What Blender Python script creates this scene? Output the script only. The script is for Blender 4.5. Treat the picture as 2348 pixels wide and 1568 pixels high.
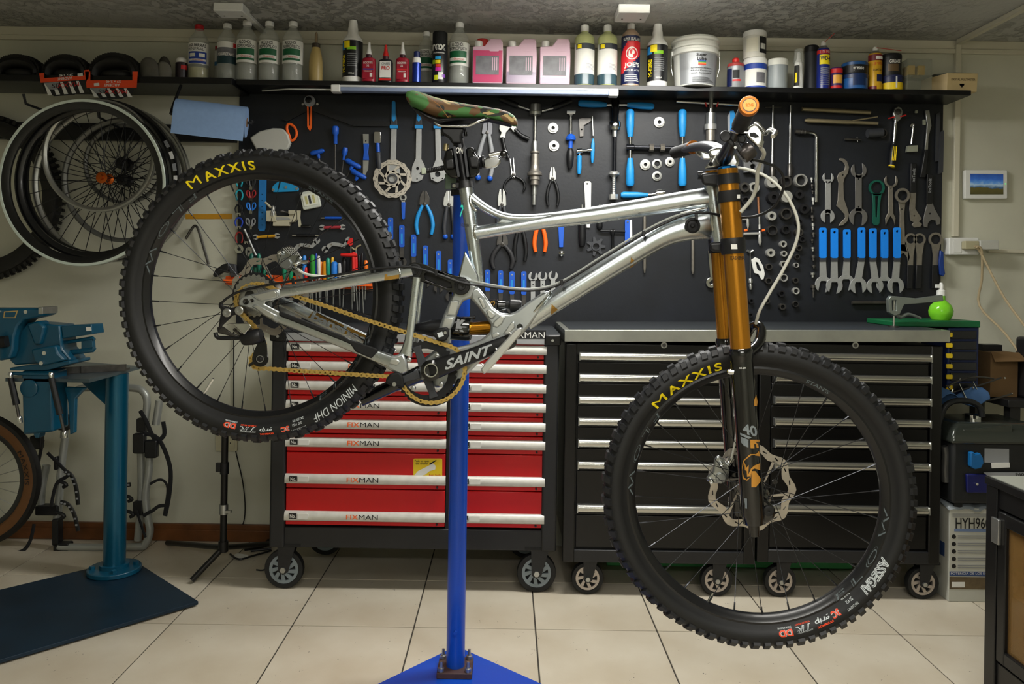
import bpy,bmesh,math,random
from math import pi,sin,cos,radians,sqrt,atan2
from mathutils import Vector,Matrix
from mathutils.geometry import tessellate_polygon
random.seed(7)
for _o in list(bpy.data.objects):
 bpy.data.objects.remove(_o)
scene=bpy.context.scene
COL=scene.collection
F,CX,CY,ROLL,H=1820.0,1162.0,634.0,0.0151,1.147
cam=bpy.data.objects.new('camera',bpy.data.cameras.new('camera'))
COL.objects.link(cam)
cam.data.sensor_width=36.0
cam.data.lens=F/2348*36
cam.data.shift_x=(1174-CX)/2348
cam.data.shift_y=(CY-784)/2348
cam.data.clip_start=0.05
cam.matrix_world=Matrix.Translation((0,0,H))@Matrix.Rotation(pi/2,4,'X')@Matrix.Rotation(ROLL,4,'Z')
scene.camera=cam
scene.view_settings.view_transform='Standard'
scene.view_settings.look='None'
scene.view_settings.gamma=1
scene.view_settings.use_curve_mapping=False
scene.view_settings.exposure=0.08
wd=bpy.data.worlds.new('world');scene.world=wd;wd.use_nodes=True
wd.node_tree.nodes['Background'].inputs[0].default_value=(.03,.033,.036,1)
CEIL=2.185
WALL=3.40
def area(name,loc,sx,sy,w,col=(1,.985,.95)):
 l=bpy.data.lights.new(name,'AREA');l.shape='RECTANGLE';l.size=sx;l.size_y=sy;l.energy=w;l.color=col
 o=bpy.data.objects.new(name,l);COL.objects.link(o);o.location=loc
 return o
LAMPS=[(.458,2.57,.05,.88,.2,31),(.25,1.0,.16,1.2,.22,13),(.1,-1.15,.16,1.5,.22,35)]  # second and third lamps are unseen, added as fill for bike front and metal
for i,(lx,ly,dr,sx,sy,w)in enumerate(LAMPS):
 area('ceiling_lamp_light',(lx,ly,CEIL-dr-.034),sx,sy,w)
 if dr:area('ceiling_lamp_uplight',(lx,ly,CEIL-dr+.004),sx,sy,w*.7).rotation_euler=(pi,0,0)
CR,SR=cos(ROLL),sin(ROLL)
def P(x,y,Z):
 u,v=x-CX,CY-y
 return Vector(((u*CR-v*SR)*Z/F,Z,H+(u*SR+v*CR)*Z/F))
def wallmap(Z):
 def m(x,y,d=0.0):
  p=P(x,y,Z);p.y-=d
  return p
 m.k=Z/F
 return m
def worldmap():
 def m(x,y,d=0.0):
  return Vector((x,d,y))
 m.k=1.0
 return m
BASE={}
class MB:
 def __init__(s,m):
  s.m=m;s.v=[];s.f=[];s.k=m.k
 def add(s,vs,fs):
  b=len(s.v);s.v+=vs;s.f+=[tuple(i+b for i in f)for f in fs]
  return s
 def poly(s,pts,d0=0.0,d1=.004,holes=()):
  loops=[list(pts)]+[list(h)for h in holes]
  flat=[p for l in loops for p in l];n=len(flat)
  vs=[s.m(p[0],p[1],d1)for p in flat]+[s.m(p[0],p[1],d0)for p in flat]
  if holes:
   tri=tessellate_polygon([[Vector((p[0],p[1],0))for p in l]for l in loops])
   fs=[tuple(t)for t in tri]+[(t[2]+n,t[1]+n,t[0]+n)for t in tri]
  else:
   fs=[tuple(range(n)),tuple(range(2*n-1,n-1,-1))]
  b=0
  for l in loops:
   q=len(l)
   fs+=[(b+i,b+(i+1)%q,n+b+(i+1)%q,n+b+i)for i in range(q)]
   b+=q
  return s.add(vs,fs)
 def box(s,x0,y0,x1,y1,d0,d1):
  return s.poly([(x0,y0),(x1,y0),(x1,y1),(x0,y1)],d0,d1)
 def cyl(s,x,y,r,d0,d1,n=20,r1=None,ph=0):
  r1=r if r1 is None else r1
  vs=[s.m(x+q*cos(ph+2*pi*i/n),y+q*sin(ph+2*pi*i/n),d)for q,d in((r,d0),(r1,d1))for i in range(n)]
  fs=[(i,(i+1)%n,n+(i+1)%n,n+i)for i in range(n)]+[tuple(range(n)),tuple(range(2*n-1,n-1,-1))]
  return s.add(vs,fs)
 def turn(s,x,y,prof,n=24,cap=True):
  vs=[s.m(x+r*cos(2*pi*i/n),y+r*sin(2*pi*i/n),d)for r,d in prof for i in range(n)]
  fs=[]
  for j in range(len(prof)-1):
   fs+=[(j*n+i,j*n+(i+1)%n,(j+1)*n+(i+1)%n,(j+1)*n+i)for i in range(n)]
  if cap and prof[0][0]>0:fs.append(tuple(range(n)))
  if cap and prof[-1][0]>0:fs.append(tuple(range(len(prof)*n-1,(len(prof)-1)*n-1,-1)))
  return s.add(vs,fs)
 def ring(s,x,y,ro,ri,d0,d1,n=28):
  a=[(x+ro*cos(2*pi*i/n),y+ro*sin(2*pi*i/n))for i in range(n)]
  b=[(x+ri*cos(2*pi*i/n),y+ri*sin(2*pi*i/n))for i in range(n)]
  vs=[s.m(p[0],p[1],d)for d in(d0,d1)for l in(a,b)for p in l]
  fs=[]
  for i in range(n):
   j=(i+1)%n
   fs+=[(i,j,n+j,n+i),(2*n+i,3*n+i,3*n+j,2*n+j),(i,2*n+i,2*n+j,j),(n+i,n+j,3*n+j,3*n+i)]
  return s.add(vs,fs)
 def wtube(s,P3,r,n=8,closed=False):
  q=len(P3);R=r if isinstance(r,(list,tuple))else[r]*q
  vs=[];up=None
  for i in range(q):
   a=P3[(i-1)%q]if(i>0 or closed)else P3[i]
   b=P3[(i+1)%q]if(i<q-1 or closed)else P3[i]
   t=(b-a).normalized()if(b-a).length>1e-9 else Vector((0,0,1))
   if up is None:
    up=t.orthogonal().normalized()
   up=(up-t*up.dot(t))
   up=up.normalized()if up.length>1e-6 else t.orthogonal().normalized()
   w=t.cross(up)
   vs+=[P3[i]+(up*cos(2*pi*j/n)+w*sin(2*pi*j/n))*R[i]for j in range(n)]
  fs=[]
  for i in range(q if closed else q-1):
   i2=(i+1)%q
   fs+=[(i*n+j,i*n+(j+1)%n,i2*n+(j+1)%n,i2*n+j)for j in range(n)]
  if not closed:
   fs+=[tuple(range(n)),tuple(range(q*n-1,(q-1)*n-1,-1))]
  return s.add(vs,fs)
 def tube(s,pts,r,n=8,closed=False,sm=0):
  pts=[(p[0],p[1],p[2]if len(p)>2 else 0.0)for p in pts]
  R=list(r)if isinstance(r,(list,tuple))else[r]*len(pts)
  if sm:pts,R=smooth_path(pts,R,sm,closed)
  return s.wtube([s.m(*p)for p in pts],[q*s.k for q in R],n,closed)
 def spin(s,x0,y0,x1,y1,prof,d=0.0,n=12,d1=None):
  d1=d if d1 is None else d1
  pts=[(x0+(x1-x0)*t,y0+(y1-y0)*t,d+(d1-d)*t)for t,r in prof]
  A,B=s.m(x0,y0,d),s.m(x1,y1,d1)
  t=(B-A).normalized();up=t.orthogonal().normalized();w=t.cross(up)
  vs=[]
  for p,(_,r)in zip(pts,prof):
   c=s.m(*p);vs+=[c+(up*cos(2*pi*j/n)+w*sin(2*pi*j/n))*max(r,.01)*s.k for j in range(n)]
  q=len(prof)
  fs=[(i*n+j,i*n+(j+1)%n,(i+1)*n+(j+1)%n,(i+1)*n+j)for i in range(q-1)for j in range(n)]
  fs+=[tuple(range(n)),tuple(range(q*n-1,(q-1)*n-1,-1))]
  return s.add(vs,fs)
 def lathe(s,x,y,prof,d=0.0,n=24,sx=1.0,sy=1.0):
  c=s.m(x,y,d)
  vs=[c+Vector((r*cos(2*pi*i/n)*s.k*sx,r*sin(2*pi*i/n)*s.k*sy,h*s.k))for r,h in prof for i in range(n)]
  q=len(prof)
  fs=[(j*n+i,j*n+(i+1)%n,(j+1)*n+(i+1)%n,(j+1)*n+i)for j in range(q-1)for i in range(n)]
  fs+=[tuple(range(n)),tuple(range(q*n-1,(q-1)*n-1,-1))]
  return s.add(vs,fs)
 def patch(s,x,y,r,h0,h1,a0=-80,a1=80,d=0.0,n=16,sx=1.0,r1=None):
  c=s.m(x,y,d);vs=[];r1=r if r1 is None else r1
  for h,q in((h0,r),(h1,r1)):
   for i in range(n+1):
    a=radians(a0+(a1-a0)*i/n)
    vs.append(c+Vector((q*sin(a)*s.k*sx,-q*cos(a)*s.k,h*s.k)))
  return s.add(vs,[(i,i+1,n+2+i,n+1+i)for i in range(n)])
 def strip(s,pts,rp,rd,d=0.0,n=16,pw=1.0,caps=True,sm=0):
  q=len(pts);D=[p[2]if len(p)>2 else d for p in pts]
  RP=list(rp)if isinstance(rp,(list,tuple))else[rp]*q
  RD=list(rd)if isinstance(rd,(list,tuple))else[rd]*q
  if sm:
   pp=[(p[0],p[1],dd)for p,dd in zip(pts,D)]
   p2,RP=smooth_path(pp,RP,sm,False);_,RD=smooth_path(pp,RD,sm,False)
   pts=p2;D=[p[2]for p in p2];q=len(pts)
  vs=[]
  for i in range(q):
   a,b=pts[max(i-1,0)],pts[min(i+1,q-1)]
   tx,ty=b[0]-a[0],b[1]-a[1];L=sqrt(tx*tx+ty*ty)or 1
   nx,ny=-ty/L,tx/L
   for j in range(n):
    c,e=cos(2*pi*j/n),sin(2*pi*j/n)
    c=math.copysign(abs(c)**pw,c);e=math.copysign(abs(e)**pw,e)
    vs.append(s.m(pts[i][0]+nx*RP[i]*c,pts[i][1]+ny*RP[i]*c,D[i]+RD[i]*e))
  fs=[(i*n+j,i*n+(j+1)%n,(i+1)*n+(j+1)%n,(i+1)*n+j)for i in range(q-1)for j in range(n)]
  if caps:fs+=[tuple(range(n)),tuple(range(q*n-1,(q-1)*n-1,-1))]
  return s.add(vs,fs)
 def ball(s,x,y,r,d=0.0,n=10):
  c=s.m(x,y,d);R=r*s.k;h=max(4,n//2)
  vs=[c+Vector((R*sin(pi*(j+.02)/(h+.04))*cos(2*pi*i/n),R*sin(pi*(j+.02)/(h+.04))*sin(2*pi*i/n),R*cos(pi*j/h)))for j in range(h+1)for i in range(n)]
  fs=[(j*n+i,j*n+(i+1)%n,(j+1)*n+(i+1)%n,(j+1)*n+i)for j in range(h)for i in range(n)]
  return s.add(vs,fs)
 def wbox(s,x0,x1,y0,y1,z0,z1):
  vs=[Vector((x,y,z))for x in(x0,x1)for y in(y0,y1)for z in(z0,z1)]
  return s.add(vs,[(0,1,3,2),(4,6,7,5),(0,4,5,1),(2,3,7,6),(0,2,6,4),(1,5,7,3)])
 def build(s,name,mat,parent=None,smooth=38,bevel=0.0,seg=2,merge=True):
  if not s.v:return None
  lo=Vector((min(v.x for v in s.v),min(v.y for v in s.v),min(v.z for v in s.v)))
  hi=Vector((max(v.x for v in s.v),max(v.y for v in s.v),max(v.z for v in s.v)))
  base=Vector(((lo.x+hi.x)/2,(lo.y+hi.y)/2,lo.z))
  me=bpy.data.meshes.new(name)
  me.from_pydata([v-base for v in s.v],[],s.f)
  bm=bmesh.new();bm.from_mesh(me)
  bmesh.ops.remove_doubles(bm,verts=bm.verts,dist=1e-6)
  bmesh.ops.recalc_face_normals(bm,faces=bm.faces)
  bm.to_mesh(me);bm.free()
  if smooth:
   me.polygons.foreach_set('use_smooth',[True]*len(me.polygons))
   me.set_sharp_from_angle(angle=radians(smooth))
  me.materials.append(mat)
  o=bpy.data.objects.new(name,me);COL.objects.link(o)
  BASE[o.name]=base
  if parent is not None:
   o.parent=parent;o.location=base-BASE[parent.name]
  else:
   o.location=base
  if bevel:
   b=o.modifiers.new('bevel','BEVEL');b.width=bevel;b.segments=seg;b.limit_method='ANGLE';b.angle_limit=radians(40)
  return o
def smooth_path(pts,R,sub,closed=False):
 n=len(pts);out=[];ro=[]
 for i in range(n if closed else n-1):
  g=lambda j:pts[j%n]if closed else pts[min(max(j,0),n-1)]
  a,b,c,e=g(i-1),g(i),g(i+1),g(i+2)
  for t in range(sub):
   t/=sub
   out.append(tuple(.5*(2*b[k]+(c[k]-a[k])*t+(2*a[k]-5*b[k]+4*c[k]-e[k])*t*t+(3*b[k]-a[k]-3*c[k]+e[k])*t**3)for k in range(len(b))))
   ro.append(R[i]+(R[(i+1)%n]-R[i])*t)
 if not closed:
  out.append(tuple(pts[-1]));ro.append(R[-1])
 return out,ro
def arc(x,y,r,a0,a1,n=10,ry=None):
 ry=ry or r
 return[(x+r*cos(radians(a0+(a1-a0)*i/n)),y+ry*sin(radians(a0+(a1-a0)*i/n)))for i in range(n+1)]
def rrect(x0,y0,x1,y1,r,n=4):
 return arc(x1-r,y0+r,r,-90,0,n)+arc(x1-r,y1-r,r,0,90,n)+arc(x0+r,y1-r,r,90,180,n)+arc(x0+r,y0+r,r,180,270,n)
def rot(pts,cx,cy,a):
 c,e=cos(radians(a)),sin(radians(a))
 return[(cx+(p[0]-cx)*c-(p[1]-cy)*e,cy+(p[0]-cx)*e+(p[1]-cy)*c)for p in pts]
THINGS=[]
def tag(o,label,cat,group=None):
 o['label']=label;o['category']=cat
 if group:o['group']=group
 return o
def thing(name,label,cat,group=None):
 o=bpy.data.objects.new(name,None);COL.objects.link(o)
 o.empty_display_size=.05
 BASE[o.name]=Vector((0,0,0));THINGS.append(o)
 return tag(o,label,cat,group)
def part_empty(name,parent):
 o=bpy.data.objects.new(name,None);COL.objects.link(o);o.empty_display_size=.05
 BASE[o.name]=Vector((0,0,0));o.parent=parent
 return o
def struct(o):
 o['kind']='structure';return o
def copy_tree(o,delta,parent=None):
 c=o.copy();COL.objects.link(c);BASE[c.name]=BASE[o.name]+delta
 if parent is None:
  c.location=o.location+delta
  if o in THINGS:THINGS.append(c)
 else:
  c.parent=parent
 for ch in list(o.children):
  copy_tree(ch,delta,c)
 return c
def finish():
 bpy.context.view_layer.update()
 for t in THINGS:
  pts=[]
  for ch in t.children_recursive:
   if ch.type=='MESH':
    for c in ch.bound_box:pts.append(ch.matrix_world@Vector(c))
  if not pts:continue
  lo=[min(p[i]for p in pts)for i in range(3)];hi=[max(p[i]for p in pts)for i in range(3)]
  b=Vector(((lo[0]+hi[0])/2,(lo[1]+hi[1])/2,lo[2]))
  dl=b-t.location
  t.location=b
  for ch in t.children:ch.location=ch.location-dl
_TXT={}
def glyphs(s,bold=0.0,shear=0.0,space=1.0,cut=0):
 if 'M' in s:bold=0.0
 key=(s,bold,shear,space,cut)
 if key not in _TXT:
  c=bpy.data.curves.new('txt','FONT');c.body=s;c.offset=bold;c.shear=shear;c.resolution_u=3;c.space_character=space;c.space_line=.8;c.align_x='CENTER'
  o=bpy.data.objects.new('txt',c);COL.objects.link(o)
  bpy.context.view_layer.update()
  me=bpy.data.meshes.new_from_object(o.evaluated_get(bpy.context.evaluated_depsgraph_get()))
  if cut:
   bm=bmesh.new();bm.from_mesh(me);bm.normal_update();bmesh.ops.triangulate(bm,faces=bm.faces[:])
   for ax_,nc in((0,cut[0]),(1,cut[1])):
    ys=[v.co[ax_]for v in bm.verts];lo,hi=min(ys),max(ys);no=Vector((1,0,0))if ax_==0 else Vector((0,1,0))
    for i in range(1,nc):
     bmesh.ops.bisect_plane(bm,geom=bm.verts[:]+bm.edges[:]+bm.faces[:],plane_co=no*(lo+(hi-lo)*i/nc),plane_no=no)
   bm.to_mesh(me);bm.free()
  vs=[v.co.copy()for v in me.vertices];fs=[tuple(p.vertices)for p in me.polygons]
  bpy.data.objects.remove(o);bpy.data.curves.remove(c);bpy.data.meshes.remove(me)
  x0=min(v.x for v in vs);x1=max(v.x for v in vs);y0=min(v.y for v in vs);y1=max(v.y for v in vs)
  _TXT[key]=([((v.x-x0)/(x1-x0),(v.y-y0)/(y1-y0))for v in vs],fs)
 return _TXT[key]
def text(parent,s,fn,mat,name='lettering',bold=0.0,shear=0.0,space=1.0,cut=0):
 uv,fs=glyphs(s,bold,shear,space,cut)
 b=MB(WM);b.v=[fn(u,v)for u,v in uv];b.f=list(fs)
 return b.build(name,mat,parent,smooth=0)
def flat(m,x0,y0,x1,y1,d,ang=0,flip=False):
 cx,cy=(x0+x1)/2,(y0+y1)/2;c,e=cos(radians(ang)),sin(radians(ang))
 def fn(u,v):
  if flip:u,v=1-u,1-v
  X,Y=x0+(x1-x0)*u-cx,y1+(y0-y1)*v-cy
  return m(cx+X*c-Y*e,cy+X*e+Y*c,d)
 return fn
def wrap(m,x,y,r,h0,h1,a0,a1,d=0.0,sx=1.0,vert=False):
 c0=m(x,y,d)
 def fn(u,v):
  if vert:u,v=1-v,u
  a=radians(a0+(a1-a0)*u)
  return c0+Vector((r*sin(a)*m.k*sx,-r*cos(a)*m.k,(h0+(h1-h0)*v)*m.k))
 return fn
WM=worldmap()
def lin(h):
 h=h.lstrip('#');c=[int(h[i:i+2],16)/255 for i in(0,2,4)]
 return tuple(x/12.92 if x<=.04045 else((x+.055)/1.055)**2.4 for x in c)+(1,)
MATS={}
def mat(name,col,rough=.5,metal=0.0,spec=.5,noise=0.0,scale=30,bump=0.0,bscale=None,trans=0.0,coat=0.0,ior=1.45,alpha=1.0,dark=None,rvar=0.0,emit=0.0):
 if name in MATS:return MATS[name]
 m=bpy.data.materials.new(name);m.use_nodes=True;nt=m.node_tree;b=nt.nodes['Principled BSDF']
 b.inputs['Base Color'].default_value=lin(col);b.inputs['Roughness'].default_value=rough;b.inputs['Metallic'].default_value=metal
 b.inputs['Specular IOR Level'].default_value=spec;b.inputs['Transmission Weight'].default_value=trans;b.inputs['Coat Weight'].default_value=coat
 b.inputs['IOR'].default_value=ior;b.inputs['Alpha'].default_value=alpha;b.inputs['Coat Roughness'].default_value=.1
 if emit:
  b.inputs['Emission Color'].default_value=lin(col);b.inputs['Emission Strength'].default_value=emit
 if noise or bump or rvar:
  tc=nt.nodes.new('ShaderNodeTexCoord')
  nz=nt.nodes.new('ShaderNodeTexNoise');nz.inputs['Scale'].default_value=scale;nz.inputs['Detail'].default_value=5
  nt.links.new(tc.outputs['Object'],nz.inputs['Vector'])
  if noise:
   mx=nt.nodes.new('ShaderNodeMix');mx.data_type='RGBA'
   rp=nt.nodes.new('ShaderNodeValToRGB');rp.color_ramp.elements[0].position=.35;rp.color_ramp.elements[1].position=.7
   nt.links.new(nz.outputs[0],rp.inputs[0]);nt.links.new(rp.outputs[0],mx.inputs['Factor'])
   a=lin(col);dk=lin(dark)if dark else tuple(x*(1-noise)for x in a[:3])+(1,)
   mx.inputs['A'].default_value=a;mx.inputs['B'].default_value=dk
   nt.links.new(mx.outputs['Result'],b.inputs['Base Color'])
  if rvar:
   mr=nt.nodes.new('ShaderNodeMapRange');mr.inputs['To Min'].default_value=max(0,rough-rvar);mr.inputs['To Max'].default_value=min(1,rough+rvar)
   nt.links.new(nz.outputs[0],mr.inputs[0]);nt.links.new(mr.outputs[0],b.inputs['Roughness'])
  if bump:
   n2=nt.nodes.new('ShaderNodeTexNoise');n2 .inputs['Scale'].default_value=bscale or scale;n2 .inputs['Detail'].default_value=6
   nt.links.new(tc.outputs['Object'],n2 .inputs['Vector'])
   bp=nt.nodes.new('ShaderNodeBump');bp.inputs['Strength'].default_value=bump;bp.inputs['Distance'].default_value=.01
   nt.links.new(n2 .outputs[0],bp.inputs['Height']);nt.links.new(bp.outputs[0],b.inputs['Normal'])
 MATS[name]=m
 return m
BLACK=mat('black plastic','#131416',.42)
MATTE=mat('matt black','#0d0e0f',.7)
RUBBER=mat('black rubber','#141516',.62,noise=.3,scale=60,bump=.08)
GLOSS=mat('gloss black','#0a0b0c',.14,coat=.6)
STEEL=mat('brushed steel','#b4b6b3',.32,.9,noise=.15,scale=40)
CHROME=mat('chrome','#d6d8d8',.12,1.0)
DSTEEL=mat('dark steel','#5a5855',.38,.85,noise=.3,scale=50)
ALU=mat('raw polished aluminium','#ced6da',.27,1.0,rvar=.07,scale=18)
WARMST=mat('plain forged steel','#98938a',.42,.8,noise=.15,scale=60)
SATIN=mat('satin grey steel','#a9abaa',.45,.55,noise=.1,scale=70)
WHITE=mat('white plastic','#d9dad6',.4)
LBLUE=mat('light blue grip','#1d86c8',.45)
BLUE=mat('blue grip','#1552b8',.45)
SKY=mat('bright blue dipped handle','#1180e6',.4)
ORANGE=mat('orange plastic','#f0641a',.45)
RED=mat('red plastic','#c8201c',.45)
YELLOW=mat('yellow plastic','#e8c81c',.45)
GREEN=mat('green plastic','#0f7a4c',.45)
DGREY=mat('dark grey plastic','#34363a',.5)
GREY=mat('grey plastic','#8c8f92',.5)
INK=mat('black ink','#121212',.6)
PAPER=mat('white paper','#dcdcd6',.6)
YINK=mat('yellow ink','#f2dc10',.5)
OINK=mat('orange ink','#e8601a',.5)
GINK=mat('grey ink','#87898a',.5)
RINK=mat('red ink','#c22222',.5)
# ================================================================ the room
XL,XR,YB=-2.9,2.9,-2.2
W_WALL=mat('cream wall paint','#c6c6b4',.6,noise=.12,scale=2.2,bump=.06,bscale=30,dark='#b8b8a8')
W_CEIL=mat('ceiling','#b0b0aa',.75)
def ceiling_nodes():
 nt=W_CEIL.node_tree;b=nt.nodes['Principled BSDF']
 tc=nt.nodes.new('ShaderNodeTexCoord')
 mp=nt.nodes.new('ShaderNodeMapping');mp.inputs['Scale'].default_value=(1,.8,1)
 nt.links.new(tc.outputs['Object'],mp.inputs[0])
 n1=nt.nodes.new('ShaderNodeTexNoise');n1 .inputs['Scale'].default_value=19;n1 .inputs['Detail'].default_value=10;n1 .inputs['Roughness'].default_value=.6;n1 .inputs['Distortion'].default_value=.12
 n2=nt.nodes.new('ShaderNodeTexNoise');n2 .inputs['Scale'].default_value=1.3;n2 .inputs['Detail'].default_value=2
 nt.links.new(mp.outputs[0],n1 .inputs['Vector']);nt.links.new(mp.outputs[0],n2 .inputs['Vector'])
 r1=nt.nodes.new('ShaderNodeValToRGB');r1 .color_ramp.elements[0].position=.47;r1 .color_ramp.elements[1].position=.585
 nt.links.new(n1 .outputs[0],r1 .inputs[0])
 r2=nt.nodes.new('ShaderNodeValToRGB');r2 .color_ramp.elements[0].position=.36;r2 .color_ramp.elements[1].position=.56
 nt.links.new(n2 .outputs[0],r2 .inputs[0])
 mm=nt.nodes.new('ShaderNodeMath');mm.operation='MULTIPLY'
 nt.links.new(r1 .outputs[0],mm.inputs[0]);nt.links.new(r2 .outputs[0],mm.inputs[1])
 ad=nt.nodes.new('ShaderNodeMath');ad.operation='MULTIPLY_ADD';ad.inputs[1].default_value=.25
 nt.links.new(n1 .outputs[0],ad.inputs[0]);nt.links.new(mm.outputs[0],ad.inputs[2])
 bp=nt.nodes.new('ShaderNodeBump');bp.inputs['Strength'].default_value=.9;bp.inputs['Distance'].default_value=.014
 nt.links.new(ad.outputs[0],bp.inputs['Height']);nt.links.new(bp.outputs[0],b.inputs['Normal'])
ceiling_nodes()
b=MB(WM);b.wbox(XL,XR,WALL,WALL+.1,0,CEIL);struct(b.build('wall_back',W_WALL,smooth=0))
b=MB(WM);b.wbox(XL-.1,XL,YB,WALL,0,CEIL);struct(b.build('wall_left',W_WALL,smooth=0))
b=MB(WM);b.wbox(XR,XR+.1,YB,WALL,0,CEIL);struct(b.build('wall_right',W_WALL,smooth=0))
b=MB(WM);b.wbox(XL,XR,YB-.1,YB,0,CEIL);struct(b.build('wall_front',W_WALL,smooth=0))
b=MB(WM);b.wbox(XL-.1,XR+.1,YB-.1,WALL+.1,CEIL,CEIL+.1);struct(b.build('ceiling',W_CEIL,smooth=0))
GROUT=mat('dark grout','#3a362f',.9)
TILE=mat('beige glazed tile','#c6beac',.3,noise=.1,scale=3.5,dark='#b6ab96',rvar=.08)
def tile_specks():
 nt=TILE.node_tree;b=nt.nodes['Principled BSDF'];src=b.inputs['Base Color'].links[0].from_socket
 g=nt.nodes.new('ShaderNodeNewGeometry')
 vo=nt.nodes.new('ShaderNodeTexVoronoi');vo.inputs['Scale'].default_value=26
 nz=nt.nodes.new('ShaderNodeTexNoise');nz.inputs['Scale'].default_value=70
 ad=nt.nodes.new('ShaderNodeMixRGB');ad.inputs[0].default_value=.06
 nt.links.new(g.outputs['Position'],nz.inputs['Vector']);nt.links.new(g.outputs['Position'],ad.inputs[1]);nt.links.new(nz.outputs['Color'],ad.inputs[2])
 nt.links.new(ad.outputs[0],vo.inputs['Vector'])
 rp=nt.nodes.new('ShaderNodeValToRGB');rp.color_ramp.elements[0].position=.055;rp.color_ramp.elements[1].position=.085
 rp.color_ramp.elements[0].color=(1,1,1,1);rp.color_ramp.elements[1].color=(0,0,0,1)
 nt.links.new(vo.outputs['Distance'],rp.inputs[0])
 n3=nt.nodes.new('ShaderNodeTexNoise');n3 .inputs['Scale'].default_value=4.0;nt.links.new(g.outputs['Position'],n3 .inputs['Vector'])
 r3=nt.nodes.new('ShaderNodeValToRGB');r3 .color_ramp.elements[0].position=.47;r3 .color_ramp.elements[1].position=.5
 nt.links.new(n3 .outputs[0],r3 .inputs[0])
 mu=nt.nodes.new('ShaderNodeMath');mu.operation='MULTIPLY';nt.links.new(rp.outputs[0],mu.inputs[0]);nt.links.new(r3 .outputs[0],mu.inputs[1])
 mx=nt.nodes.new('ShaderNodeMix');mx.data_type='RGBA';mx.inputs['B'].default_value=(.03,.025,.02,1)
 nt.links.new(mu.outputs[0],mx.inputs['Factor']);nt.links.new(src,mx.inputs['A']);nt.links.new(mx.outputs['Result'],b.inputs['Base Color'])
tile_specks()
b=MB(WM);b.wbox(XL,XR,YB,WALL,-.1,-.003);FLOOR=struct(b.build('floor',GROUT,smooth=0))
TS,TX,TY,GAP=.3965,.1108,2.587,.0022
tile0=None
for i in range(-8,8):
 for j in range(-13,3):
  x0,x1=max(TX+i*TS+GAP,XL+.001),min(TX+(i+1)*TS-GAP,XR-.001)
  y0,y1=max(TY+j*TS+GAP,YB+.001),min(TY+(j+1)*TS-GAP,WALL-.001)
  if x1-x0<.01 or y1-y0<.01:continue
  full=abs(x1-x0-TS+2*GAP)<1e-6 and abs(y1-y0-TS+2*GAP)<1e-6
  if full and tile0:
   o=tile0 .copy();COL.objects.link(o);o.location=Vector(((x0+x1)/2,(y0+y1)/2,-.008))-BASE[FLOOR.name]
  else:
   b=MB(WM);b.wbox(x0,x1,y0,y1,-.008,0);o=b.build('tile',TILE,FLOOR,smooth=0,bevel=.0012,seg=1)
   if full:tile0=o
WOOD=mat('varnished brown wood','#6e4220',.4,noise=.4,scale=14)
def rail(name,mt,x0,y0,x1,y1,t,Z=WALL,bevel=.002):
 a,c=P(x0,y1,Z),P(x1,y0,Z);b=MB(WM);b.wbox(a.x,c.x,Z-t,Z-.0005,min(a.z,c.z),max(a.z,c.z));return b.build(name,mt,None,30,bevel)
b=MB(WM);b.wbox(XL+.001,-.98,WALL-.018,WALL-.0005,.001,.072);b.wbox(XL+.001,-.98,WALL-.024,WALL-.018,.001,.05);struct(b.build('baseboard_back',WOOD,smooth=0,bevel=.003))
TRIMW=mat('trim paint','#c6c2ae',.5)
zt=P(300,92,WALL).z
b=MB(WM);b.wbox(XL+.001,XR-.001,WALL-.016,WALL-.0005,zt-.008,zt+.012);b.wbox(XL+.001,XR-.001,WALL-.008,WALL-.0005,zt+.012,zt+.05);struct(b.build('trim_1',TRIMW,smooth=0,bevel=.003))
LAMPM=mat('lamp diffuser','#fff6e6',.5,emit=6.0)
for i,(lx,ly,dr,sx,sy,w)in enumerate(LAMPS):
 t=thing('ceiling_lamp',['long flat lamp fixed to the ceiling above the tool cabinets','unseen long lamp hung above the bike, added as fill light','unseen long lamp hung at the back of the room, added as fill light'][i],'lamp','long ceiling lamps')
 zc=CEIL-dr
 b=MB(WM);b.wbox(lx-sx/2-.02,lx+sx/2+.02,ly-sy/2-.02,ly+sy/2+.02,zc-.028,zc-.001);b.build('housing',WHITE,t,30,.003)
 b=MB(WM);b.wbox(lx-sx/2,lx+sx/2,ly-sy/2,ly+sy/2,zc-.032,zc-.028);b.build('diffuser',LAMPM,t,30)
 if dr:b=MB(WM);b.wbox(lx-sx/2,lx+sx/2,ly-sy/2,ly+sy/2,zc-.001,zc+.002);b.build('upper_diffuser',LAMPM,t,30)
 if dr:
  for q in(-sx*.4,sx*.4):
   b=MB(WM);b.wtube([Vector((lx+q,ly,zc-.01)),Vector((lx+q,ly,CEIL-.001))],.004);b.build('hanger',WHITE,t)
def ceil_box(x0,x1,y,ln,label):
 t=thing('ceiling_junction_box',label,'junction box','white boxes under the ceiling')
 Z=(CEIL-.02-H)*F/(CY-y+(x0-CX)*SR);a=P(x0,y,Z).x;c=P(x1,y,Z).x
 b=MB(WM);b.wbox(a,c,Z-.03,Z+ln,CEIL-.034,CEIL-.0005);b.build('cover',WHITE,t,30,.004)
 b=MB(WM)
 for q in(.2,.8):b.wtube([Vector((a+(c-a)*q,Z+ln*.5,CEIL-.036)),Vector((a+(c-a)*q,Z+ln*.5,CEIL-.033))],.003)
 b.build('screw',DSTEEL,t)
 return t,(a+c)/2,Z+ln
t,xx,zz=ceil_box(495,562,22,.06,'white plastic box on the ceiling above the clear bottles')
b=MB(WM);b.wbox(xx+.02,xx+.045,zz,WALL-.01,CEIL-.016,CEIL-.0005);b.build('trunking',WHITE,t,30,.003)
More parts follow.
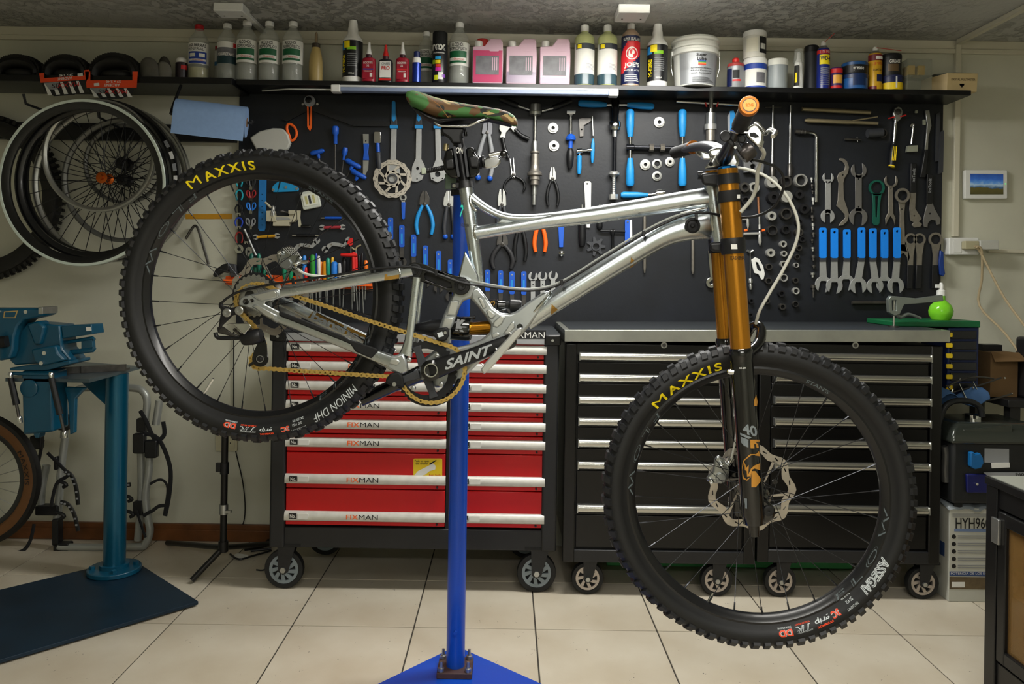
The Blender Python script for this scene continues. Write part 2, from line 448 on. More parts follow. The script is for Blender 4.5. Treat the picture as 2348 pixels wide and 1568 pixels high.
ceil_box(1416,1488,26,.09,'white plastic box on the ceiling above the red and blue sealant bottle')
cr=P(2190,300,WALL)
t=thing('cable_trunking','pale cable trunking running down the wall beside the black tool board to the socket','trunking')
b=MB(WM);b.wbox(cr.x-.012,cr.x+.012,WALL-.02,WALL-.018+.0175,P(2190,543,WALL).z,CEIL-.02);b.build('vertical_run',TRIMW,t,30,.002)
b=MB(WM);b.wbox(cr.x-.012,cr.x+.012,.8,WALL-.02,CEIL-.02,CEIL-.0005);b.build('ceiling_run',TRIMW,t,30,.002)
a=P(2262,575,WALL)
b=MB(WM);b.wbox(a.x,XR-.002,WALL-.014,WALL-.0005,a.z-.008,a.z+.008);b.build('horizontal_run',TRIMW,t,30,.002)
# ================================================================ tool board and shelves
BOARD=mat('black painted board','#101318',.46,noise=.35,scale=5,bump=.04,bscale=80,dark='#171b22')
SHELF=mat('black shelf board','#0c0d0f',.35,noise=.3,scale=8)
BZ=3.372
a,c=P(541,752,BZ),P(2160,205,BZ)
b=MB(WM);b.wbox(a.x,P(2160,450,BZ).x,BZ,WALL-.001,a.z,P(1300,205,BZ).z)
tag(b.build('tool_board',BOARD,smooth=0,bevel=.001),'large black board on the wall that carries the hanging tools','tool board')
SH=H+443*3.2/F
SZ=3.2
xl=P(541,190,SZ).x;xr=P(2227,208,SZ).x
b=MB(WM);b.wbox(xl,xr,SZ,WALL-.017,SH-.02,SH)
tag(b.build('wall_shelf',SHELF,smooth=0,bevel=.0015),'long black shelf above the tool board holding the bottles and tubs','shelf')
b=MB(WM);b.wbox(-2.3,xl-.002,SZ-.04,WALL-.017,SH-.03,SH-.004)
o=b.build('wall_shelf',SHELF,smooth=0,bevel=.0015);tag(o,'black shelf at the left above the hanging wheels, with tyres on it','shelf')
S=wallmap(SZ+.06)
def sb(x):
 return CY+(x-CX)*SR-(SH-H)*F/(SZ+.06)
# ================================================================ drawer cabinets
CAB=mat('charcoal powder coat','#1d1e20',.45,noise=.15,scale=12,bump=.05,bscale=400)
CABBLK=mat('black cabinet enamel','#070708',.3,noise=.2,scale=6)
REDP=mat('red drawer enamel','#c40d10',.34,noise=.06,scale=5)
STRIP=mat('white metal grip strip','#cfcec6',.4,.2,noise=.12,scale=40)
WTOP=mat('worn stainless worktop','#a9aba2',.36,.75,noise=.25,scale=9,rvar=.1)
MATTOP=mat('dark rubber worktop mat','#24282b',.5)
def caster(parent,x,z,y,rim,spokes,hub):
 c=part_empty('caster',parent)
 R=z
 wm=lambda px,py,d=0.0:Vector((x+px,y-d,z+py));wm.k=1.0
 b=MB(wm);b.turn(0,0,[(R*.74,.012),(R*.78,.015),(R*.97,.014),(R,.009),(R,-.009),(R*.97,-.014),(R*.78,-.015),(R*.74,-.012),(R*.74,.012)],32,False);b.build('tyre',RUBBER,c)
 b=MB(wm);b.turn(0,0,[(R*.72,-.004),(R*.72,.004),(.004,.004)],28);b.build('web',MATTE,c)
 b=MB(wm);b.ring(0,0,R*.76,R*.6,-.012,.0125,32);b.cyl(0,0,R*.22,-.012,.0125)
 for i in range(spokes):
  q=2*pi*i/spokes
  f1=lambda r,w,qq:(r*cos(qq)-w*sin(qq),r*sin(qq)+w*cos(qq))
  b.poly([f1(R*.18,-R*.09,q),f1(R*.66,-R*.1,q+.5),f1(R*.66,R*.12,q+.5),f1(R*.18,R*.09,q)],-.008,.0115)
 b.build('rim',rim,c)
 for sd in(-1,1):
  b=MB(wm);b.poly([(-R*.25,-R*.1),(0,-R*.26),(R*.25,-R*.1),(R*.62,R*1.25),(-R*.3,R*1.25)],sd*.019,sd*.022);b.build('fork',CAB if sd>0 else MATTE,c,30)
 b=MB(wm);b.box(-R*.62,R*1.25,R*.9,R*1.38,-.035,.03);b.build('plate',MATTE,c,30)
 b=MB(wm);b.cyl(0,-.0,R*.15,.022,.029,6);b.build('axle_bolt',hub,c,30)
 return c
RZ=2.87
def zr(y,x=840):return P(x,y,RZ).z
def xr_(x,y=1000):return P(x,y,RZ).x
t=thing('tool_cabinet','red fronted rolling tool cabinet with sixteen drawers behind the blue stand post','tool cabinet')
X0,X1=xr_(621),xr_(1279,1000);ztop,zbot=zr(762),zr(1258)
b=MB(WM)
b.wbox(X0+.03,X1-.03,RZ+.03,WALL-.06,zbot+.02,ztop-.03);b.build('body',CAB,t,30)
for sx in(0,1):
 xa=X0 if sx==0 else X1-.055
 b=MB(WM);b.wbox(xa,xa+.055,RZ-.006,RZ+.05,zbot,ztop-.02);b.build('corner_post',CAB,t,30,.008,3)
b=MB(WM);b.wbox(X0+.05,X1-.05,RZ+.002,RZ+.04,zbot,zbot+.075);b.build('bottom_rail',CAB,t,30,.004)
xm0,xm1=xr_(1023),xr_(1050)
b=MB(WM);b.wbox(xm0,xm1,RZ+.006,RZ+.04,zbot+.07,ztop-.03);b.build('centre_post',CABBLK,t,30,.002)
b=MB(WM);b.wbox(X0-.004,X1+.004,RZ-.012,WALL-.03,ztop-.003,ztop+.004);b.build('top_mat',MATTOP,t,30,.002)
b=MB(WM);b.wbox(X0+.05,X1-.05,RZ-.012,RZ+.03,ztop-.034,ztop-.003);b.build('top_trim',mat('silver grey trim','#a9acb0',.35,.5),t,30,.003)
for sx in(0,1):
 xa=X0-.006 if sx==0 else X1-.055
 b=MB(WM);b.wbox(xa,xa+.061,RZ-.016,RZ+.05,ztop-.036,ztop+.002);o=b.build('corner_cap',CABBLK,t,30,.006)
 b=MB(WM);q=Vector((xa+.03,RZ-.016,ztop-.018));b.wtube([q,q-Vector((0,.003,0))],.005);b.build('screw',STEEL,o)
m=wallmap(RZ-.012)
b=MB(m);b.box(1168,757,1252,777,.0,.0006);o=b.build('brand_plate',INK,t,30)
text(o,'FIXMAN',flat(m,1172,761,1249,775,.0009),PAPER,bold=.012)
rows=[(776,820),(820,863),(863,908),(908,952),(952,996),(996,1038),(1038,1122),(1122,1207)]
for ci,(xa,xb)in enumerate(((657,1022),(1051,1249))):
 xa_,xb_=xr_(xa),xr_(xb)
 for ri,(ya,yb)in enumerate(rows):
  za,zb=zr(yb)+.002,zr(ya)-.002
  b=MB(WM);b.wbox(xa_,xb_,RZ+.004,RZ+.3,za,zb);dr=b.build('drawer',REDP,t,30,.002)
  h1=zr(yb-11);h0=zr(yb-32)
  zs0,zs1=za+.018,za+.018+.033
  b=MB(WM)
  b.v=[];w0=RZ+.004
  prof=[(0,0),(-.012,0),(-.016,.004),(-.015,.020),(-.010,.030),(-.002,.033),(0,.033)]
  vs=[Vector((x,w0+p,zs0+q))for x in(xa_-.002,xb_+.002)for p,q in prof];n=len(prof)
  b.add(vs,[(i,i+1,n+i+1,n+i)for i in range(n-1)]+[tuple(range(n)),tuple(range(2*n-1,n-1,-1))])
  hd=b.build('grip_strip',STRIP,dr,50)
  mm=wallmap(RZ-.0125);yy=lambda z:CY-(z-H)*F/(RZ-.0125)
  def sp(x,z,d):return Vector((x,RZ-.0118-d,z))
  def bx(xa2,xb2,z0,z1,nm,mt,d=.0008):
   q=MB(WM);q.wbox(xa2,xb2,RZ-.0118-d,RZ-.0118+.002,z0,z1);return q.build(nm,mt,dr,30)
  nx=xa_+.016 if ci==0 else xa_+.014
  bx(nx,nx+.027,zs0+.008,zs0+.027,'number_label',INK,.002)
  def ft(u,v,x0=nx+.004,x1=nx+.024,z0=zs0+.011,z1=zs0+.024):return Vector((x0+(x1-x0)*u,RZ-.0142,z0+(z1-z0)*v))
  text(dr,'No.',ft,PAPER,bold=.02)
  bx(nx+.031,nx+.068,zs0+.008,zs0+.027,'card_slot',PAPER,.0018)
  if ci==0:
   xf=xr_(798)
   for s_,mt,u0,u1 in(('FIX',OINK,0,.38),('MAN',INK,.40,1)):
    def ff(u,v,x0=xf+.114*u0,x1=xf+.114*u1):return Vector((x0+(x1-x0)*u,RZ-.0122+(.001 if v>.5 else 0)-.002,zs0+.0085+.017*v))
    text(dr,s_,ff,mt,bold=.01)
  q=Vector((xb_-.028,RZ+.004,za+.009));b=MB(WM);b.wtube([q,q-Vector((0,.007,0))],.004);b.build('latch_button',BLACK,dr)
YST=mat('yellow sticker','#e2c21c',.5)
m=wallmap(RZ+.0035)
b=MB(m);b.poly(rrect(948,1051,1014,1094,3),0,.0006);st=b.build('sticker',YST,t,30)
b=MB(m);b.poly([(950,1089),(958,1080),(978,1070),(993,1062),(999,1068),(998,1076),(985,1080),(975,1088),(966,1090)],.0007,.001);b.build('hand_picture',PAPER,st,0)
b=MB(m);b.poly([(984,1063),(1000,1054),(1001,1056),(986,1066)],.0007,.001);b.build('drawing',INK,st,0)
text(st,'Push to open\nthe drawer',flat(m,951,1054,984,1065,.001),INK,bold=.01)
text(st,'Easi-lock!',flat(m,984,1086,1012,1093,.001),RINK,bold=.01)
GRIM=mat('grey plastic rim','#7f8a90',.5)
for x,y in((652,1350),(1229,1363)):
 q=P(x,y,RZ+.03);caster(t,q.x,.071,RZ+.03,GRIM,9,STEEL)
for x in(X0+.12,X1-.1):
 caster(t,x,.071,WALL-.15,GRIM,9,STEEL)
KZ=2.86
SRIM=mat('silver caster rim','#b5aca4',.35,.6)
HAND=mat('polished drawer pull','#c4c4bd',.22,.95)
def xk(x,y=1000):return P(x,y,KZ).x
def zk(y,x=1700):return P(x,y,KZ).z
hy=[819,868,919,968.5,1018,1068,1167]
for ci,(xa,xb,ha,hb,lk,lab,cs)in enumerate(((1294,1735,1326,1700,1522,'black drawer cabinet beside the red one with polished full width pulls',(1347,1643)),(1739,2158,1774,2129,1960,'black drawer cabinet behind the front wheel at the generator side',(1789,2116)))):
 t=thing('drawer_cabinet',lab,'tool cabinet','black drawer cabinets')
 zk=lambda y,rx=(1515,1950)[ci]:P(rx,y,KZ).z
 XA,XB=xk(xa),xk(xb);zt_,zb_=zk(787)-.005,zk(1291)
 b=MB(WM);b.wbox(XA+.012,XB-.012,KZ+.012,WALL-.04,zb_+.02,zt_);b.build('body',CABBLK,t,30)
 for q in(XA,XB-.042):
  b=MB(WM);b.wbox(q,q+.042,KZ-.004,KZ+.04,zb_,zt_);b.build('corner_post',CABBLK,t,30,.004)
 b=MB(WM);b.wbox(XA+.04,XB-.04,KZ,KZ+.03,zt_-.04,zt_);b.build('top_rail',CABBLK,t,30,.002)
 b=MB(WM);b.wbox(XA+.04,XB-.04,KZ-.004,KZ+.03,zb_,zb_+.045);b.build('bottom_rail',CAB,t,30,.003)
 q=P(lk,791,KZ-.001);b=MB(WM);b.wtube([q,q-Vector((0,.006,0))],.0115,16);lo=b.build('lock',STEEL,t);b=MB(WM);b.wtube([q-Vector((0,.006,0)),q-Vector((0,.0075,0))],.007,12);b.build('keyhole',DSTEEL,lo)
 HA,HB=xk(ha),xk(hb)
 tops=[zt_-.042]+[zk(y+13)for y in hy[:-1]]+[zk(1183)]
 bots=[zk(y+13)for y in hy[:-1]]+[zk(1183),zb_+.05]
 for k in range(len(bots)):
  b=MB(WM);b.wbox(XA+.046,XB-.046,KZ+.004,KZ+.2,bots[k]+.0015,tops[k]-.0015);dr=b.build('drawer',CABBLK,t,30,.002)
  if k<len(hy):
   zc=zk(hy[k]);b=MB(WM);b.wtube([Vector((HA,KZ-.004,zc)),Vector((HB,KZ-.004,zc))],.0145,16);b.build('pull',HAND,dr,40,.0)
   for e in(HA,HB):
    b=MB(WM);b.wbox(e-.002,e+.002,KZ-.019,KZ+.006,zc-.0135,zc+.0135);b.build('end_plate',STEEL,dr,30)
 for cx in cs:
  q=P(cx,1372,KZ+.02);caster(t,P(cx,1335,KZ+.02).x,.058,KZ+.03,SRIM,7,STEEL)
 caster(t,(XA+.09,XB-.075)[ci],.058,WALL-.06-.06,SRIM,7,STEEL)
zk=lambda y,rx=1700:P(rx,y,KZ).z
t=thing('worktop','worn stainless steel worktop spanning both black drawer cabinets','worktop')
XA,XB=P(1294,770,KZ).x,P(2175,770,KZ).x;zl_,zr2=P(1294,756,KZ).z,P(2175,757,KZ).z
def tilt(x0,x1,y0,y1,a,c):
 f=lambda x:zl_+(zr2-zl_)*(x-XA)/(XB-XA);b=MB(WM);b.add([Vector((x,y,f(x)+z))for x in(x0,x1)for y in(y0,y1)for z in(a,c)],[(0,1,3,2),(4,6,7,5),(0,4,5,1),(2,3,7,6),(0,2,6,4),(1,5,7,3)]);return b
tilt(XA,XB,KZ-.012,WALL-.035,-.042,0).build('slab',WTOP,t,30,.0015);tilt(XA+.02,XB-.02,KZ+.012,WALL-.04,0,.0015).build('top_sheet',MATTOP,t,30)
WTZ=zr2-.001
LG=mat('light green plastic','#4fae6a',.5)
t=thing('green_tray','light green plastic tray lying on the floor under the black cabinets','tray')
a,c=P(1388,1330,3.2),P(1945,1330,3.2)
b=MB(WM);b.wbox(a.x,c.x,3.16,3.3,.002,.03);b.build('base',LG,t,30,.004)
b=MB(WM);b.wbox(a.x,c.x,3.2,3.3,.03,.075);b.build('wall',LG,t,30,.004)
for i in range(6):
 x=a.x+(c.x-a.x)*(i+.5)/6;b=MB(WM);b.wbox(x-.012,x+.012,3.165,3.2,.03,.065);b.build('rib',LG,t,30,.003)
# ================================================================ goods on the shelf
CLEAR=mat('clear plastic','#ccd0ca',.1,alpha=.3,spec=.7)
WATER=mat('clear liquid','#b4bab2',.08,alpha=.35)
PALEY=mat('pale yellow liquid','#cfc98e',.1,alpha=.7)
WCAP=mat('white cap','#e4e4e0',.45)
GLAB=mat('green label','#0d5a34',.5)
BLAB=mat('blue label','#1c3c94',.5)
NAVY=mat('navy label','#141c46',.4)
AMBER=mat('amber squeeze plastic','#a8935c',.4)
PINKL=mat('pink liquid','#b8456a',.2)
LILAC=mat('lilac liquid','#7a6680',.25)
PINKC=mat('pinkish translucent plastic','#d9b6c8',.35,alpha=.8)
LGREEN=mat('greenish translucent plastic','#c3c98f',.35,alpha=.88)
TEAL=mat('dark blue green liquid','#38505a',.25)
LOCT=mat('dark red bottle','#94142a',.4)
GREYLAB=mat('silver grey label','#8e9194',.4,.3)
SMOKE=mat('grey smoky label','#6f6f74',.45,noise=.45,scale=26)
def tgt(x,ytop):return sb(x)-ytop
def sh(name,label,cat,group=None):return thing(name,label,cat,group)
def L(x):return lambda prof,nm,mt,t,d=0.0,n=24,sx=1,sy=1,bevel=0:MB(S).lathe(x,sb(x),prof,d,n,sx,sy).build(nm,mt,t)
def TO(x):return max(0,(1000-x)/F*50)
def PT(x,r,h0,h1,a0,a1,nm,mt,t,d=0.0,r1=None):return MB(S).patch(x,sb(x),r,h0,h1,a0+TO(x),a1+TO(x),d,r1=r1).build(nm,mt,t)
def TX(t,s,x,r,h0,h1,a0,a1,mt,d=0.0,vert=False,bold=.01):return text(t,s,wrap(S,x,sb(x),r,h0,h1,a0+TO(x),a1+TO(x),d,1,vert),mt,bold=bold)
def clear_bottle(x,w,ytop,cap,label,kind,d=0.0,liq=None,lh=.3,group=None):
 h=tgt(x,ytop);r=w/2;t=sh('solvent_bottle',label,'bottle',group)
 k=L(x)
 k([(r*.9,0),(r,4),(r,h*.25),(r*.97,h*.27),(r,h*.29),(r,h*.66),(r*.93,h*.71),(r*.97,h*.73),(r*.8,h*.79),(r*.45,h*.87),(r*.38,h*.9),(r*.38,h*.93)],'body',CLEAR,t,d)
 k([(r*.40,h*.92),(r*.43,h*.925),(r*.43,h*.985),(r*.36,h)],'cap',cap,t,d)
 k([(r*.86,1),(r*.94,5),(r*.94,h*lh)],'liquid',liq or WATER,t,d)
 lb=PT(x,r*1.015,h*.29,h*.66,-100,100,'paper_label',PAPER,t,d)
 R=r*1.03
 if kind=='alcohol':
  PT(x,R,h*.33,h*.52,-62,48,'green_band',GLAB,lb,d)
  PT(x,R*1.01,h*.365,h*.415,-62,46,'pale_band',PAPER,lb,d)
  TX(lb,'ALCOHOL',x,R,h*.59,h*.645,-42,28,INK,d,bold=.02)
  TX(lb,'ISOPROPILICO',x,R,h*.53,h*.58,-58,48,INK,d,bold=.02)
  TX(lb,'Chemicals',x,R*1.02,h*.372,h*.405,-28,32,RINK,d)
 elif kind=='mineral':
  PT(x,R,h*.3,h*.5,-60,50,'blue_band',BLAB,lb,d)
  PT(x,R*1.01,h*.34,h*.375,-50,46,'pale_band',PAPER,lb,d)
  PT(x,R*1.01,h*.41,h*.47,-48,-14,'picture',PAPER,lb,d);PT(x,R*1.01,h*.41,h*.47,6,38,'picture',PAPER,lb,d)
  TX(lb,'AGUARRAS',x,R,h*.58,h*.635,-62,46,INK,d,bold=.02);TX(lb,'MINERAL',x,R,h*.52,h*.57,-62,34,INK,d,bold=.02)
  TX(lb,'Chemicals',x,R*1.02,h*.345,h*.37,-30,30,RINK,d)
 else:
  PT(x,R,h*.29,h*.42,-90,80,'teal_band',mat('dark teal label','#12343a',.5),lb,d)
  PT(x,R*1.002,h*.42,h*.56,-90,80,'grey_band',SMOKE,lb,d)
  TX(lb,'POLIURETANO',x,R*1.02,h*.42,h*.47,-52,46,PAPER,d,bold=.02)
  PT(x,R*1.01,h*.57,h*.645,40,62,'red_seal',RINK,lb,d)
 return t
RCAP=mat('red cap','#a8161c',.45)
t=clear_bottle(453,46,56,RCAP,'clear bottle with a red cap and a blue label printed mineral','mineral',-.01,PALEY,.24)
clear_bottle(520,44,55,WCAP,'clear bottle with a dark grey and teal label, white cap','poly',.0,WATER,.3)
for x,w_ in((567,'nearest to the teal labelled bottle'),(618,'middle one of three alike'),(672,'nearest to the amber squeeze bottle')):
 clear_bottle(x,46,50 if x<600 else 52,WCAP,'clear alcohol bottle with green label, '+w_,'alcohol',.01,WATER,.27,'alcohol bottles in a row')
clear_bottle(973,38,63,WCAP,'clear alcohol bottle half hidden behind the rex spray can','alcohol',-.06,WATER,.3)
clear_bottle(1052,46,53,WCAP,'clear alcohol bottle between the rex can and the pink canisters','alcohol',.0,WATER,.3)
x=487;h=tgt(x,96);t=sh('tall_thin_bottle','thin tall bottle with a red cap behind the clear bottles','bottle');k=L(x)
k([(9,0),(9.5,3),(9.5,h*.9),(8,h*.93)],'body',CLEAR,t,-.07);k([(9,h*.92),(9,h),(7,h+1)],'cap',RCAP,t,-.07);PT(x,9.8,h*.5,h*.88,-110,110,'paper_label',PAPER,t,-.07);PT(x,10,h*.5,h*.6,-110,110,'blue_band',mat('mid blue label','#2e6fa0',.5),t,-.07)
x=416;h=tgt(x,133);t=sh('lubricant_can','small dark can with a white cap standing by the grey pad','can');k=L(x)
k([(13,0),(13.5,2),(13.5,h*.76),(11,h*.8)],'body',mat('plum black can','#241a22',.35),t,.0);k([(11.5,h*.79),(11.5,h*.93),(8,h)],'cap',WCAP,t);PT(x,13.8,h*.48,h*.66,0,60,'red_label',RINK,t)
x=725;h=tgt(x,75);t=sh('squeeze_bottle','amber squeeze bottle with a pointed nozzle','bottle');k=L(x)
k([(14.5,0),(15.5,3),(15.5,h*.4),(13,h*.55),(9,h*.68),(9,h*.7)],'body',AMBER,t,.01);k([(9.3,h*.69),(9,h*.77),(6,h*.78)],'collar',mat('brown collar','#3c352a',.5),t,.01);k([(3,h*.77),(3.6,h*.86),(3.2,h*.96),(1,h)],'nozzle',mat('translucent nozzle','#8c7a5e',.4),t,.01)
def fibre(x,w,ytop,label):
 h=tgt(x,ytop);r=w/2;t=sh('cleaner_bottle',label,'bottle','white cleaner bottles with black labels');k=L(x)
 k([(r*.95,0),(r,2),(r,h*.66),(r*.97,h*.69),(r*.55,h*.78),(r*.5,h*.88)],'body',WCAP,t,.02)
 k([(r*.47,h*.875),(r*.44,h*.95),(r*.38,h)],'cap',WCAP,t,.02)
 lb=PT(x,r*1.012,h*.08,h*.65,-100,100,'wrap_label',mat('black label','#141517',.3),t,.02)
 PT(x,r*1.02,h*.5,h*.62,-80,-40,'blue_flash',LBLUE,lb,.02);PT(x,r*1.022,h*.53,h*.64,-52,-12,'yellow_flash',YINK,lb,.02)
 TX(lb,'HI-FIBRE',x,r*1.025,h*.15,h*.42,-66,-42,YINK,.02,True,.03)
 PT(x,r*1.02,h*.5,h*.55,-30,24,'green_word',mat('lime ink','#86c81e',.5),lb,.02)
 for i in range(7):PT(x,r*1.02,h*(.24+.032*i),h*(.248+.032*i),-26,30,'print_line',GINK,lb,.02)
 TX(lb,'1000ml',x,r*1.02,h*.115,h*.14,-18,14,PAPER,.02)
 return t
fibre(810,45,51,'white cleaner bottle with a black label beside the small red bottles')
fibre(1504,46,60,'white cleaner bottle with a black label beside the white bucket')
def glue(x,w,ytop,bodym,tipm,label,txt,pat):
 h=tgt(x,ytop);r=w/2;t=sh('thread_locker_bottle',label,'bottle','small flat glue bottles');y=sb(x)
 b=MB(S);b.lathe(x,y,[(r,0),(r,h*.5),(r*.9,h*.58),(r*.45,h*.62)],.05,16,1,.55);b.build('body',bodym,t)
 b=MB(S);b.lathe(x,y,[(r*.42,h*.6),(r*.42,h*.68)],.05,14);b.build('neck',mat('dark neck','#3a1620',.5),t)
 b=MB(S);b.lathe(x,y,[(r*.42,h*.68),(r*.36,h*.74),(r*.24,h*.84),(r*.18,h*.99),(r*.1,h)],.05,14);b.build('nozzle',tipm,t)
 m2=wallmap(3.26-.05-r*S.k*.56-.0006)
 f=lambda px:CX+(px-CX)*3.26/m2 .k/F
 def box_(x0,x1,h0,h1,nm,mt,d=0.0):
  b=MB(WM);c=S(x,y,.05);b.wbox(c.x+x0*r*S.k,c.x+x1*r*S.k,c.y-r*S.k*.56-.0008-d,c.y-r*S.k*.3,c.z+h0*h*S.k,c.z+h1*h*S.k);return b.build(nm,mt,t)
 def tx(s,x0,x1,h0,h1,mt):
  c=S(x,y,.05);text(t,s,lambda u,v:Vector((c.x+(x0+(x1-x0)*u)*r*S.k,c.y-r*S.k*.56-.0022,c.z+(h0+(h1-h0)*v)*h*S.k)),mt,bold=.02)
 if pat=='loc':
  box_(-.74,.74,.06,.5,'front_label',bodym);tx('LOCTITE',-.66,.62,.43,.48,PAPER);tx(txt,-.2,.15,.36,.41,PAPER);box_(-.72,.72,.28,.31,'stripe',BLAB if txt=='242' else RINK,.0006);tx('THREADLOCKER',-.6,.55,.23,.26,PAPER);box_(.25,.6,.1,.2,'seal',PAPER,.0006)
 else:
  box_(-.72,.76,.1,.53,'front_label',PAPER);tx('CHAIN',-.45,.65,.42,.5,GINK);tx('PRO',-.45,.65,.3,.4,RINK);box_(-.8,.8,.02,.07,'red_foot',RED,.0004)
 return t
glue(850,32,105,LOCT,WCAP,'small red bottle with a white nozzle and a blue stripe','242','loc')
glue(888,33,111,mat('black glue bottle','#1a1b1d',.35),RED,'small black bottle with a red nozzle and a white label','','pro')
glue(926,31,105,LOCT,WCAP,'small red bottle with a white nozzle and a red stripe','272','loc')
x=958;h=tgt(x,126);t=sh('blue_bottle','small blue bottle with white shoulder in front of a clear bottle','bottle');k=L(x)
k([(10,0),(10,h*.62)],'body',mat('metallic blue','#1b3590',.25,.4),t,.05);k([(10,h*.62),(9,h*.78),(7.5,h*.8)],'shoulder',WCAP,t,.05);k([(7,h*.8),(7,h*.98),(5,h)],'cap',mat('navy cap','#16245c',.4),t,.05)
x=1009;h=tgt(x,80);t=sh('spray_can','black spray can printed rex with coloured splashes','spray can');k=L(x)
k([(17,0),(17.5,2),(17.5,h*.72),(16,h*.75)],'body',mat('black can','#15161a',.3),t,.03);k([(17,h*.75),(17,h*.98),(15,h)],'cap',MATTE,t,.03)
TX(t,'rex',x,17.8,h*.62,h*.74,-62,50,PAPER,.03,bold=.03);TX(t,'multiusos',x,17.8,h*.56,h*.59,-50,40,PAPER,.03)
for i,(a0,a1,h0,h1,c_)in enumerate(((-30,12,.45,.5,'#28a0d8'),(-30,10,.36,.43,'#e8d41c'),(-26,12,.3,.35,'#d83c28'),(-28,14,.22,.29,'#c8289c'),(-6,30,.06,.2,'#e6e6e0'),(-40,-8,.05,.14,'#d0d81c'),(20,50,.1,.16,'#7a3ca8'),(-60,-34,.36,.44,'#9ac81c'))):
 PT(x,17.8,h*h0,h*h1,a0,a1,'colour_splash',mat('splash '+c_,c_,.5),t,.03)
def canister(x0,x1,ytop,fill,liq,label,redcap):
 x=(x0+x1)/2;y=sb(x);h=tgt(x,ytop);w=(x1-x0)/2;t=sh('pink_canister',label,'canister','translucent pink canisters')
 c=S(x,y,.02);k=S.k;q=lambda px,ph,d:Vector((c.x+px*k,c.y-d,c.z+ph*k));q.k=k
 out=[(-w,2),(-w+2,0),(w-2,0),(w,2),(w+1,h*.6),(w-.5,h*.92),(w-4,h),(w*.15,h),(-w*.2,h*.84),(-w,h*.82)]
 b=MB(q);b.poly(out,-.03,.03);b.build('body',PINKC,t,30,.006)
 f=fill*h
 b=MB(q);b.poly([(-w+1.2,3),(w-1.2,3),(w-1,f),(-w+1.2,f)],-.028,.0306);b.build('liquid',liq,t,30)
 b=MB(q);b.lathe(0,0,[(0,0)],0,3)if False else None
 b=MB(q);b.spin(-w*.62,h*.82,-w*.62,h*.99,[(0,w*.26),(.9,w*.26),(1,w*.2)],0,18);b.build('cap',WCAP,t)
 b=MB(q);b.poly(rrect(w*.1,h*.72,w*.75,h*.9,3),.0305,.0312);b.build('grip_recess',PINKC,t,30)
 b=MB(q);b.poly([(-w*.78,h*.2),(w*.75,h*.2),(w*.75,h*.62),(-w*.78,h*.62)],.0308,.0316);lb=b.build('front_label',SMOKE,t,30)
 for i in range(3):
  b=MB(q);b.poly([(w*(.3+.14*i),h*.3),(w*(.36+.14*i),h*.3),(w*(.36+.14*i),h*.58),(w*(.3+.14*i),h*.58)],.0316,.032);b.build('print_line',PINKC,lb,0)
 if redcap:
  t2=sh('red_cap','loose red screw cap behind the first pink canister','cap');b=MB(S);b.lathe(x0+20,y,[(13,0),(14,h+2),(14,h+14),(12,h+16)],-.06,20);b.build('lid',RED,t2)
canister(1084,1152,97,.74,PINKL,'pink canister filled to the shoulder, nearest to the clear bottle',True)
canister(1160,1228,97,.27,LILAC,'pink canister a quarter full, middle one of three',False)
canister(1236,1304,97,.15,LILAC,'pink canister nearly empty, beside the green bottles',False)
for x,lab in((1338,'pale green bottle with white label next to the canisters'),(1390,'pale green bottle with white label next to the red and blue bottle')):
 h=tgt(x,62);r=22.5;t=sh('sealant_bottle',lab,'bottle','pale green bottles');k=L(x)
 k([(r*.95,0),(r,3),(r,h*.78),(r*.8,h*.83),(r*.4,h*.87),(r*.38,h*.9)],'body',LGREEN,t,.02)
 k([(r*.42,h*.89),(r*.42,h*.985),(r*.36,h)],'cap',WCAP,t,.02);PT(x,r*1.012,2,h*.18,-100,100,'liquid_level',TEAL,t,.02)
 lb=PT(x,r*1.015,h*.18,h*.67,-80,95,'paper_label',PAPER,t,.02);PT(x,r*1.02,h*.58,h*.67,-60,95,'dark_band',mat('slate label','#2b3138',.5),lb,.02)
 PT(x,r*1.025,h*.59,h*.655,-48,-22,'yellow_disc',YINK,lb,.02)
 for i in range(5):PT(x,r*1.02,h*(.25+.02*i),h*(.256+.02*i),5,60,'print_line',GINK,lb,.02)
x=1443;h=tgt(x,58);r=21;t=sh('tyre_sealant_bottle','red and navy bottle printed with a white round emblem','bottle');k=L(x)
k([(r,0),(r,h*.76),(r*.92,h*.83),(r*.5,h*.89),(r*.4,h*.91)],'body',mat('tan translucent plastic','#b39a84',.35),t,.02);k([(r*.42,h*.9),(r*.42,h*.985),(r*.34,h)],'cap',WCAP,t,.02)
lb=PT(x,r*1.012,h*.03,h*.78,-100,100,'wrap_label',NAVY,t,.02)
JR=mat('sealant red','#d0202a',.4)
for i in range(14):
 u=i/13;a0=-95+150*max(0,u-.55);PT(x,r*1.018,h*(.2+.46*u),h*(.2+.46*(u+1/13)),-95+130*max(0,u-.5),min(95,-50+190*u),'red_flash',JR,lb,.02)
def onb(fx,fh):a=radians(fx);return S(x,sb(x),.02)+Vector((r*1.03*sin(a)*S.k,-r*1.03*cos(a)*S.k,fh*h*S.k))
b=MB(WM);n=22;vs=[onb(38*cos(2*pi*i/n)*q,.5+.1*sin(2*pi*i/n)*q)for q in(1,.84)for i in range(n)];b.add(vs,[(i,(i+1)%n,n+(i+1)%n,n+i)for i in range(n)]);b.build('emblem_ring',PAPER,lb,0)
b=MB(WM);b.add([onb(a_,h_)for a_,h_ in((-22,.45),(-20,.54),(-8,.57),(8,.56),(18,.52),(14,.49),(4,.48),(6,.44),(-4,.43))],[tuple(range(9))]);b.build('emblem',PAPER,lb,0)
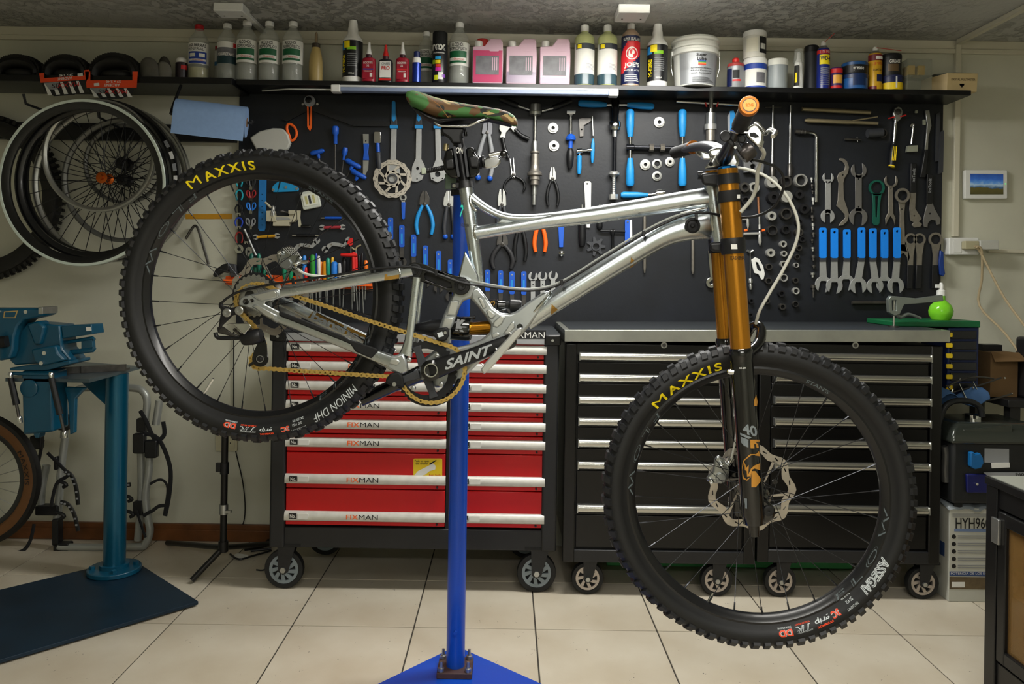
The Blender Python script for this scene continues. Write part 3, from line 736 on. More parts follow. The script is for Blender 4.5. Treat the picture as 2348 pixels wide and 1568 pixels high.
TX(lb,'SUPER SEALANT',x,r*1.03,h*.7,h*.745,-58,62,PAPER,.02,bold=.02);TX(lb,"JOE'S",x,r*1.03,h*.27,h*.36,-48,52,PAPER,.02,bold=.04);TX(lb,'NO FLATS',x,r*1.03,h*.225,h*.25,-48,52,PAPER,.02)
for i in range(4):PT(x,r*1.025,h*(.07+.03*i),h*(.08+.03*i),-45,50-6*i,'print_line',PAPER,lb,.02)
x=1591;h=tgt(x,92);t=sh('grease_bucket','white lidded bucket with a wire handle and a silver label','bucket');k=L(x);WB=mat('white bucket plastic','#d7d8d2',.4)
k([(44,0),(45,2),(49,h*.68)],'body',WB,t,.015,36)
b=MB(S);y=sb(x)
b.lathe(x,y,[(49,h*.62),(52.5,h*.64),(52.5,h*.7),(50,h*.71),(50,h*.75),(53,h*.76),(53,h*.8),(50.5,h*.81),(51,h*.86),(55,h*.88),(55,h*.92),(50,h*.97),(20,h)],.015,36);b.build('lid',WB,t)
b=MB(S);c=S(x,y,.015);b.wtube([c+Vector((cos(a)*54*S.k,-abs(sin(a))*12*S.k-30*S.k,(h*.68-46*abs(sin(a)))*S.k))if False else c+Vector((54*S.k*cos(a),-.03,(h*.68-40*sin(a))*S.k))for a in[pi*i/16 for i in range(17)]if abs(cos(a))>.88],.0016)if False else None
for sgn in(-1,1):
 b=MB(S);b.wtube([c+Vector((sgn*q*S.k,-.004,hh*S.k))for q,hh in((52,h*.68),(55.5,h*.6),(55,h*.4),(50.5,h*.24))],.0013,6);b.build('wire_handle',STEEL,t)
 b=MB(S);b.wbox(c.x+sgn*53*S.k-.004,c.x+sgn*53*S.k+.004,c.y-.01,c.y+.01,c.z+h*.64*S.k,c.z+h*.73*S.k);b.build('handle_ear',WB,t,30,.001)
lb=MB(S).patch(x,y,45.6,h*.02,h*.62,-58,75,.015,r1=48.9).build('paper_label',GREYLAB,t)
TX(lb,'Super',x,49.2,h*.53,h*.6,-10,18,INK,.015,bold=.03);TX(lb,'Lube',x,48.8,h*.46,h*.53,-8,17,INK,.015,bold=.03)
for i,c_ in enumerate(('#d23a28','#e0a030','#2c8a5a','#2a4ca8')):PT(x,48.6,h*(.375+.022*i),h*(.395+.022*i),-5,16,'colour_bar',mat('bar '+c_,c_,.5),lb,.015)
for i,s_ in enumerate(('Synthetic Grease','Multi Purpose','with Syncolon')):TX(lb,s_,x,48.2,h*(.3-.05*i),h*(.33-.05*i),-24,34,INK,.015,bold=.01)
for i in range(5):PT(x,47,h*(.05+.02*i),h*(.056+.02*i),-20,45-5*i,'print_line',INK,lb,.015)
for i in range(12):PT(x,48,h*(.3+.02*i),h*(.306+.02*i),-54,-30,'print_line',GINK,lb,.015)
x=1683;h=tgt(x,137);t=sh('grease_tin','small grey can with red shoulder and red cap','can');k=L(x)
k([(18.5,0),(19,1),(19,h*.72)],'body',GREYLAB,t,.02);k([(19.3,h*.7),(18,h*.8),(9,h*.86)],'shoulder',mat('dull red paint','#a03a38',.45),t,.02);k([(8,h*.85),(8,h*.97),(6,h)],'cap',RED,t,.02);PT(x,19.3,3,h*.62,-90,-40,'dark_side',NAVY,t,.02);PT(x,19.4,h*.3,h*.56,-36,10,'word_block',INK,t,.02);PT(x,19.4,h*.2,h*.26,-36,20,'red_word',RINK,t,.02)
def tub(x,w,ytop,yb,label,lidm,bodym,d=.015,bands=(),lidh=.22,name='grease_tub',words=()):
 h0=sb(x)-yb if yb else 0;h1=sb(x)-ytop;h=h1-h0;r=w/2;t=sh(name,label,'tub')
 b=MB(S);b.lathe(x,sb(x),[(r*.95,h0+.2),(r*.97,h0+2),(r*.97,h1-h*lidh)],d,26);b.build('body',bodym,t)
 b=MB(S);b.lathe(x,sb(x),[(r,h1-h*lidh),(r*1.01,h1-h*.06),(r*.95,h1-.3)],d,26);b.build('lid',lidm,t)
 for f0,f1,a0,a1,mt in bands:PT(x,r*.985,h0+h*f0,h0+h*f1,a0,a1,'label_band',mt,t,d)
 for s_,f0,f1,a0,a1,mt in words:TX(t,s_,x,r*1.0,h0+h*f0,h0+h*f1,a0,a1,mt,d,bold=.02)
 return t
tub(1728,52,139,None,'white tub with blue bands, standing under another tub',WCAP,PAPER,.015,((.0,.06,-100,100,BLAB),(.06,.1,-100,100,PAPER),(.62,.8,-100,100,BLAB),(.16,.5,-10,40,SMOKE)),.18)
tub(1726,52,77,139,'white tub with a black and white label, stacked on the blue banded tub',WCAP,mat('off white tub','#cfcec4',.45),.015,((.15,.75,8,70,INK),(.3,.5,14,50,PAPER),(.2,.7,-60,0,mat('pale label','#dcd9c8',.5))),.2)
tub(1778,46,141,None,'grey translucent tub with a pale lid',mat('pale lid','#d5d6ce',.5),mat('grey translucent tub','#8b9294',.4),.02,(),.22)
x=1790;t=sh('blue_jar','dark blue lid behind the grey translucent tub','lid');MB(S).lathe(x,sb(x),[(11,0),(11,tgt(x,139)),(9,tgt(x,138))],-.06,18).build('cap',NAVY,t)
x=1824;h=tgt(x,118);t=sh('dropper_bottle','white dropper bottle with a clear overcap','bottle');k=L(x)
k([(11.5,0),(11,2),(9,h*.66),(8,h*.68)],'body',WHITE,t,.03,20,1,.7);k([(7,h*.68),(4,h*.76),(4,h*.9),(2,h*.93)],'nozzle',WCAP,t,.03);k([(11,h*.66),(11,h*.7),(9.5,h*.98),(8,h)],'overcap',CLEAR,t,.03);PT(x,11.6,h*.08,h*.58,-80,-10,'black_label',INK,t,.03,9.9);PT(x,11.8,h*.15,h*.4,-60,-34,'yellow_flash',YINK,t,.03,10.8)
x=1870;h=tgt(x,98);t=sh('grey_tube','tall grey cylinder with a black lid behind the blue spray can','tube');k=L(x)
k([(17,0),(16,h*.3),(15.5,h*.86)],'body',DGREY,t,-.05);k([(16,h*.86),(16.5,h*.97),(14,h)],'lid',BLACK,t,-.05)
def spray(x,w,ytop,bodym,topm,label,straw,d=.03):
 h=tgt(x,ytop);r=w/2;t=sh('aerosol_can',label,'spray can');k=L(x)
 k([(r,0),(r,h*.8),(r*.9,h*.84)],'body',bodym,t,d);k([(r*.95,h*.83),(r*.6,h*.88),(r*.55,h*.9)],'dome',STEEL,t,d);k([(r*.4,h*.88),(r*.4,h*.96),(r*.25,h)],'nozzle',topm,t,d)
 c=S(x,sb(x),d);b=MB(S);q=c+Vector((0,-r*.4*S.k,h*.97*S.k));b.wtube([q,q+Vector((straw[0]*S.k,0,straw[1]*S.k))],.0012,6);b.build('straw',RED,t)
 return t,h,r
t,h,r=spray(1880,28,100,mat('deep blue can','#182878',.3),WCAP,'blue and yellow spray can with a red straw pointing up',(22,20));x=1880
PT(x,r*1.015,h*.72,h*.8,-100,100,'red_band',RINK,t,.03);PT(x,r*1.02,h*.5,h*.7,-55,95,'yellow_shield',YINK,t,.03);TX(t,'WD-40',x,r*1.035,h*.58,h*.67,-46,70,NAVY,.03,bold=.03);TX(t,'11% MAS',x,r*1.03,h*.735,h*.785,-50,60,PAPER,.03,bold=.02)
for i in range(9):PT(x,r*1.02,h*(.08+.042*i),h*(.095+.042*i),-44,52,'print_line',GINK,t,.03)
x=1910;h=tgt(x,161);t=sh('small_tin','small purple and red tin with a gold emblem','tin');k=L(x);k([(13,0),(13.5,1),(13.5,h-2),(12,h)],'body',mat('purple tin','#3a2358',.35),t,.03);PT(x,13.8,h*.74,h*.94,-90,90,'red_band',RINK,t,.03);PT(x,13.8,h*.04,h*.16,-90,90,'red_band',RINK,t,.03)
PT(x,13.9,h*.26,h*.64,-50,46,'emblem',mat('gold print','#d8a03c',.4),t,.03)
DBL=mat('dark blue tub','#132a54',.35)
tub(1954,58,176,None,'dark blue tub at the bottom of a pair of grease tubs',DBL,mat('blue tub','#1d5494',.35),.02,((.2,.7,-30,30,DBL),),.3)
tub(1954,56,149,176,'black tub with a blue rim stacked on the dark blue tub',mat('blue rim','#1a4a80',.4),BLACK,.02,(),.3,words=(('grease',.15,.5,-30,20,PAPER),))
t,h,r=spray(1998,30,113,mat('mustard can','#c79a1e',.35),WCAP,'mustard yellow spray can with a long red straw pointing sideways',(56,-6));x=1998
PT(x,r*1.015,h*.66,h*.8,-100,100,'red_band',mat('maroon print','#6a1220',.4),t,.03);PT(x,r*1.025,h*.69,h*.76,-20,70,'oval',PAPER,t,.03);TX(t,'LIMPIA',x,r*1.02,h*.56,h*.62,-50,55,RINK,.03,bold=.01);TX(t,'CONTACTOS',x,r*1.02,h*.42,h*.47,-40,75,INK,.03,bold=.02);PT(x,r*1.025,h*.18,h*.34,-10,56,'round_picture',NAVY,t,.03);PT(x,r*1.02,0,h*.08,-90,-10,'red_foot',mat('maroon print','#6a1220'),t,.03)
tub(2038,50,180,None,'flat yellow and navy tub under a black tub',NAVY,YELLOW,.02,((.5,1.0,-100,100,NAVY),(.1,.95,-4,4,PAPER)),.1)
tub(2036,46,130,180,'black tub with a gold emblem stacked on the yellow tub',BLACK,BLACK,.02,((.18,.5,-40,20,mat('bronze print','#5e4a30',.4)),),.2,words=(('GREASE',.55,.7,-32,32,PAPER),))
x=2091;y=sb(x);c=S(x,y,.02);t=sh('parts_box','clear plastic parts box with yellow slips inside','box')
CB=mat('dusty clear plastic','#8a8c7c',.25,alpha=.4)
b=MB(WM);hw=28*S.k;hh=tgt(x,144)*S.k;b.wbox(c.x-hw,c.x+hw,c.y-.04,c.y+.04,c.z,c.z+hh);b.build('case',CB,t,30,.002)
for i in range(2):
 b=MB(WM);xx=c.x-hw*.55+i*hw*.8;b.wbox(xx-.013,xx+.013,c.y-.03,c.y+.02,c.z+hh*.5,c.z+hh*.8);b.build('yellow_slip',mat('ochre slip','#b8922a',.5),t,30)
b=MB(WM);b.wbox(c.x-hw*.96,c.x+hw*.96,c.y-.038,c.y+.038,c.z+hh*.44,c.z+hh*.47);b.build('divider',CB,t,30)
CARD=mat('cream carton','#c3ae80',.6,noise=.08,scale=12)
t=sh('multimeter_carton','cream carton printed digital multimeter at the end of the shelf','carton')
c=S(2160,sb(2160),.035);k=S.k
q=lambda px,ph,d:Vector((c.x+px*k,c.y-d,c.z+ph*k));q.k=k
b=MB(q);b.poly([(0,1),(68,0),(70,42),(2,42)],-.07,.0);b.build('body',CARD,t,30,.0008)
b=MB(WM);b.add([q(0,1,.0),q(2,42,.0),q(-38,34,-.07),q(-38,4,-.07),q(2,42,-.07),q(0,1,-.07)],[(0,1,2,3),(3,2,4,5),(1,4,2),(0,3,5)]);b.build('side_flap',CARD,t,0)
text(t,'DIGITAL MULTIMETER',lambda u,v:q(10+54*u,25+5*v,.001),INK,bold=.01)
b=MB(q);b.poly([(30,13),(38,13),(40,18),(34,11)if False else(34,9),(28,18)],.0002,.001);b.build('print_mark',INK,t,0)
b=MB(q);b.poly([(-20,43),(30,48),(76,46),(70,42.4),(-10,40)],-.06,-.03);b.build('plastic_bag',mat('crumpled bag','#59605a',.3,alpha=.8),t,30)
PADM=mat('grey felt','#57554d',.8,noise=.2,scale=40)
t=sh('knee_pad','folded grey fabric pad between the tyres and the bottles','pad')
x=366;c=S(x,sb(x),.03)
def shell(px0,px1,hh,dd,nm,mt,lean):
 b=MB(WM);n,mI=10,8;vs=[]
 for i in range(n+1):
  u=i/n
  for j in range(mI+1):
   v=j/mI;a=pi*u
   w=(px0+(px1-px0)*(.5-.5*cos(a)))
   vs.append(c+Vector((w*S.k+lean*v*.02,-dd-sin(a)*.02*(1-.3*v),hh*S.k*v*(.35+.65*sin(a)**.6))))
 b.add(vs,[(i*(mI+1)+j,(i+1)*(mI+1)+j,(i+1)*(mI+1)+j+1,i*(mI+1)+j+1)for i in range(n)for j in range(mI)])
 o=b.build(nm,mt,t,60);s_=o.modifiers.new('thick','SOLIDIFY');s_.thickness=.004;return o
shell(-30,12,46,.02,'front_shell',PADM,-.2);shell(-6,32,40,.0,'side_shell',mat('mid grey felt','#6c6a60',.8),.3);shell(-4,26,56,-.03,'back_shell',mat('dark felt','#3e3b33',.8),.1)
CARDO=mat('orange wrapper card','#e0471a',.5)
GRAPH=mat('black card','#1b1b1c',.5)
TYR=mat('folded tyre rubber','#171614',.6,noise=.35,scale=50)
def folded(xc,w,ytop,yb,wrapper,label,d):
 x=xc;c=S(x,sb(x)if sb(x)else 0,d);t=sh('folded_tyre',label,'tyre','folded tyres on the shelf')
 h=(sb(x)-ytop)*S.k;W=w/2*S.k;n,mI=22,12;b=MB(WM);vs=[]
 for i in range(n+1):
  a=pi*i/n
  for j in range(mI):
   q=2*pi*j/mI;rr=1+.0*cos(q)
   X=-W*.84*cos(a);Zh=h*.62*sin(a)**.8
   vs.append(c+Vector((X-cos(a)*W*.16*cos(q),-.045*sin(q)*1.1,Zh+.014+max(0,sin(a))*h*.3*cos(q)*.95+(.012*cos(q)if sin(a)<.3 else 0))))
 b.add(vs,[(i*mI+j,(i+1)*mI+j,(i+1)*mI+(j+1)%mI,i*mI+(j+1)%mI)for i in range(n)for j in range(mI)]+[tuple(range(mI)),tuple(range((n+1)*mI-1,n*mI-1,-1))])
 mn=min(v.z for v in b.v)-(c.z+.001)
 for v in b.v:v.z-=mn
 b.build('carcass',TYR,t,50)
 b=MB(WM)
 for i in range(26):
  a=pi*(i+.5)/26
  for dd in(-.03,0,.03):
   ce=c+Vector((-W*.98*cos(a),-dd*1.1,h*.62*sin(a)**.8+sin(a)*h*.3*cos(dd*22)+.012-mn));b.wbox(ce.x-.006,ce.x+.006,ce.y-.009,ce.y+.009,ce.z-.008,ce.z+.006)
 b.build('tread',TYR,t,0)
 b=MB(WM);b.wtube([c+Vector((W*.5*cos(a),.03*sin(a),.02))for a in[2*pi*i/16 for i in range(16)]],.018,8,True);b.build('bead_fold',TYR,t,50)
 if wrapper:
  m2=wallmap(SZ-.05);ww=wrapper
  def fl(pts,nm,mt,d0=0.0,par=t):bb=MB(m2);bb.poly(pts,d0,d0+.0008);return bb.build(nm,mt,par,0)
  x0,x1,y0,y1,y2,sk=ww
  L_=lambda u,y:(x0+(x1-x0)*u,y+sk*(u-.5))
  wr=fl([L_(.0,y0),L_(.1,y0),L_(.1,y0+(y1-y0)*.55),L_(.9,y0+(y1-y0)*.55),L_(.9,y0),L_(1,y0),L_(.98,y1),L_(.03,y1)],'orange_wrapper',CARDO)
  gr=fl([L_(.04,y1),L_(.96,y1),L_(.88,y1+(y2-y1)*.6),L_(.7,y2),L_(.3,y2),L_(.12,y1+(y2-y1)*.6)],'graphic_panel',GRAPH)
  for i in range(5):
   u0=.1+.16*i;fl([L_(u0,y1+2),L_(u0+.05,y1+2),L_(u0+.16,y2-3),L_(u0+.08,y2-3)],'white_stripe',PAPER,.001,gr)
  fl([L_(.1,y1+1),L_(.4,y1+1),L_(.36,y1+(y2-y1)*.55),L_(.2,y1+(y2-y1)*.5)],'pale_shape',GINK,.0012,gr)
  cy1=y1-(y1-y0)*.15
  text(wr,'ARDENT',flat(m2,x0+(x1-x0)*.36,y1-9,x0+(x1-x0)*.66,y1-2.5,.0015,sk/(x1-x0)*57,True),PAPER,bold=.02)
  text(wr,'29 x 2.40',flat(m2,x0+(x1-x0)*.4,y1-16,x0+(x1-x0)*.68,y1-11,.0015,sk/(x1-x0)*57,True),PAPER,bold=.02)
  fl(rot(rrect(x0+(x1-x0)*ww_l(ww),y1-14,x0+(x1-x0)*ww_l(ww)+12,y1-7,1),x0+(x1-x0)*.5,y1,-6),'price_tag',PAPER,.001,wr)
  text(gr,'MAXXIS',flat(m2,x0+(x1-x0)*.26,y1+4,x0+(x1-x0)*.8,y1+14,.002,sk/(x1-x0)*57,True),RINK,bold=.03)
def ww_l(w):return .78 if w[0]<150 else .18
S_keep=S;S=wallmap(SZ+.02)
folded(50,102,133,0,None,'folded tyre at the far end of the left shelf without wrapper',.0)
folded(160,98,133,0,(90,205,164,186,219,-8),'folded tyre in the smaller tilted orange wrapper',.0)
folded(270,108,128,0,(195,316,164,201,226,0),'folded tyre in the larger orange wrapper beside the grey pad',.0)
S=S_keep
# ================================================================ strip light under the shelf (off)
LEDA=mat('aluminium channel','#aab0ba',.3,.8)
m=wallmap(SZ-.004);t=thing('strip_light','unlit silver strip light clipped under the front edge of the long shelf','strip light')
a,c=P(783,205,SZ),P(1395,205,SZ);zl=SH-.02
b=MB(WM);b.wbox(a.x,c.x,SZ-.022,SZ+.012,zl-.026,zl-.002);b.build('channel',mat('grey diffuser','#7e8ba6',.35),t,30,.003)
b=MB(WM);b.wbox(a.x,c.x,SZ-.024,SZ+.006,zl-.01,zl-.001);b.build('bright_edge',mat('bright edge','#dfe3e6',.25,.3),t,30,.002)
for q in(a.x,c.x):
 s_=-1 if q==a.x else 1
 b=MB(WM);b.wbox(min(q,q+s_*.038),max(q,q+s_*.038),SZ-.027,SZ+.014,zl-.03,zl-.0005);b.build('end_cap',WHITE,t,30,.004)
b=MB(WM);b.wtube([Vector((a.x-.038,SZ-.008,zl-.018)),Vector((a.x-.15,SZ-.006,zl-.018)),Vector((a.x-.22,SZ+.02,zl-.012)),Vector((a.x-.35,SZ+.1,zl-.002))],.003,8);b.build('cable',mat('white cable','#c9cac4',.5),t)
# ================================================================ tools on the black board
T=wallmap(BZ)
def W():return MB(T)
def tool(name,label,cat,group=None):return thing(name,label,cat,group)
def jaw(cx,cy,R,gap,dr,depth=.2,ry=None):
 al=math.degrees(math.asin(min(.95,gap/2/R)));d_=radians(dr)
 pts=arc(cx,cy,R,dr+al,dr+360-al,22)
 q=lambda u,w:(cx+u*cos(d_)-w*sin(d_),cy+u*sin(d_)+w*cos(d_))
 inn=[q(-R*depth+gap/2*cos(radians(a)),gap/2*sin(radians(a)))for a in range(-90,-271,-30)]
 return pts+inn
def hole(x,y,r,n=10):return arc(x,y,r,0,360-360/n,n-1)
def P_(t,nm,mt,pts,d0=.003,d1=.008,holes=(),bevel=0):return W().poly(pts,d0,d1,holes).build(nm,mt,t,35,bevel)
def SP(t,nm,mt,x0,y0,x1,y1,prof,d=.012,n=14):return W().spin(x0,y0,x1,y1,prof,d,n).build(nm,mt,t)
def GRIP(r,tip=.8):return[(0,r*.7),(.05,r),(.3,r*.95),(.6,r),(.9,r*.85),(1,r*tip*.8)]
def ROD(r):return[(0,r),(1,r)]
NAIL=mat('zinc nail','#b9bab6',.35,.8)
def nail(t,x,y):SP(t,'nail',NAIL,x,y,x,y+.5,ROD(1.6))if False else W().cyl(x,y,1.5,0,.012,8).build('nail',NAIL,t)
t=tool('dishing_gauge','black wheel dishing gauge with an orange pointer and round knob','gauge')
P_(t,'arm',BLACK,[(705,238),(716,236),(720,246),(712,252),(660,280),(648,275)],.004,.012);P_(t,'arm',BLACK,[(708,252),(722,238),(802,276),(895,279),(895,291),(812,290),(796,284)],.004,.012)
W().turn(712,234,[(13,.006),(13,.018),(10,.02),(.1,.02)]).build('disc',GREY,t);W().turn(711,232,[(7,.02),(7.5,.028),(5,.033),(.1,.034)]).build('knob',GLOSS,t)
P_(t,'pointer',ORANGE,[(706,222),(718,222),(717,294),(713,302),(707,293)],.014,.018,[[(710,246),(714,246),(713,290),(710.5,290)]])
for x in(697,730):W().cyl(x,241,3,.012,.02,6).build('bolt',CHROME,t)
t=tool('scoop','grey white plastic scoop with an orange loop handle hanging above the rear tyre','scoop')
P_(t,'bowl',mat('pale grey plastic','#b9bab2',.5),[(577,318),(600,303),(630,296),(652,297),(664,310),(670,330),(664,344),(640,352),(592,346)],.004,.03,(),.006)
W().tube([(661,288,.012),(668,286,.012),(678,294,.012),(682,308,.012),(677,320,.012),(669,323,.012),(665,312,.012),(660,298,.012)],3,8,True,3).build('handle',ORANGE,t)
def hexkey(x,y,L_,a,ln,label,r=6):
 t=tool('hex_driver',label,'hex key','blue handled hex drivers');c,e=cos(radians(a)),sin(radians(a))
 W().spin(x-c*L_/2,y-e*L_/2,x+c*L_/2,y+e*L_/2,[(0,r*.6),(.12,r),(.45,r*.85),(.85,r*.9),(1,r*.5)],.016,12).build('handle',BLUE,t)
 bx,by=-e,c
 if by<0:bx,by=-bx,-by
 if ln:W().spin(x+bx*r,y+by*r,x+bx*(r+9),y+by*(r+9),[(0,r*.75),(1,r*.5)],.016,10).build('collar',BLUE,t);W().tube([(x+bx*r,y+by*r,.016),(x+bx*ln,y+by*ln,.014)],1.7,6).build('blade',DSTEEL,t)
t=tool('hex_driver','upright blue handled hex driver with a dark blade, highest of its kind','hex key','blue handled hex drivers')
SP(t,'handle',BLUE,771,291,771,332,[(0,6),(.1,8),(.4,7.5),(.5,4.5),(.95,4.5),(1,4)],.016);W().tube([(770,330,.016),(770,402,.016)],1.8,6).build('blade',DSTEEL,t)
hexkey(730,350,32,-14,46,'blue T handle driver lying just above the rear tyre',6);
t=tool('hex_driver','short upright blue hex driver beside the tyre knobs','hex key','blue handled hex drivers');SP(t,'handle',BLUE,794,340,789,368,[(0,5),(.2,6.5),(.5,6),(.7,3),(1,3)],.016);W().tube([(789,367,.016),(785,402,.016)],1.7,6).build('blade',DSTEEL,t)
hexkey(812,377,38,28,34,'tilted blue hex driver, upper one of two beside the brake disc',6.5)
hexkey(824,401,38,28,32,'tilted blue hex driver, lower one of two beside the brake disc',6.5)
t=tool('flat_scraper','thin tool with a steel end and blue middle at the left of the brake disc','scraper')
P_(t,'head',STEEL,[(833,308),(846,308),(846,331),(834,331)],.004,.009,[hole(839.5,324,1.8)]);P_(t,'grip',BLUE,[(834,330),(847,330),(845,350),(847,368),(833,368),(835,350)],.003,.014,(),.002);P_(t,'blade',STEEL,[(833,367),(846,367),(845,388),(838,403),(833,401)],.004,.008)
t=tool('cone_hammer','short tool with a square steel head, blue collar and dark grip','hammer')
P_(t,'head',CHROME,rrect(859,303,875,330,3),.004,.02,(),.002);SP(t,'collar',BLUE,867,329,868,351,ROD(4.5));SP(t,'grip',DGREY,868,350,871,388,GRIP(6.5))
def pedal(x0,y0,x1,ytop,yg,ys,yh,lab,head):
 t=tool('pedal_wrench',lab,'wrench','long pedal wrenches')
 P_(t,'grip',DGREY,[(x0-5,ytop+3),(x0,ytop),(x0+5,ytop+3),(x0+8,yg),(x0-8,yg)],.003,.016,(),.002);P_(t,'grip_inlay',LBLUE,[(x0-4,ytop+6),(x0,ytop+3),(x0+4,ytop+6),(x0+4.5,yg-14),(x0,yg-9),(x0-4.5,yg-14)],.016,.018)
 P_(t,'collar',LBLUE,rrect(x0-9,yg-2,x0+9,yg+6,2),.003,.018);P_(t,'shaft',SATIN,[(x0-6,yg+5),(x0+6,yg+5),(x1+6.5,yh+2),(x1-6.5,yh+2)],.004,.011,(),.001)
 P_(t,'head',SATIN,*head);nail(t,x0,ytop+3)
pedal(904,0,902,230,290,0,372,'long pedal wrench with blue grip hanging behind the brake disc',([(896,368),(909,368),(918,390),(916,420),(886,420),(888,388)],.004,.011,[hole(902,395,4)]))
pedal(961,0,960,238,290,0,370,'long pedal wrench with blue grip, middle one of three',([(953,366),(967,366),(974,380),(976,392),(968,393),(962,398),(965,402),(972,403),(968,413),(956,418),(945,416),(944,400),(946,383)],.004,.012,[hole(958,387,3.6),hole(957,411,1.8)]))
pedal(1004,0,1006,246,290,0,372,'long pedal wrench with a pointed head hanging behind the stand clamp',([(1000,366),(1013,366),(1020,383),(1024,400),(1018,412),(1003,419),(989,412),(987,398),(994,382)],.004,.012,[hole(1004,400,6.5,12),hole(993,410,1.8),hole(1015,410,1.8)]))
def rotor(b,R,d0,d1,waves=12,arms=8,inner=.45,band=.76,sw=.14,lean=.5,slots=True,sl=.03,am=.025):
 n=waves*6
 out=[(R*(1+am*cos(waves*2*pi*i/n))*cos(2*pi*i/n),R*(1+am*cos(waves*2*pi*i/n))*sin(2*pi*i/n))for i in range(n)]
 inn=[(R*(band+(am if am>.03 else 0)*cos(waves*2*pi*i/n))*cos(-2*pi*i/n),R*(band+(am if am>.03 else 0)*cos(waves*2*pi*i/n))*sin(-2*pi*i/n))for i in range(n)]
 hs=[inn]
 if slots:
  for i in range(waves*2):
   a=360*(i+.5)/(waves*2);r=R*((.93 if i%2 else .84)if am<.03 else .91+am*cos(radians(a)*waves))
   hs.append(rot([(r-R*sl*.6,-R*sl*1.6),(r+R*sl*.3,-R*sl*1.6),(r+R*sl*.6,R*sl*1.6),(r-R*sl*.3,R*sl*1.6)],0,0,a))
 b.poly(out,d0,d1,hs)
 for i in range(arms):
  a=2*pi*i/arms;q=lambda r,w,aa:(r*cos(aa)-w*sin(aa),r*sin(aa)+w*cos(aa))
  b.poly([q(R*inner*.75,-R*sw*.5,a),q(R*band*1.03,-R*sw*.55,a+lean),q(R*band*1.03,R*sw*.55,a+lean),q(R*inner*.75,R*sw*.5,a)],d0,d1)
 b.ring(0,0,R*inner,R*inner*.55,d0,d1,32)
t=tool('brake_disc','ventilated steel brake disc hanging on the board beside the rear tyre','brake disc')
mo=lambda x,y,d=0.0:T(901+x,411+y,d);mo.k=T.k
b=MB(mo);rotor(b,43.5,.014,.0165,14,8);b.build('disc',mat('disc steel','#cfc9bd',.3,.75),t)
b=MB(mo);b.turn(0,0,[(12,.012),(12,.02),(8,.021),(8,.012)],20,False);b.build('carrier',DGREY,t);nail(t,901,408)
def pliers(lab,px,py,jl,jw,hl,spread,mj,mh,rot_=0,tips=None,group='pliers on the board',bend=.35,hw=4.5,jaw_open=1.0,name='pliers'):
 t=tool(name,lab,'pliers',group)
 for s_ in(-1,1):
  J=[(s_*jaw_open,-jl),(s_*(jaw_open+jw*.4),-jl),(s_*jw,-jl*.5),(s_*jw*1.1,0),(s_*jw*.6,8),(-s_*jw*.4,4),(-s_*jw*.3,-2),(s_*jaw_open*.6,-jl*.2)]
  P_(t,'jaw',mj,rot([(px+a,py+b_)for a,b_ in J],px,py,rot_),.004+(.003 if s_>0 else 0),.011+(.003 if s_>0 else 0),(),.0008)
  H_=[(s_*jw*.4,3),(s_*spread*.75,hl*bend),(s_*spread,hl*.7),(s_*spread*.8,hl)]
  W().tube([q+(.011,)for q in rot([(px+a,py+b_)for a,b_ in H_],px,py,rot_)],[hw*.75,hw,hw,hw*.8],10,False,4).build('handle',mh,t)
  if tips:
   q=rot([(px+H_[-1][0],py+H_[-1][1]-3)],px,py,rot_)[0];W().ball(q[0],q[1],hw*1.25,.011).build('handle_tip',tips,t)
 W().turn(px,py,[(4,.012),(4,.017),(2,.018),(.1,.018)],14).build('pivot',DSTEEL,t)
 return t
pliers('grey slip joint pliers with blue tipped handles behind the stand clamp',1117,306,34,11,106,17,mat('grey plier steel','#7c7d82',.4,.5),GREY,4,BLUE,hw=5.5)
t=tool('cable_crimper','white headed crimping pliers with one black handle bent sideways','pliers','pliers on the board')
P_(t,'head',mat('white enamel','#d4d5cf',.4),[(1146,281),(1178,282),(1186,300),(1178,304),(1170,294),(1160,305),(1158,318),(1146,317),(1150,306),(1145,298)],.005,.02,(),.001);W().tube([(1180,298,.014),(1195,312,.014),(1213,320,.014)],5,10,False,4).build('handle',BLACK,t);W().tube([(1152,316,.014),(1157,340,.014),(1166,364,.014)],4,10,False,4).build('handle',BLACK,t)
pliers('small needle nose pliers with yellow and black handles',1177,401,38,4.5,40,24,CHROME,BLACK,-6,None,jaw_open=3,hw=3)
for x,y in((1171,408),(1187,405)):pass
pliers('needle nose pliers with plain black handles',1267,410,26,7,62,13,STEEL,BLACK,0,None,jaw_open=.5,hw=3.8)
pliers('combination pliers with bright jaws above the frame strut',1151,470,36,9,60,10,STEEL,DGREY,0,None,jaw_open=2)
pliers('cable cutter with blue and grey handles under the pedal wrench',974,468,30,11,70,19,DSTEEL,LBLUE,0,None,hw=4.8,jaw_open=.3)
pliers('wide jaw pliers with dark handles and blue tips beside the seat tube',1030,470,32,12,76,11,STEEL,DGREY,0,BLUE,hw=5)
pliers('big black nippers with long dark handles beneath the top tube',1152,560,24,12,56,24,DSTEEL,mat('worn black grip','#222224',.6),0,None,hw=6)
pliers('pliers with long black handles hanging below the top tube',1193,520,22,10,78,13,STEEL,BLACK,0,None,hw=5)
pliers('pliers with orange handles hanging below the top tube',1238,512,22,9,66,13,STEEL,ORANGE,0,None,hw=5)
t=tool('headset_press','steel cup remover with two black handles spread like a Y','press')
for x0,y0,x1,y1 in((1146,228,1188,245),(1310,233,1268,250)):SP(t,'handle_grip',BLACK,x0,y0,x1,y1,[(0,5),(.06,6.5),(1,6)],.02)
for x0,y0,x1,y1 in((1188,245,1214,254),(1268,250,1242,257)):SP(t,'handle_rod',STEEL,x0,y0,x1,y1,ROD(3),.02)
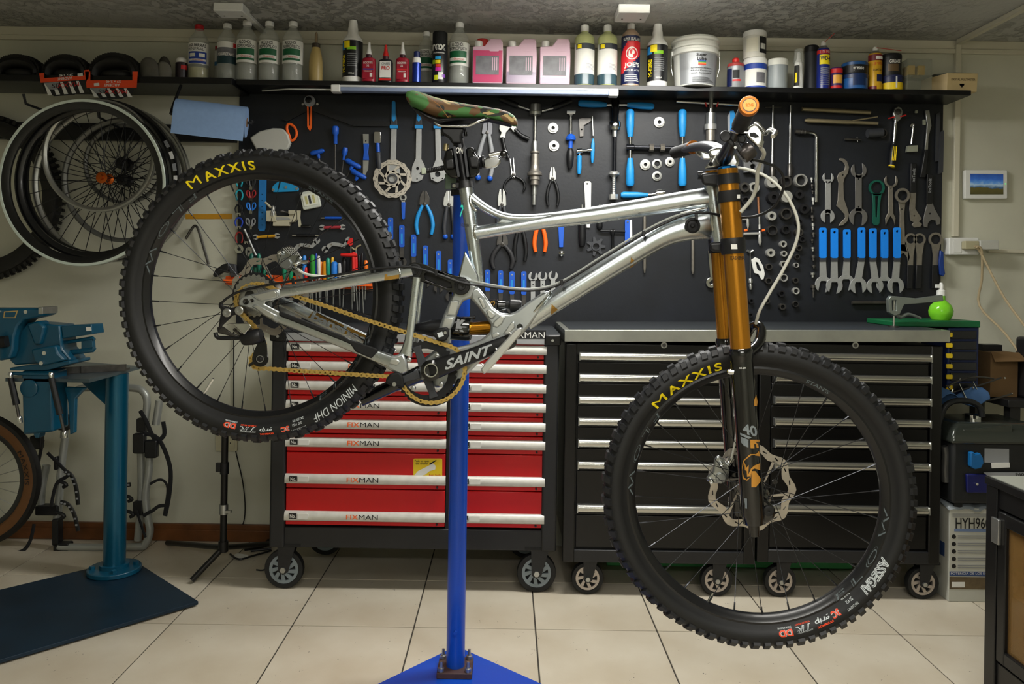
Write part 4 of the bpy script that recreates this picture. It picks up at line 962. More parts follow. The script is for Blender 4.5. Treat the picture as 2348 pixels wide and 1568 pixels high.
SP(t,'hub',STEEL,1227,241,1227,266,[(0,10),(.06,13),(.7,13.5),(.75,15),(1,14)],.024,20);SP(t,'shaft',CHROME,1227,265,1226,326,ROD(4),.02);SP(t,'sleeve',STEEL,1226,325,1226,353,[(0,5.5),(.1,6.5),(1,6.5)],.02,16)
SP(t,'cone',WARMST,1226,350,1225,426,[(0,10.5),(.05,10.5),(.08,8.5),(.4,9),(.55,10),(.66,17),(.72,17),(.74,12),(.85,12),(.86,9),(1,9)],.036,20);SP(t,'spigot',STEEL,1225,425,1224,471,[(0,6),(.5,6),(.52,5),(1,5)],.022,14)
def washer(x,y,r,ri,mt,lab,th=.012,name='bearing_drift',grp='round drifts',step=True):
 t=tool(name,lab,'bush',grp);b=W();b.turn(x,y,([(r,.002),(r,th*.6),(r*.72,th*.65),(r*.7,th),(ri,th),(ri,.002)]if step else[(r,.002),(r,th),(r*.9,th*1.1),(ri,th*1.1),(ri*.95,.002)]),24,False);b.build('ring',mt,t);W().cyl(x,y,ri*1.02,.0,.003,14).build('bore',MATTE,t);return t
washer(1268,294,12,4,WHITE,'white round bush, upper one of the pair beside the blue driver')
washer(1270,335,12,4,WHITE,'white round bush, lower one of the pair beside the blue driver')
BR=mat('bright turned steel','#cdcdc8',.28,.7)
washer(1511,281,12,4.5,BR,'single steel bush high between two blue T handles');washer(1479,378,12,4,BR,'large stepped steel bush under the threaded bar');washer(1506,376,11,6.5,STEEL,'steel ring with a wide bore under the threaded bar',.01);washer(1535,372,10.5,3.5,BR,'stepped steel bush beside the lower blue handle',.016);washer(1506,404,11,5.5,STEEL,'steel ring hanging lowest under the threaded bar',.01)
t=tool('star_nut_setter','blue capped setting tool with a steel T head and black grip','setting tool')
P_(t,'head',CHROME,[(1299,256),(1319,256),(1318,263),(1312,264),(1310,270),(1306,270),(1304,264),(1299,263)],.008,.02);SP(t,'shaft',CHROME,1308,264,1308,312,ROD(3.6),.016);SP(t,'dome',BLUE,1308,309,1308,323,[(0,4),(.3,9),(.7,12),(1,11)],.018,18);SP(t,'collar',BLUE,1308,322,1307,343,ROD(5),.018);SP(t,'grip',BLACK,1307,342,1306,388,[(0,5),(.15,8),(.5,8.5),(.85,6.5),(1,4)],.018)
t=tool('chain_tool','dark steel chain breaker bracket with a thin lever','chain tool')
P_(t,'bracket',DSTEEL,[(1327,274),(1336,272),(1360,272),(1350,282),(1338,288),(1337,313),(1329,314)],.004,.012,[hole(1333,298,2)]);SP(t,'lever',STEEL,1357,268,1359,313,ROD(2.4),.016)
t=tool('crank_puller','small steel puller with two light blue handles','puller')
SP(t,'body',CHROME,1322,348,1357,345,[(0,6),(.35,6),(.36,3.5),(.7,3.5),(.72,6),(1,5)],.016);SP(t,'grip',LBLUE,1328,358,1327,400,GRIP(5.5),.016);SP(t,'lever',LBLUE,1359,320,1357,375,[(0,2),(.2,4),(.5,4.5),(.8,4),(1,2)],.018)
SP(t,'neck',CHROME,1329,350,1328,360,ROD(3),.016)
t=tool('bearing_press','tall press with two blue handles on top and a threaded foot','press')
for x0,x1,y0,y1 in((1325,1389,239,243),(1497,1436,247,243)):SP(t,'handle_grip',LBLUE,x0,y0,x1,y1,[(0,5),(.08,8),(.5,8),(.8,6.5),(1,5)],.024)
SP(t,'cross_rod',CHROME,1388,243,1437,243,ROD(3.6),.024);SP(t,'hub',GLOSS,1409,231,1408,284,[(0,8),(.05,9.5),(.9,8.5),(1,12)],.026,18);SP(t,'nut',CHROME,1408,282,1408,301,[(0,12),(.1,13.5),(.6,13.5),(.65,12),(1,11)],.026,12);SP(t,'collar',STEEL,1408,300,1408,316,ROD(6),.024,12)
SP(t,'shaft',mat('blackened steel','#2e2f33',.25,.8),1408,300,1407,396,ROD(4.6),.024);SP(t,'flange',BR,1407,394,1406,408,[(0,7),(.3,13),(.6,13),(1,5)],.024,20)
SP(t,'thread',STEEL,1406,407,1405,450,[(i/20,5.2 if i%2 else 4.2)for i in range(21)],.024);SP(t,'foot_nut',BR,1405,447,1405,459,ROD(10.5),.024,6)
t=tool('cup_press','press bar joining two upright handles with blue grips at each end','press')
for x,lean in((1443,0),(1562,0)):
 SP(t,'grip',LBLUE,x,254,x,316,[(0,6),(.08,9.5),(.6,9),(1,6)],.024);SP(t,'rod',CHROME,x,315,x,366,ROD(4),.024);SP(t,'grip',LBLUE,x,428,x,365,[(0,7),(.08,9.5),(.6,9),(1,6)],.024)
SP(t,'bar',mat('blackened steel','#2e2f33'),1434,340,1572,342,[(0,7),(.12,7.5),(.13,5),(.88,5),(.89,7),(1,7)],.026,14)
for x in(1491,1516):SP(t,'nut',WARMST,x-5,341,x+5,341,ROD(9),.026,6)
t=tool('reamer','tall steel reamer hanging from a long cross bar tied with red string','reamer')
SP(t,'cross_bar',CHROME,1548,235,1690,243,ROD(4),.022);SP(t,'neck',CHROME,1627,229,1627,264,ROD(6),.022);SP(t,'upper_body',STEEL,1627,262,1626,291,ROD(11),.024,18);SP(t,'collar',BR,1626,288,1626,300,ROD(13.5),.024,18);SP(t,'lower_body',WARMST,1626,299,1626,327,ROD(10.5),.024,18);SP(t,'cutter',DSTEEL,1626,326,1626,336,ROD(14),.024,14)
for x in(1613,1643):W().tube([(x,238,.028),(x+(4 if x<1620 else-4),248,.026)],2,6).build('string',RED,t)
t=tool('slim_lever','slim light blue tool with a grey edge behind the handlebar grip','lever');P_(t,'blade',LBLUE,[(1672,256),(1680,255),(1683,262),(1681,318),(1672,320)],.004,.014);P_(t,'edge',GREY,[(1667,268),(1672,258),(1672,318),(1668,312)],.004,.012)
t=tool('ratchet_driver','blue handled driver lying level just above the top tube','driver');SP(t,'grip',LBLUE,1422,448,1484,448,[(0,5),(.1,7.5),(.6,7),(1,4)],.018);SP(t,'rod',CHROME,1483,448,1502,446,ROD(3.5),.018);SP(t,'head',CHROME,1500,445,1522,443,[(0,6),(.3,9),(1,8)],.02)
def lever(name,lab,pts,mt,cat='lever',holes=(),th=.009):t=tool(name,lab,cat);P_(t,'blade',mt,pts,.003,th,holes,.001);return t
lever('white_tyre_lever','white flat tyre lever hanging behind the top tube',[(1339,420),(1342,416),(1352,416),(1355,420),(1354,500),(1352,522),(1345,522),(1343,500)],WHITE,'tyre lever',[hole(1346,422,2)])
t=lever('blue_tyre_lever','plain blue lever beside the orange pliers',[(1279,508),(1294,508),(1291,567),(1282,567)],BLUE,'tyre lever')
t=tool('round_hook','single round steel hook knob on the board','hook');W().turn(1287,581,[(4,.0),(4,.012),(6.5,.014),(6.5,.02),(3,.025),(.1,.026)],16).build('knob',CHROME,t)
for x,lab in((1334,'larger black screwdriver grip beneath the top tube'),(1374,'smaller black screwdriver grip beneath the top tube')):
 t=tool('screwdriver',lab,'screwdriver','drivers beneath the top tube');big=x<1350;SP(t,'shaft',STEEL,x,470,x,500,ROD(2),.014);SP(t,'collar',BLUE,x,496,x,512 if big else 508,ROD(6 if big else 5),.014);SP(t,'grip',BLACK,x,508,x,565 if big else 526,GRIP(9 if big else 7),.014)
t=tool('spanner_ring','dark star shaped lock ring tool under the cable','ring tool')
st=[]
for i in range(7):
 a=2*pi*i/7;st+=[(1366+22*cos(a-.1),565+22*sin(a-.1)),(1366+22*cos(a+.12),565+22*sin(a+.12)),(1366+13*cos(a+.3),565+13*sin(a+.3)),(1366+13*cos(a+.6),565+13*sin(a+.6))]
P_(t,'star',DGREY,st,.003,.009,[hole(1366,565,7,14)]);W().ring(1366,565,10,7,.009,.014).build('hub',DGREY,t)
t=tool('tap_wrench','small black T handled tap wrench under the top tube','tap wrench');SP(t,'bar',BLACK,1376,530,1432,531,[(0,2.5),(.4,2.5),(.42,5),(.58,5),(.6,2.5),(1,2.5)],.014);SP(t,'shaft',BLACK,1404,526,1404,578,[(0,5),(.2,5),(.25,3),(1,3.5)],.014)
t=tool('folding_tool','blue and white folding tool behind the down tube','multi tool');P_(t,'blue_plate',BLUE,[(1432,506),(1437,503),(1443,506),(1443,560),(1432,560)],.006,.014);P_(t,'white_plate',WHITE,[(1443,505),(1448,504),(1449,556),(1443,560)],.004,.011);W().cyl(1438,509,2,.014,.017,8).build('rivet',CHROME,t)
for x,y0,y1,lab in((1477,496,626,'long steel punch crossing behind the down tube'),(1587,548,628,'steel punch hanging below the down tube near the fork')):
 t=tool('punch',lab,'punch','steel punches');SP(t,'rod',WARMST,x,y0,x,y1,[(0,3.6),(.9,3.6),(1,1.5)],.012)
def conew(x,y0,y1,lab,tip=40):
 t=tool('cone_spanner',lab,'spanner','flat spanners with blue sleeves');P_(t,'sleeve',BLUE,rrect(x-6,y0,x+6,y1,4),.003,.011,[hole(x,y0+8,1.8,8)],.001);P_(t,'print',LBLUE,[(x-2,y0+20),(x+2,y0+20),(x+2,y1-8),(x-2,y1-8)],.011,.0115)
 P_(t,'shank',DSTEEL,[(x-5,y1-2),(x+5,y1-2),(x+4,y1+tip-12),(x-4,y1+tip-12)],.004,.008);P_(t,'jaw',DSTEEL,jaw(x,y1+tip-6,11,8,90),.004,.008);nail(t,x,y0+8)
for i,(x,y0,y1)in enumerate(((896,499,550),(922,516,567),(949,538,589),(976,563,614),(1006,575,626),(1033,595,646),(1118,618,668),(1148,620,672),(1174,622,675),(1201,622,676))):
 conew(x,y0,y1,'flat spanner in a blue sleeve, %s in the falling row counted from the rear tyre'%('first second third fourth fifth sixth seventh eighth ninth tenth'.split()[i]))
t=tool('ring_spanner','small ring spanner with a blue grip just under the brake disc','spanner');P_(t,'ring',STEEL,arc(925,453,8,0,345,20),.004,.01,[hole(925,453,4.5,14)]);P_(t,'neck',STEEL,[(921,459),(929,459),(929,468),(922,468)],.004,.01);P_(t,'grip',BLUE,[(921,464),(930,464),(929,501),(926,504),(922,501)],.003,.012,(),.001)
for i,x in enumerate((1222,1244,1268)):
 t=tool('open_spanner','bright open ended spanner, %s of three by the blue sleeves'%('first','second','third')[i],'spanner','bright open ended spanners');P_(t,'jaw',SATIN,jaw(x,634-i,11,9,-80),.004,.009,(),.001);P_(t,'shank',SATIN,[(x-5,642),(x+5,642),(x+5,700),(x-5,700)],.004,.009,[hole(x,652,1.5,8)]);P_(t,'lower_jaw',SATIN,jaw(x,707,11,9,90),.004,.009)
def loop(x,y,mt,w,h,lab,foot=None,open_=True):
 t=tool('spoke_key',lab,'spoke key','spoke keys in two columns');pts=[(x-w*.3,y+h*.5,.008),(x-w*.5,y,.008),(x-w*.3,y-h*.42,.008),(x,y-h*.5,.008),(x+w*.3,y-h*.42,.008),(x+w*.5,y,.008),(x+w*.3,y+h*.5,.008)]
 W().tube(pts,1.9,8,False,4).build('loop',mt,t)
 if foot:P_(t,'jaw',foot,[(x-w*.34,y+h*.42),(x+w*.34,y+h*.42),(x+w*.3,y+h*.75),(x+w*.08,y+h*.75),(x+w*.08,y+h*.58),(x-w*.08,y+h*.58),(x-w*.08,y+h*.75),(x-w*.3,y+h*.75)],.005,.011)
def pair(x,y,mt,lab,foot=CHROME):
 t=tool('spoke_key',lab,'spoke key','spoke keys in two columns')
 for s_ in(-1,1):W().tube([(x+s_*2,y+9,.008),(x+s_*10,y+1,.008),(x+s_*9,y-8,.008),(x+s_*4,y-6,.008),(x+s_*3,y+3,.008)],1.7,8,True,3).build('wing',mt,t)
 P_(t,'jaw',foot,[(x-3.5,y+8),(x+3.5,y+8),(x+3,y+16),(x-3,y+16)],.005,.011)
CYAN=mat('cyan plastic','#1aa0b4',.45)
loop(550,418,CYAN,14,20,'cyan open loop spoke key just below the tyre edge');loop(550,448,CYAN,16,22,'cyan loop spoke key, second from the top of its column');loop(549,480,BLACK,16,20,'black loop spoke key with bright jaws',CHROME);loop(549,510,mat('royal blue','#1c3fae',.45),17,20,'dark blue loop spoke key',CHROME);loop(550,545,mat('brick red','#8c2420',.45),17,24,'dull red loop spoke key')
t=tool('spoke_key','bright round spoke key at the foot of the first column','spoke key','spoke keys in two columns');W().ring(550,571,10,4,.004,.01,22).build('disc',CHROME,t)
pair(577,420,BLACK,'black winged spoke key just below the tyre edge');pair(577,446,mat('crimson','#9c1c20',.45),'red winged spoke key',DSTEEL);pair(577,474,mat('azure','#1f78d8',.45),'light blue winged spoke key');pair(576,510,GREY,'clear grey winged spoke key');loop(567,545,BLACK,15,20,'black loop spoke key beside the grey stick',CHROME)
t=tool('spoke_key','bright oval spoke key at the foot of the second column','spoke key','spoke keys in two columns');P_(t,'disc',STEEL,arc(572,577,8,0,345,20,11),.004,.009,[hole(572,577,3)])
t=tool('steel_stick','thin grey stick with a round end leaning among the spoke keys','stick');SP(t,'rod',SATIN,563,526,590,586,[(0,2.5),(.04,3),(.08,2.2),(1,2.4)],.016)
t=tool('blue_strap','long blue ruler strip with small holes','ruler');P_(t,'strip',mat('sky blue strip','#2276bc',.4),[(595,408),(612,408),(610,524),(607,530),(597,530),(593,524)],.003,.007,[hole(602,446+14*i,1.3,8)for i in range(6)])
t=tool('spoke_gauge','light blue half round plate with three rivets','gauge');P_(t,'plate',mat('cerulean plate','#1c90c8',.4),[(625,436),(626,428),(634,420),(644,415),(658,418),(684,429),(687,434),(684,439),(640,441),(628,441)],.003,.009,(),.001)
for x,y in((628,436),(657,430),(682,433)):W().cyl(x,y,3.2,.009,.012,12).build('rivet',STEEL,t)
t=tool('chain_gauge_case','square milky plastic case hanging askew','case');q=rot(rrect(693,438,735,479,4),714,459,-12);P_(t,'case',mat('milky plastic','#c3c8bd',.3),q,.003,.02,(),.003);P_(t,'inlay',mat('pale inlay','#d9dccc',.5),rot(rrect(698,444,730,472,2),714,459,-12),.02,.022)
for dx,mt in((-8,mat('khaki print','#b8b47c',.5)),(0,DGREY),(9,mat('khaki print','#b8b47c'))):P_(t,'print',mt,rot([(711+dx,449),(716+dx,449),(716+dx,468),(711+dx,468)],714,459,-12),.022,.0228)
CREAM=mat('cream enamel','#b9b49c',.4,noise=.12,scale=30)
t=tool('spoke_threader','cream spoke threading machine with a hand crank','machine')
P_(t,'left_block',CREAM,[(617,485),(632,484),(634,490),(640,509),(617,509)],.004,.04,(),.001);P_(t,'bed',CREAM,[(632,497),(668,497),(668,485),(684,485),(684,502),(678,510),(668,511),(668,519),(631,519)],.004,.035,(),.001);P_(t,'head_block',CREAM,[(668,484),(684,484),(684,492),(668,492)],.02,.045)
P_(t,'scale',SATIN,[(638,499),(666,499),(672,505),(638,506)],.035,.037);SP(t,'die',BR,630,496,633,473,[(0,5),(.4,5),(.5,4),(.9,4),(1,2)],.035);SP(t,'lever',CREAM,613,465,627,478,ROD(2.6),.03);SP(t,'spindle',DSTEEL,648,485,668,489,[(0,4),(.3,4),(.4,2.5),(1,2.5)],.03);P_(t,'crank',CREAM,[(686,484),(694,484),(693,500),(696,521),(690,522),(687,500)],.03,.036);SP(t,'crank_grip',GLOSS,696,520,719,520,[(0,2.5),(.1,3.6),(.9,3.6),(1,2.6)],.04)
def dbl(x0,y0,x1,y1,mt,lab,r=3.6,head=6.5):
 t=tool('spoke_wrench',lab,'spoke wrench','double ended spoke wrenches');a=math.degrees(atan2(y1-y0,x1-x0));SP(t,'grip',mt,x0+4,y0,x1-4,y1,[(0,r*.9),(.5,r),(1,r*.9)],.01)
 if head:P_(t,'jaw',SATIN,jaw(x0,y0,head,4,a+180,.0),.005,.013);P_(t,'jaw',SATIN,jaw(x1,y1,head,4,a,.0),.005,.013)
 else:SP(t,'tip',CHROME,x0-5,y0,x0+5,y0,ROD(r*.7),.01);SP(t,'tip',CHROME,x1-5,y1,x1+5,y1,ROD(r*.7),.01)
dbl(588,544,637,541,mat('amber grip','#c8941c',.45),'spoke wrench with a yellow grip');dbl(740,522,787,521,mat('rose grip','#a0323c',.45),'spoke wrench with a rose red grip');dbl(677,540,728,540,BLACK,'thin black spoke driver with bright tips',3,0);dbl(742,500,788,500,BLUE,'thin blue spoke driver',3.2,0)
def wavy(x,y,a,lab):
 t=tool('dropout_spanner',lab,'spanner','wavy grey spanners');R_=lambda p:rot([(x+u,y+v)for u,v in p],x,y,a)
 P_(t,'shank',SATIN,R_([(-24,6),(-16,-3),(-6,-6),(8,-4),(18,0),(24,-8),(30,-12),(30,0),(20,8),(8,5),(-6,2),(-14,8),(-20,14)]),.004,.01,(),.001)
 for u,v,dr in((-24,10,130),(31,-9,-50)):
  q=R_([(u,v)])[0];P_(t,'jaw',SATIN,jaw(q[0],q[1],7.5,5,dr+a,0),.004,.01)
 for u,v in((-8,-1),(14,2)):
  q=R_([(u,v)])[0];W().cyl(q[0],q[1],2,.01,.014,10).build('rivet',WARMST,t)
wavy(697,563,-4,'wavy grey spanner nearer to the caliper');wavy(770,561,-2,'wavy grey spanner nearer to the red driver')
t=tool('screwdriver_rack','orange rack strip holding the coloured screwdrivers behind the rear wheel','rack');P_(t,'strip',ORANGE,[(520,633),(560,628),(858,640),(860,662),(850,664),(560,656),(518,652)],.002,.012);P_(t,'ledge',ORANGE,[(520,640),(858,650),(858,656),(520,647)],.012,.05)
sd=[(497,600,535,606,8,'x'),(583,582,620,0,5,'#0e5a4c'),(601,582,625,0,5,'#0e6a58'),(592,612,640,0,5,'#126a50'),(612,618,640,0,4,'#0f6a50'),(658,612,640,0,5,'#0e7a58'),(672,615,642,0,5,'#118a5c'),(703,586,640,0,5,'#1f7ad0'),(722,584,640,0,6,'#2b8a30'),(718,592,650,0,7,'#1c1c1e'),(730,582,640,0,3,'#1c3fae'),(736,587,640,0,4,'#d8d8d4'),(740,600,640,0,5,'#e0801c'),(750,599,645,0,6,'#eb9c1a'),(757,592,640,0,5,'#128a6c'),(766,590,640,0,4,'#d8a41c'),(771,600,646,0,8,'#2a7ad4'),(783,603,640,0,4,'#a8aaac'),(793,590,640,0,6,'#151517'),(811,590,640,0,6,'#18181b'),(820,580,640,0,4,'#c82020'),(827,586,640,0,3,'#1a1a1c'),(834,581,640,0,3,'#1a1a1c'),(843,597,640,0,5,'#d86a1a'),(698,615,640,0,5,'#d8c41c'),(706,612,642,0,5,'#c81c1c')]
cn={'#0e5a4c':'dark green','#0e6a58':'dark green','#126a50':'green','#0f6a50':'green','#0e7a58':'green','#118a5c':'bright green','#1f7ad0':'blue capped','#2b8a30':'leaf green','#1c1c1e':'red topped black','#1c3fae':'slim blue','#d8d8d4':'slim white','#e0801c':'amber','#eb9c1a':'orange yellow','#128a6c':'sea green','#d8a41c':'mustard','#2a7ad4':'fat blue and black','#a8aaac':'grey','#151517':'flat black','#18181b':'black and grey','#c82020':'tall red','#1a1a1c':'slim black','#d86a1a':'red and orange','#d8c41c':'yellow','#c81c1c':'red'}
OW=['at the tray end','near the tray end','low in the tray','behind the disc','beside the disc','under the caliper','right under the caliper','at the caliper hose','above the black one','by the hose','standing tall','next to the slim blue one','first of two alike','second of two alike','behind the amber ones','behind the fat one','by itself','next to the fat blue one','first of two','second of two','with a T top','shorter of two','longer of two','at the wheel rim end','beside the hose','beside the yellow one']
for i,(x,y0,y1,_,r,c_)in enumerate(sd):
 if c_=='x':continue
 t=tool('screwdriver','%s screwdriver handle in the orange rack, %s'%(cn[c_],OW[i]),'screwdriver','screwdrivers in the orange rack');dz=.03+.006*(i%3)
 SP(t,'grip',mat('grip '+c_,c_,.35),x,y0,x+(i%3-1),y1,[(0,r*.5),(.06,r*.85),(.3,r),(.7,r),(.9,r*.7),(1,r*.6)],dz,12);ln=28+(i*37)%34;SP(t,'shaft',STEEL,x,y1,x+((i*13)%9-4),y1+18+ln,[(0,1.7),(.92,1.6),(1,.7)],dz,8)
 if c_=='#1c1c1e':W().ball(x,y0+2,6,dz).build('red_top',RED,t)
 if c_=='#2a7ad4':W().tube([(x-7,y0+4,dz+.004),(x-5,y1,dz+.004)],3,8).build('black_inlay',BLACK,t)
t=tool('tee_driver','red T handled driver standing in the rack below the wavy spanner','driver');SP(t,'bar',RED,787,585,824,586,[(0,3),(.5,4.5),(1,3)],.05);SP(t,'stem',RED,815,579,816,640,ROD(4),.046);SP(t,'blade',STEEL,816,640,817,690,ROD(1.6),.046)
t=tool('tee_driver','red headed hook driver with a thin stem above the rack','driver');P_(t,'head',RED,[(804,547),(810,546),(811,561),(806,564),(799,561),(799,555)],.01,.02);SP(t,'stem',STEEL,806,563,806,588,ROD(1.1),.015)
t=tool('bent_pick','pale bent hook pick above the rack','pick');W().tube([(808,568,.014),(816,573,.014),(820,566,.014),(829,562,.014)],2,8,False,3).build('hook',mat('khaki steel','#a89f7c',.4,.4),t);SP(t,'stem',STEEL,818,570,817,590,ROD(1.4),.014)
t=tool('heat_gun_grip','black pistol grip tool hanging at the end of the orange rack','tool');P_(t,'grip',BLACK,[(494,631),(500,618),(517,606),(530,603),(532,612),(528,626),(518,624),(500,636)],.012,.035,(),.004);SP(t,'tip',STEEL,489,640,497,632,ROD(1),.02);P_(t,'body',DGREY,[(528,604),(545,606),(548,634),(534,636)],.01,.03,(),.003)
for x,lab in((1769,'long thin socket driver nearer to the brake lever'),(1809,'long thin socket driver farther from the brake lever')):
 t=tool('socket_driver',lab,'socket driver','long thin socket drivers');SP(t,'rod',STEEL,x+1,243,x-1,378,[(0,2),(.3,2.2),(.35,3.2),(.5,2.6),(.95,2.8),(1,4)],.014);SP(t,'socket',DSTEEL,x-1,376,x-1,406,[(0,4),(.1,6),(1,6)],.016)
t=tool('cross_bar_key','thin dark cross bar over the first socket driver','key');SP(t,'bar',DSTEEL,1752,247,1790,247,ROD(1.3),.01)
t=tool('wheel_brace','L shaped chrome wheel wrench with a ribbed socket','wrench');W().tube([(1850,306,.018),(1862,308,.018),(1868,316,.018),(1868,340,.018),(1867,464,.018)],3.6,10,False,3).build('rod',CHROME,t);SP(t,'socket',DSTEEL,1819,303,1851,306,[(0,5.5),(.35,6.5),(.4,5),(.5,6),(.6,5),(.7,6),(.8,4.5),(1,4)],.02)
BRASS=mat('dull brass','#8f8468',.4,.6)
t=tool('steerer_bar','dull metal bar hanging level just under the shelf','bar','level bars');SP(t,'bar',BRASS,1835,252,1991,260,[(0,5),(.02,4),(.03,4.5),(.35,4.5),(.38,5),(1,4.8)],.018)
t=tool('steerer_bar','dull metal bar with a split end, lower one of the two','bar','level bars');SP(t,'bar',BRASS,1842,278,2008,285,[(0,3),(.04,5),(.6,5),(.66,4.2),(1,4)],.018);SP(t,'prong',BRASS,1950,279,2007,270,ROD(1.8),.02)
t=tool('black_socket','wide black tube socket lying on its side','socket');SP(t,'body',DGREY,1984,308,2018,306,ROD(10),.02);W().ring(2018,307,10.5,8,.02,.024).build('mouth',DSTEEL,t);W().cyl(2018,307,8,.019,.021).build('bore',MATTE,t)
t=tool('small_extension','short steel extension with a pin','extension');SP(t,'body',DSTEEL,1934,320,1964,321,ROD(3.2),.012);SP(t,'pin',CHROME,1962,316,1963,327,ROD(1.2),.014);SP(t,'tip',DSTEEL,1964,321,1972,322,ROD(2),.012)
t=tool('ratchet','chrome ratchet with a black and yellow handle tied with red string','ratchet');P_(t,'head',STEEL,[(2043,262),(2046,250),(2054,246),(2062,249),(2065,258),(2062,272),(2055,280),(2049,280),(2045,272)],.006,.022,(),.003);W().turn(2053,259,[(7,.022),(7,.026),(2,.028),(.1,.028)],16).build('dial',DSTEEL,t)
SP(t,'shaft',CHROME,2050,278,2046,328,[(0,3.6),(1,3)],.014);SP(t,'grip',BLACK,2046,327,2040,384,[(0,5),(.1,5),(.12,6),(.5,7.5),(.9,6.5),(1,7)],.016,16)
for dx in(-3.5,0,3.5):W().tube([(2045+dx,338,.0275),(2042+dx,370,.029)],1.1,6).build('yellow_rib',YELLOW,t)
SP(t,'end_ring',YELLOW,2041,381,2040,384,ROD(7.4),.016)
for s_ in(-1,1):W().tube([(2052+s_*6,270,.02),(2052+s_*20,266+(s_<0)*8,.02)],1.5,6).build('string',RED,t)
t=tool('valve_brush','chrome hook tool with a pale square nut at its foot','tool');W().tube([(2084,292,.014),(2086,286,.014),(2091,287,.014),(2090,296,.014),(2086,332,.014)],2,8,False,3).build('hook',CHROME,t);P_(t,'nut',mat('pale zinc','#9fa392',.4,.4),[(2076,336),(2098,335),(2098,349),(2074,350)],.006,.022)
for i,(x,y)in enumerate(((2099,257),(2117,281))):t=tool('board_clip',('small pale clip under the shelf corner','small pale upright clip beside the long lever')[i],'clip');P_(t,'clip',mat('pale zinc','#9fa392'),rrect(x-3,y-(3 if i==0 else 6),x+3,y+(3 if i==0 else 6),1),.003,.01)
t=tool('long_lever','long dark lever bar with a bright bend','lever');P_(t,'steel_bar',STEEL,[(2118,255),(2127,254),(2132,290),(2125,315),(2124,345),(2117,345),(2121,305),(2122,285)],.006,.014,(),.001);P_(t,'grip',BLACK,[(2116,344),(2125,344),(2117,408),(2105,408)],.004,.02,(),.003)
t=tool('flat_file','dark flat file hanging at the edge of the board','file');P_(t,'blade',DGREY,[(2145,262),(2153,258),(2152,370),(2142,371)],.004,.01);t=tool('flat_file','dark hacksaw blade holder beside the flat file','saw');P_(t,'blade',DGREY,[(2152,304),(2160,300),(2158,396),(2147,400)],.01,.016)
def flatsp(lab,parts,mt,holes=(),name='flat_spanner',grp='flat steel spanners'):
 t=tool(name,lab,'spanner',grp)
 for nm,pts,hs in parts:P_(t,nm,mt,pts,.004+.0006*(hash(nm)%2),.0095,hs,.0008)
 return t
flatsp('small flat spanner with pronged jaws at both ends',[('shank',[(1891,412),(1903,412),(1903,490),(1890,490)],[hole(1896,418,1.6)]),('jaw',jaw(1897,408,13,15,-90,.1),()),('lower_jaw',jaw(1896,496,16,12,90,.1),())],SATIN)
flatsp('curved hook spanner with a wavy shank',[('body',[(1922,368),(1924,363),(1932,364),(1940,370),(1945,384),(1942,398),(1935,408),(1932,420),(1933,455),(1940,475),(1945,492),(1941,508),(1930,517),(1921,518),(1926,510),(1936,500),(1935,492),(1928,484),(1916,472),(1919,460),(1921,420),(1917,408),(1921,398),(1935,390),(1936,380),(1931,372),(1926,369)],[hole(1931,402,1.8)])],WARMST)
flatsp('biggest flat spanner with a wide open jaw at each end',[('shank',[(1959,400),(1974,400),(1974,485),(1959,485)],[hole(1967,411,1.8),hole(1967,475,1.8)]),('jaw',jaw(1967,391,18,18,-95,.15),()),('lower_jaw',jaw(1966,498,21,19,95,.1),())],mat('grey forged steel','#7d7c7a',.42,.7))
GT=mat('dark teal plastic','#0b4f40',.4)
t=tool('ring_wrench','dark green plastic ring wrench with a slotted handle','wrench');W().ring(2008,431,18,13.5,.004,.012,26).build('ring',GT,t);P_(t,'handle',GT,[(1997,444),(2019,444),(2015,470),(2014,512),(2010,517),(2002,517),(1998,511),(1999,470)],.004,.012,[[(2004,450),(2012,450),(2009,498),(2005,498)]],.001)
flatsp('slim flat spanner with a forked lower end',[('shank',[(2034,428),(2045,428),(2046,490),(2051,500),(2050,516),(2046,504),(2040,495),(2034,504),(2029,516),(2028,500),(2034,488)],[hole(2041,433,1.6)]),('jaw',jaw(2041,415,15.5,20,-90,.1),())],WARMST)
t=flatsp('long ring spanner with a round eye that overlaps the blue handles',[('shank',[(2058,462),(2074,462),(2071,490),(2073,560),(2078,578),(2062,575),(2060,560),(2061,490)],[hole(2066,480,1.6)]),('hook',[(2062,560),(2073,560),(2080,572),(2084,590),(2080,602),(2078,590),(2070,580),(2062,584),(2060,600),(2064,606),(2058,604),(2054,588)],())],WARMST)
W().ring(2065,449,17,11.5,.0125,.018,26).build('eye',WARMST,t)
for ch in t.children:pass
def blackgrip(lab,x,y0,y1,y2,blade,mt,txt,holes):
 t=tool('cassette_lever',lab,'lever','black gripped levers');P_(t,'grip',BLACK,[(x-6,y0),(x+7,y0),(x+6,y2),(x-7,y2)],.003,.014,(),.002);P_(t,'blade',mt,blade,.004,.01,holes,.0008);text(t,txt,flat(T,x-16,(y0+y1)/2-3.5,x+16,(y0+y1)/2+3.5,.0145,-88),GINK,bold=.02)
blackgrip('black gripped lever with a notched hook foot',2091,375,430,442,[(2085,442),(2098,442),(2096,478),(2111,502),(2104,508),(2112,514),(2108,520),(2094,522),(2088,516),(2093,510),(2085,506),(2083,480)],WARMST,'IceToolz',[hole(2094,495,2)])
blackgrip('black gripped lever with a broad forked foot at the board edge',2128,400,452,468,[(2124,466),(2136,466),(2141,480),(2154,502),(2152,514),(2145,516),(2143,506),(2132,504),(2125,512),(2124,522),(2116,520),(2114,506),(2119,484)],mat('grey forged steel','#7d7c7a'),'IceToolz',[hole(2130,490,2)])
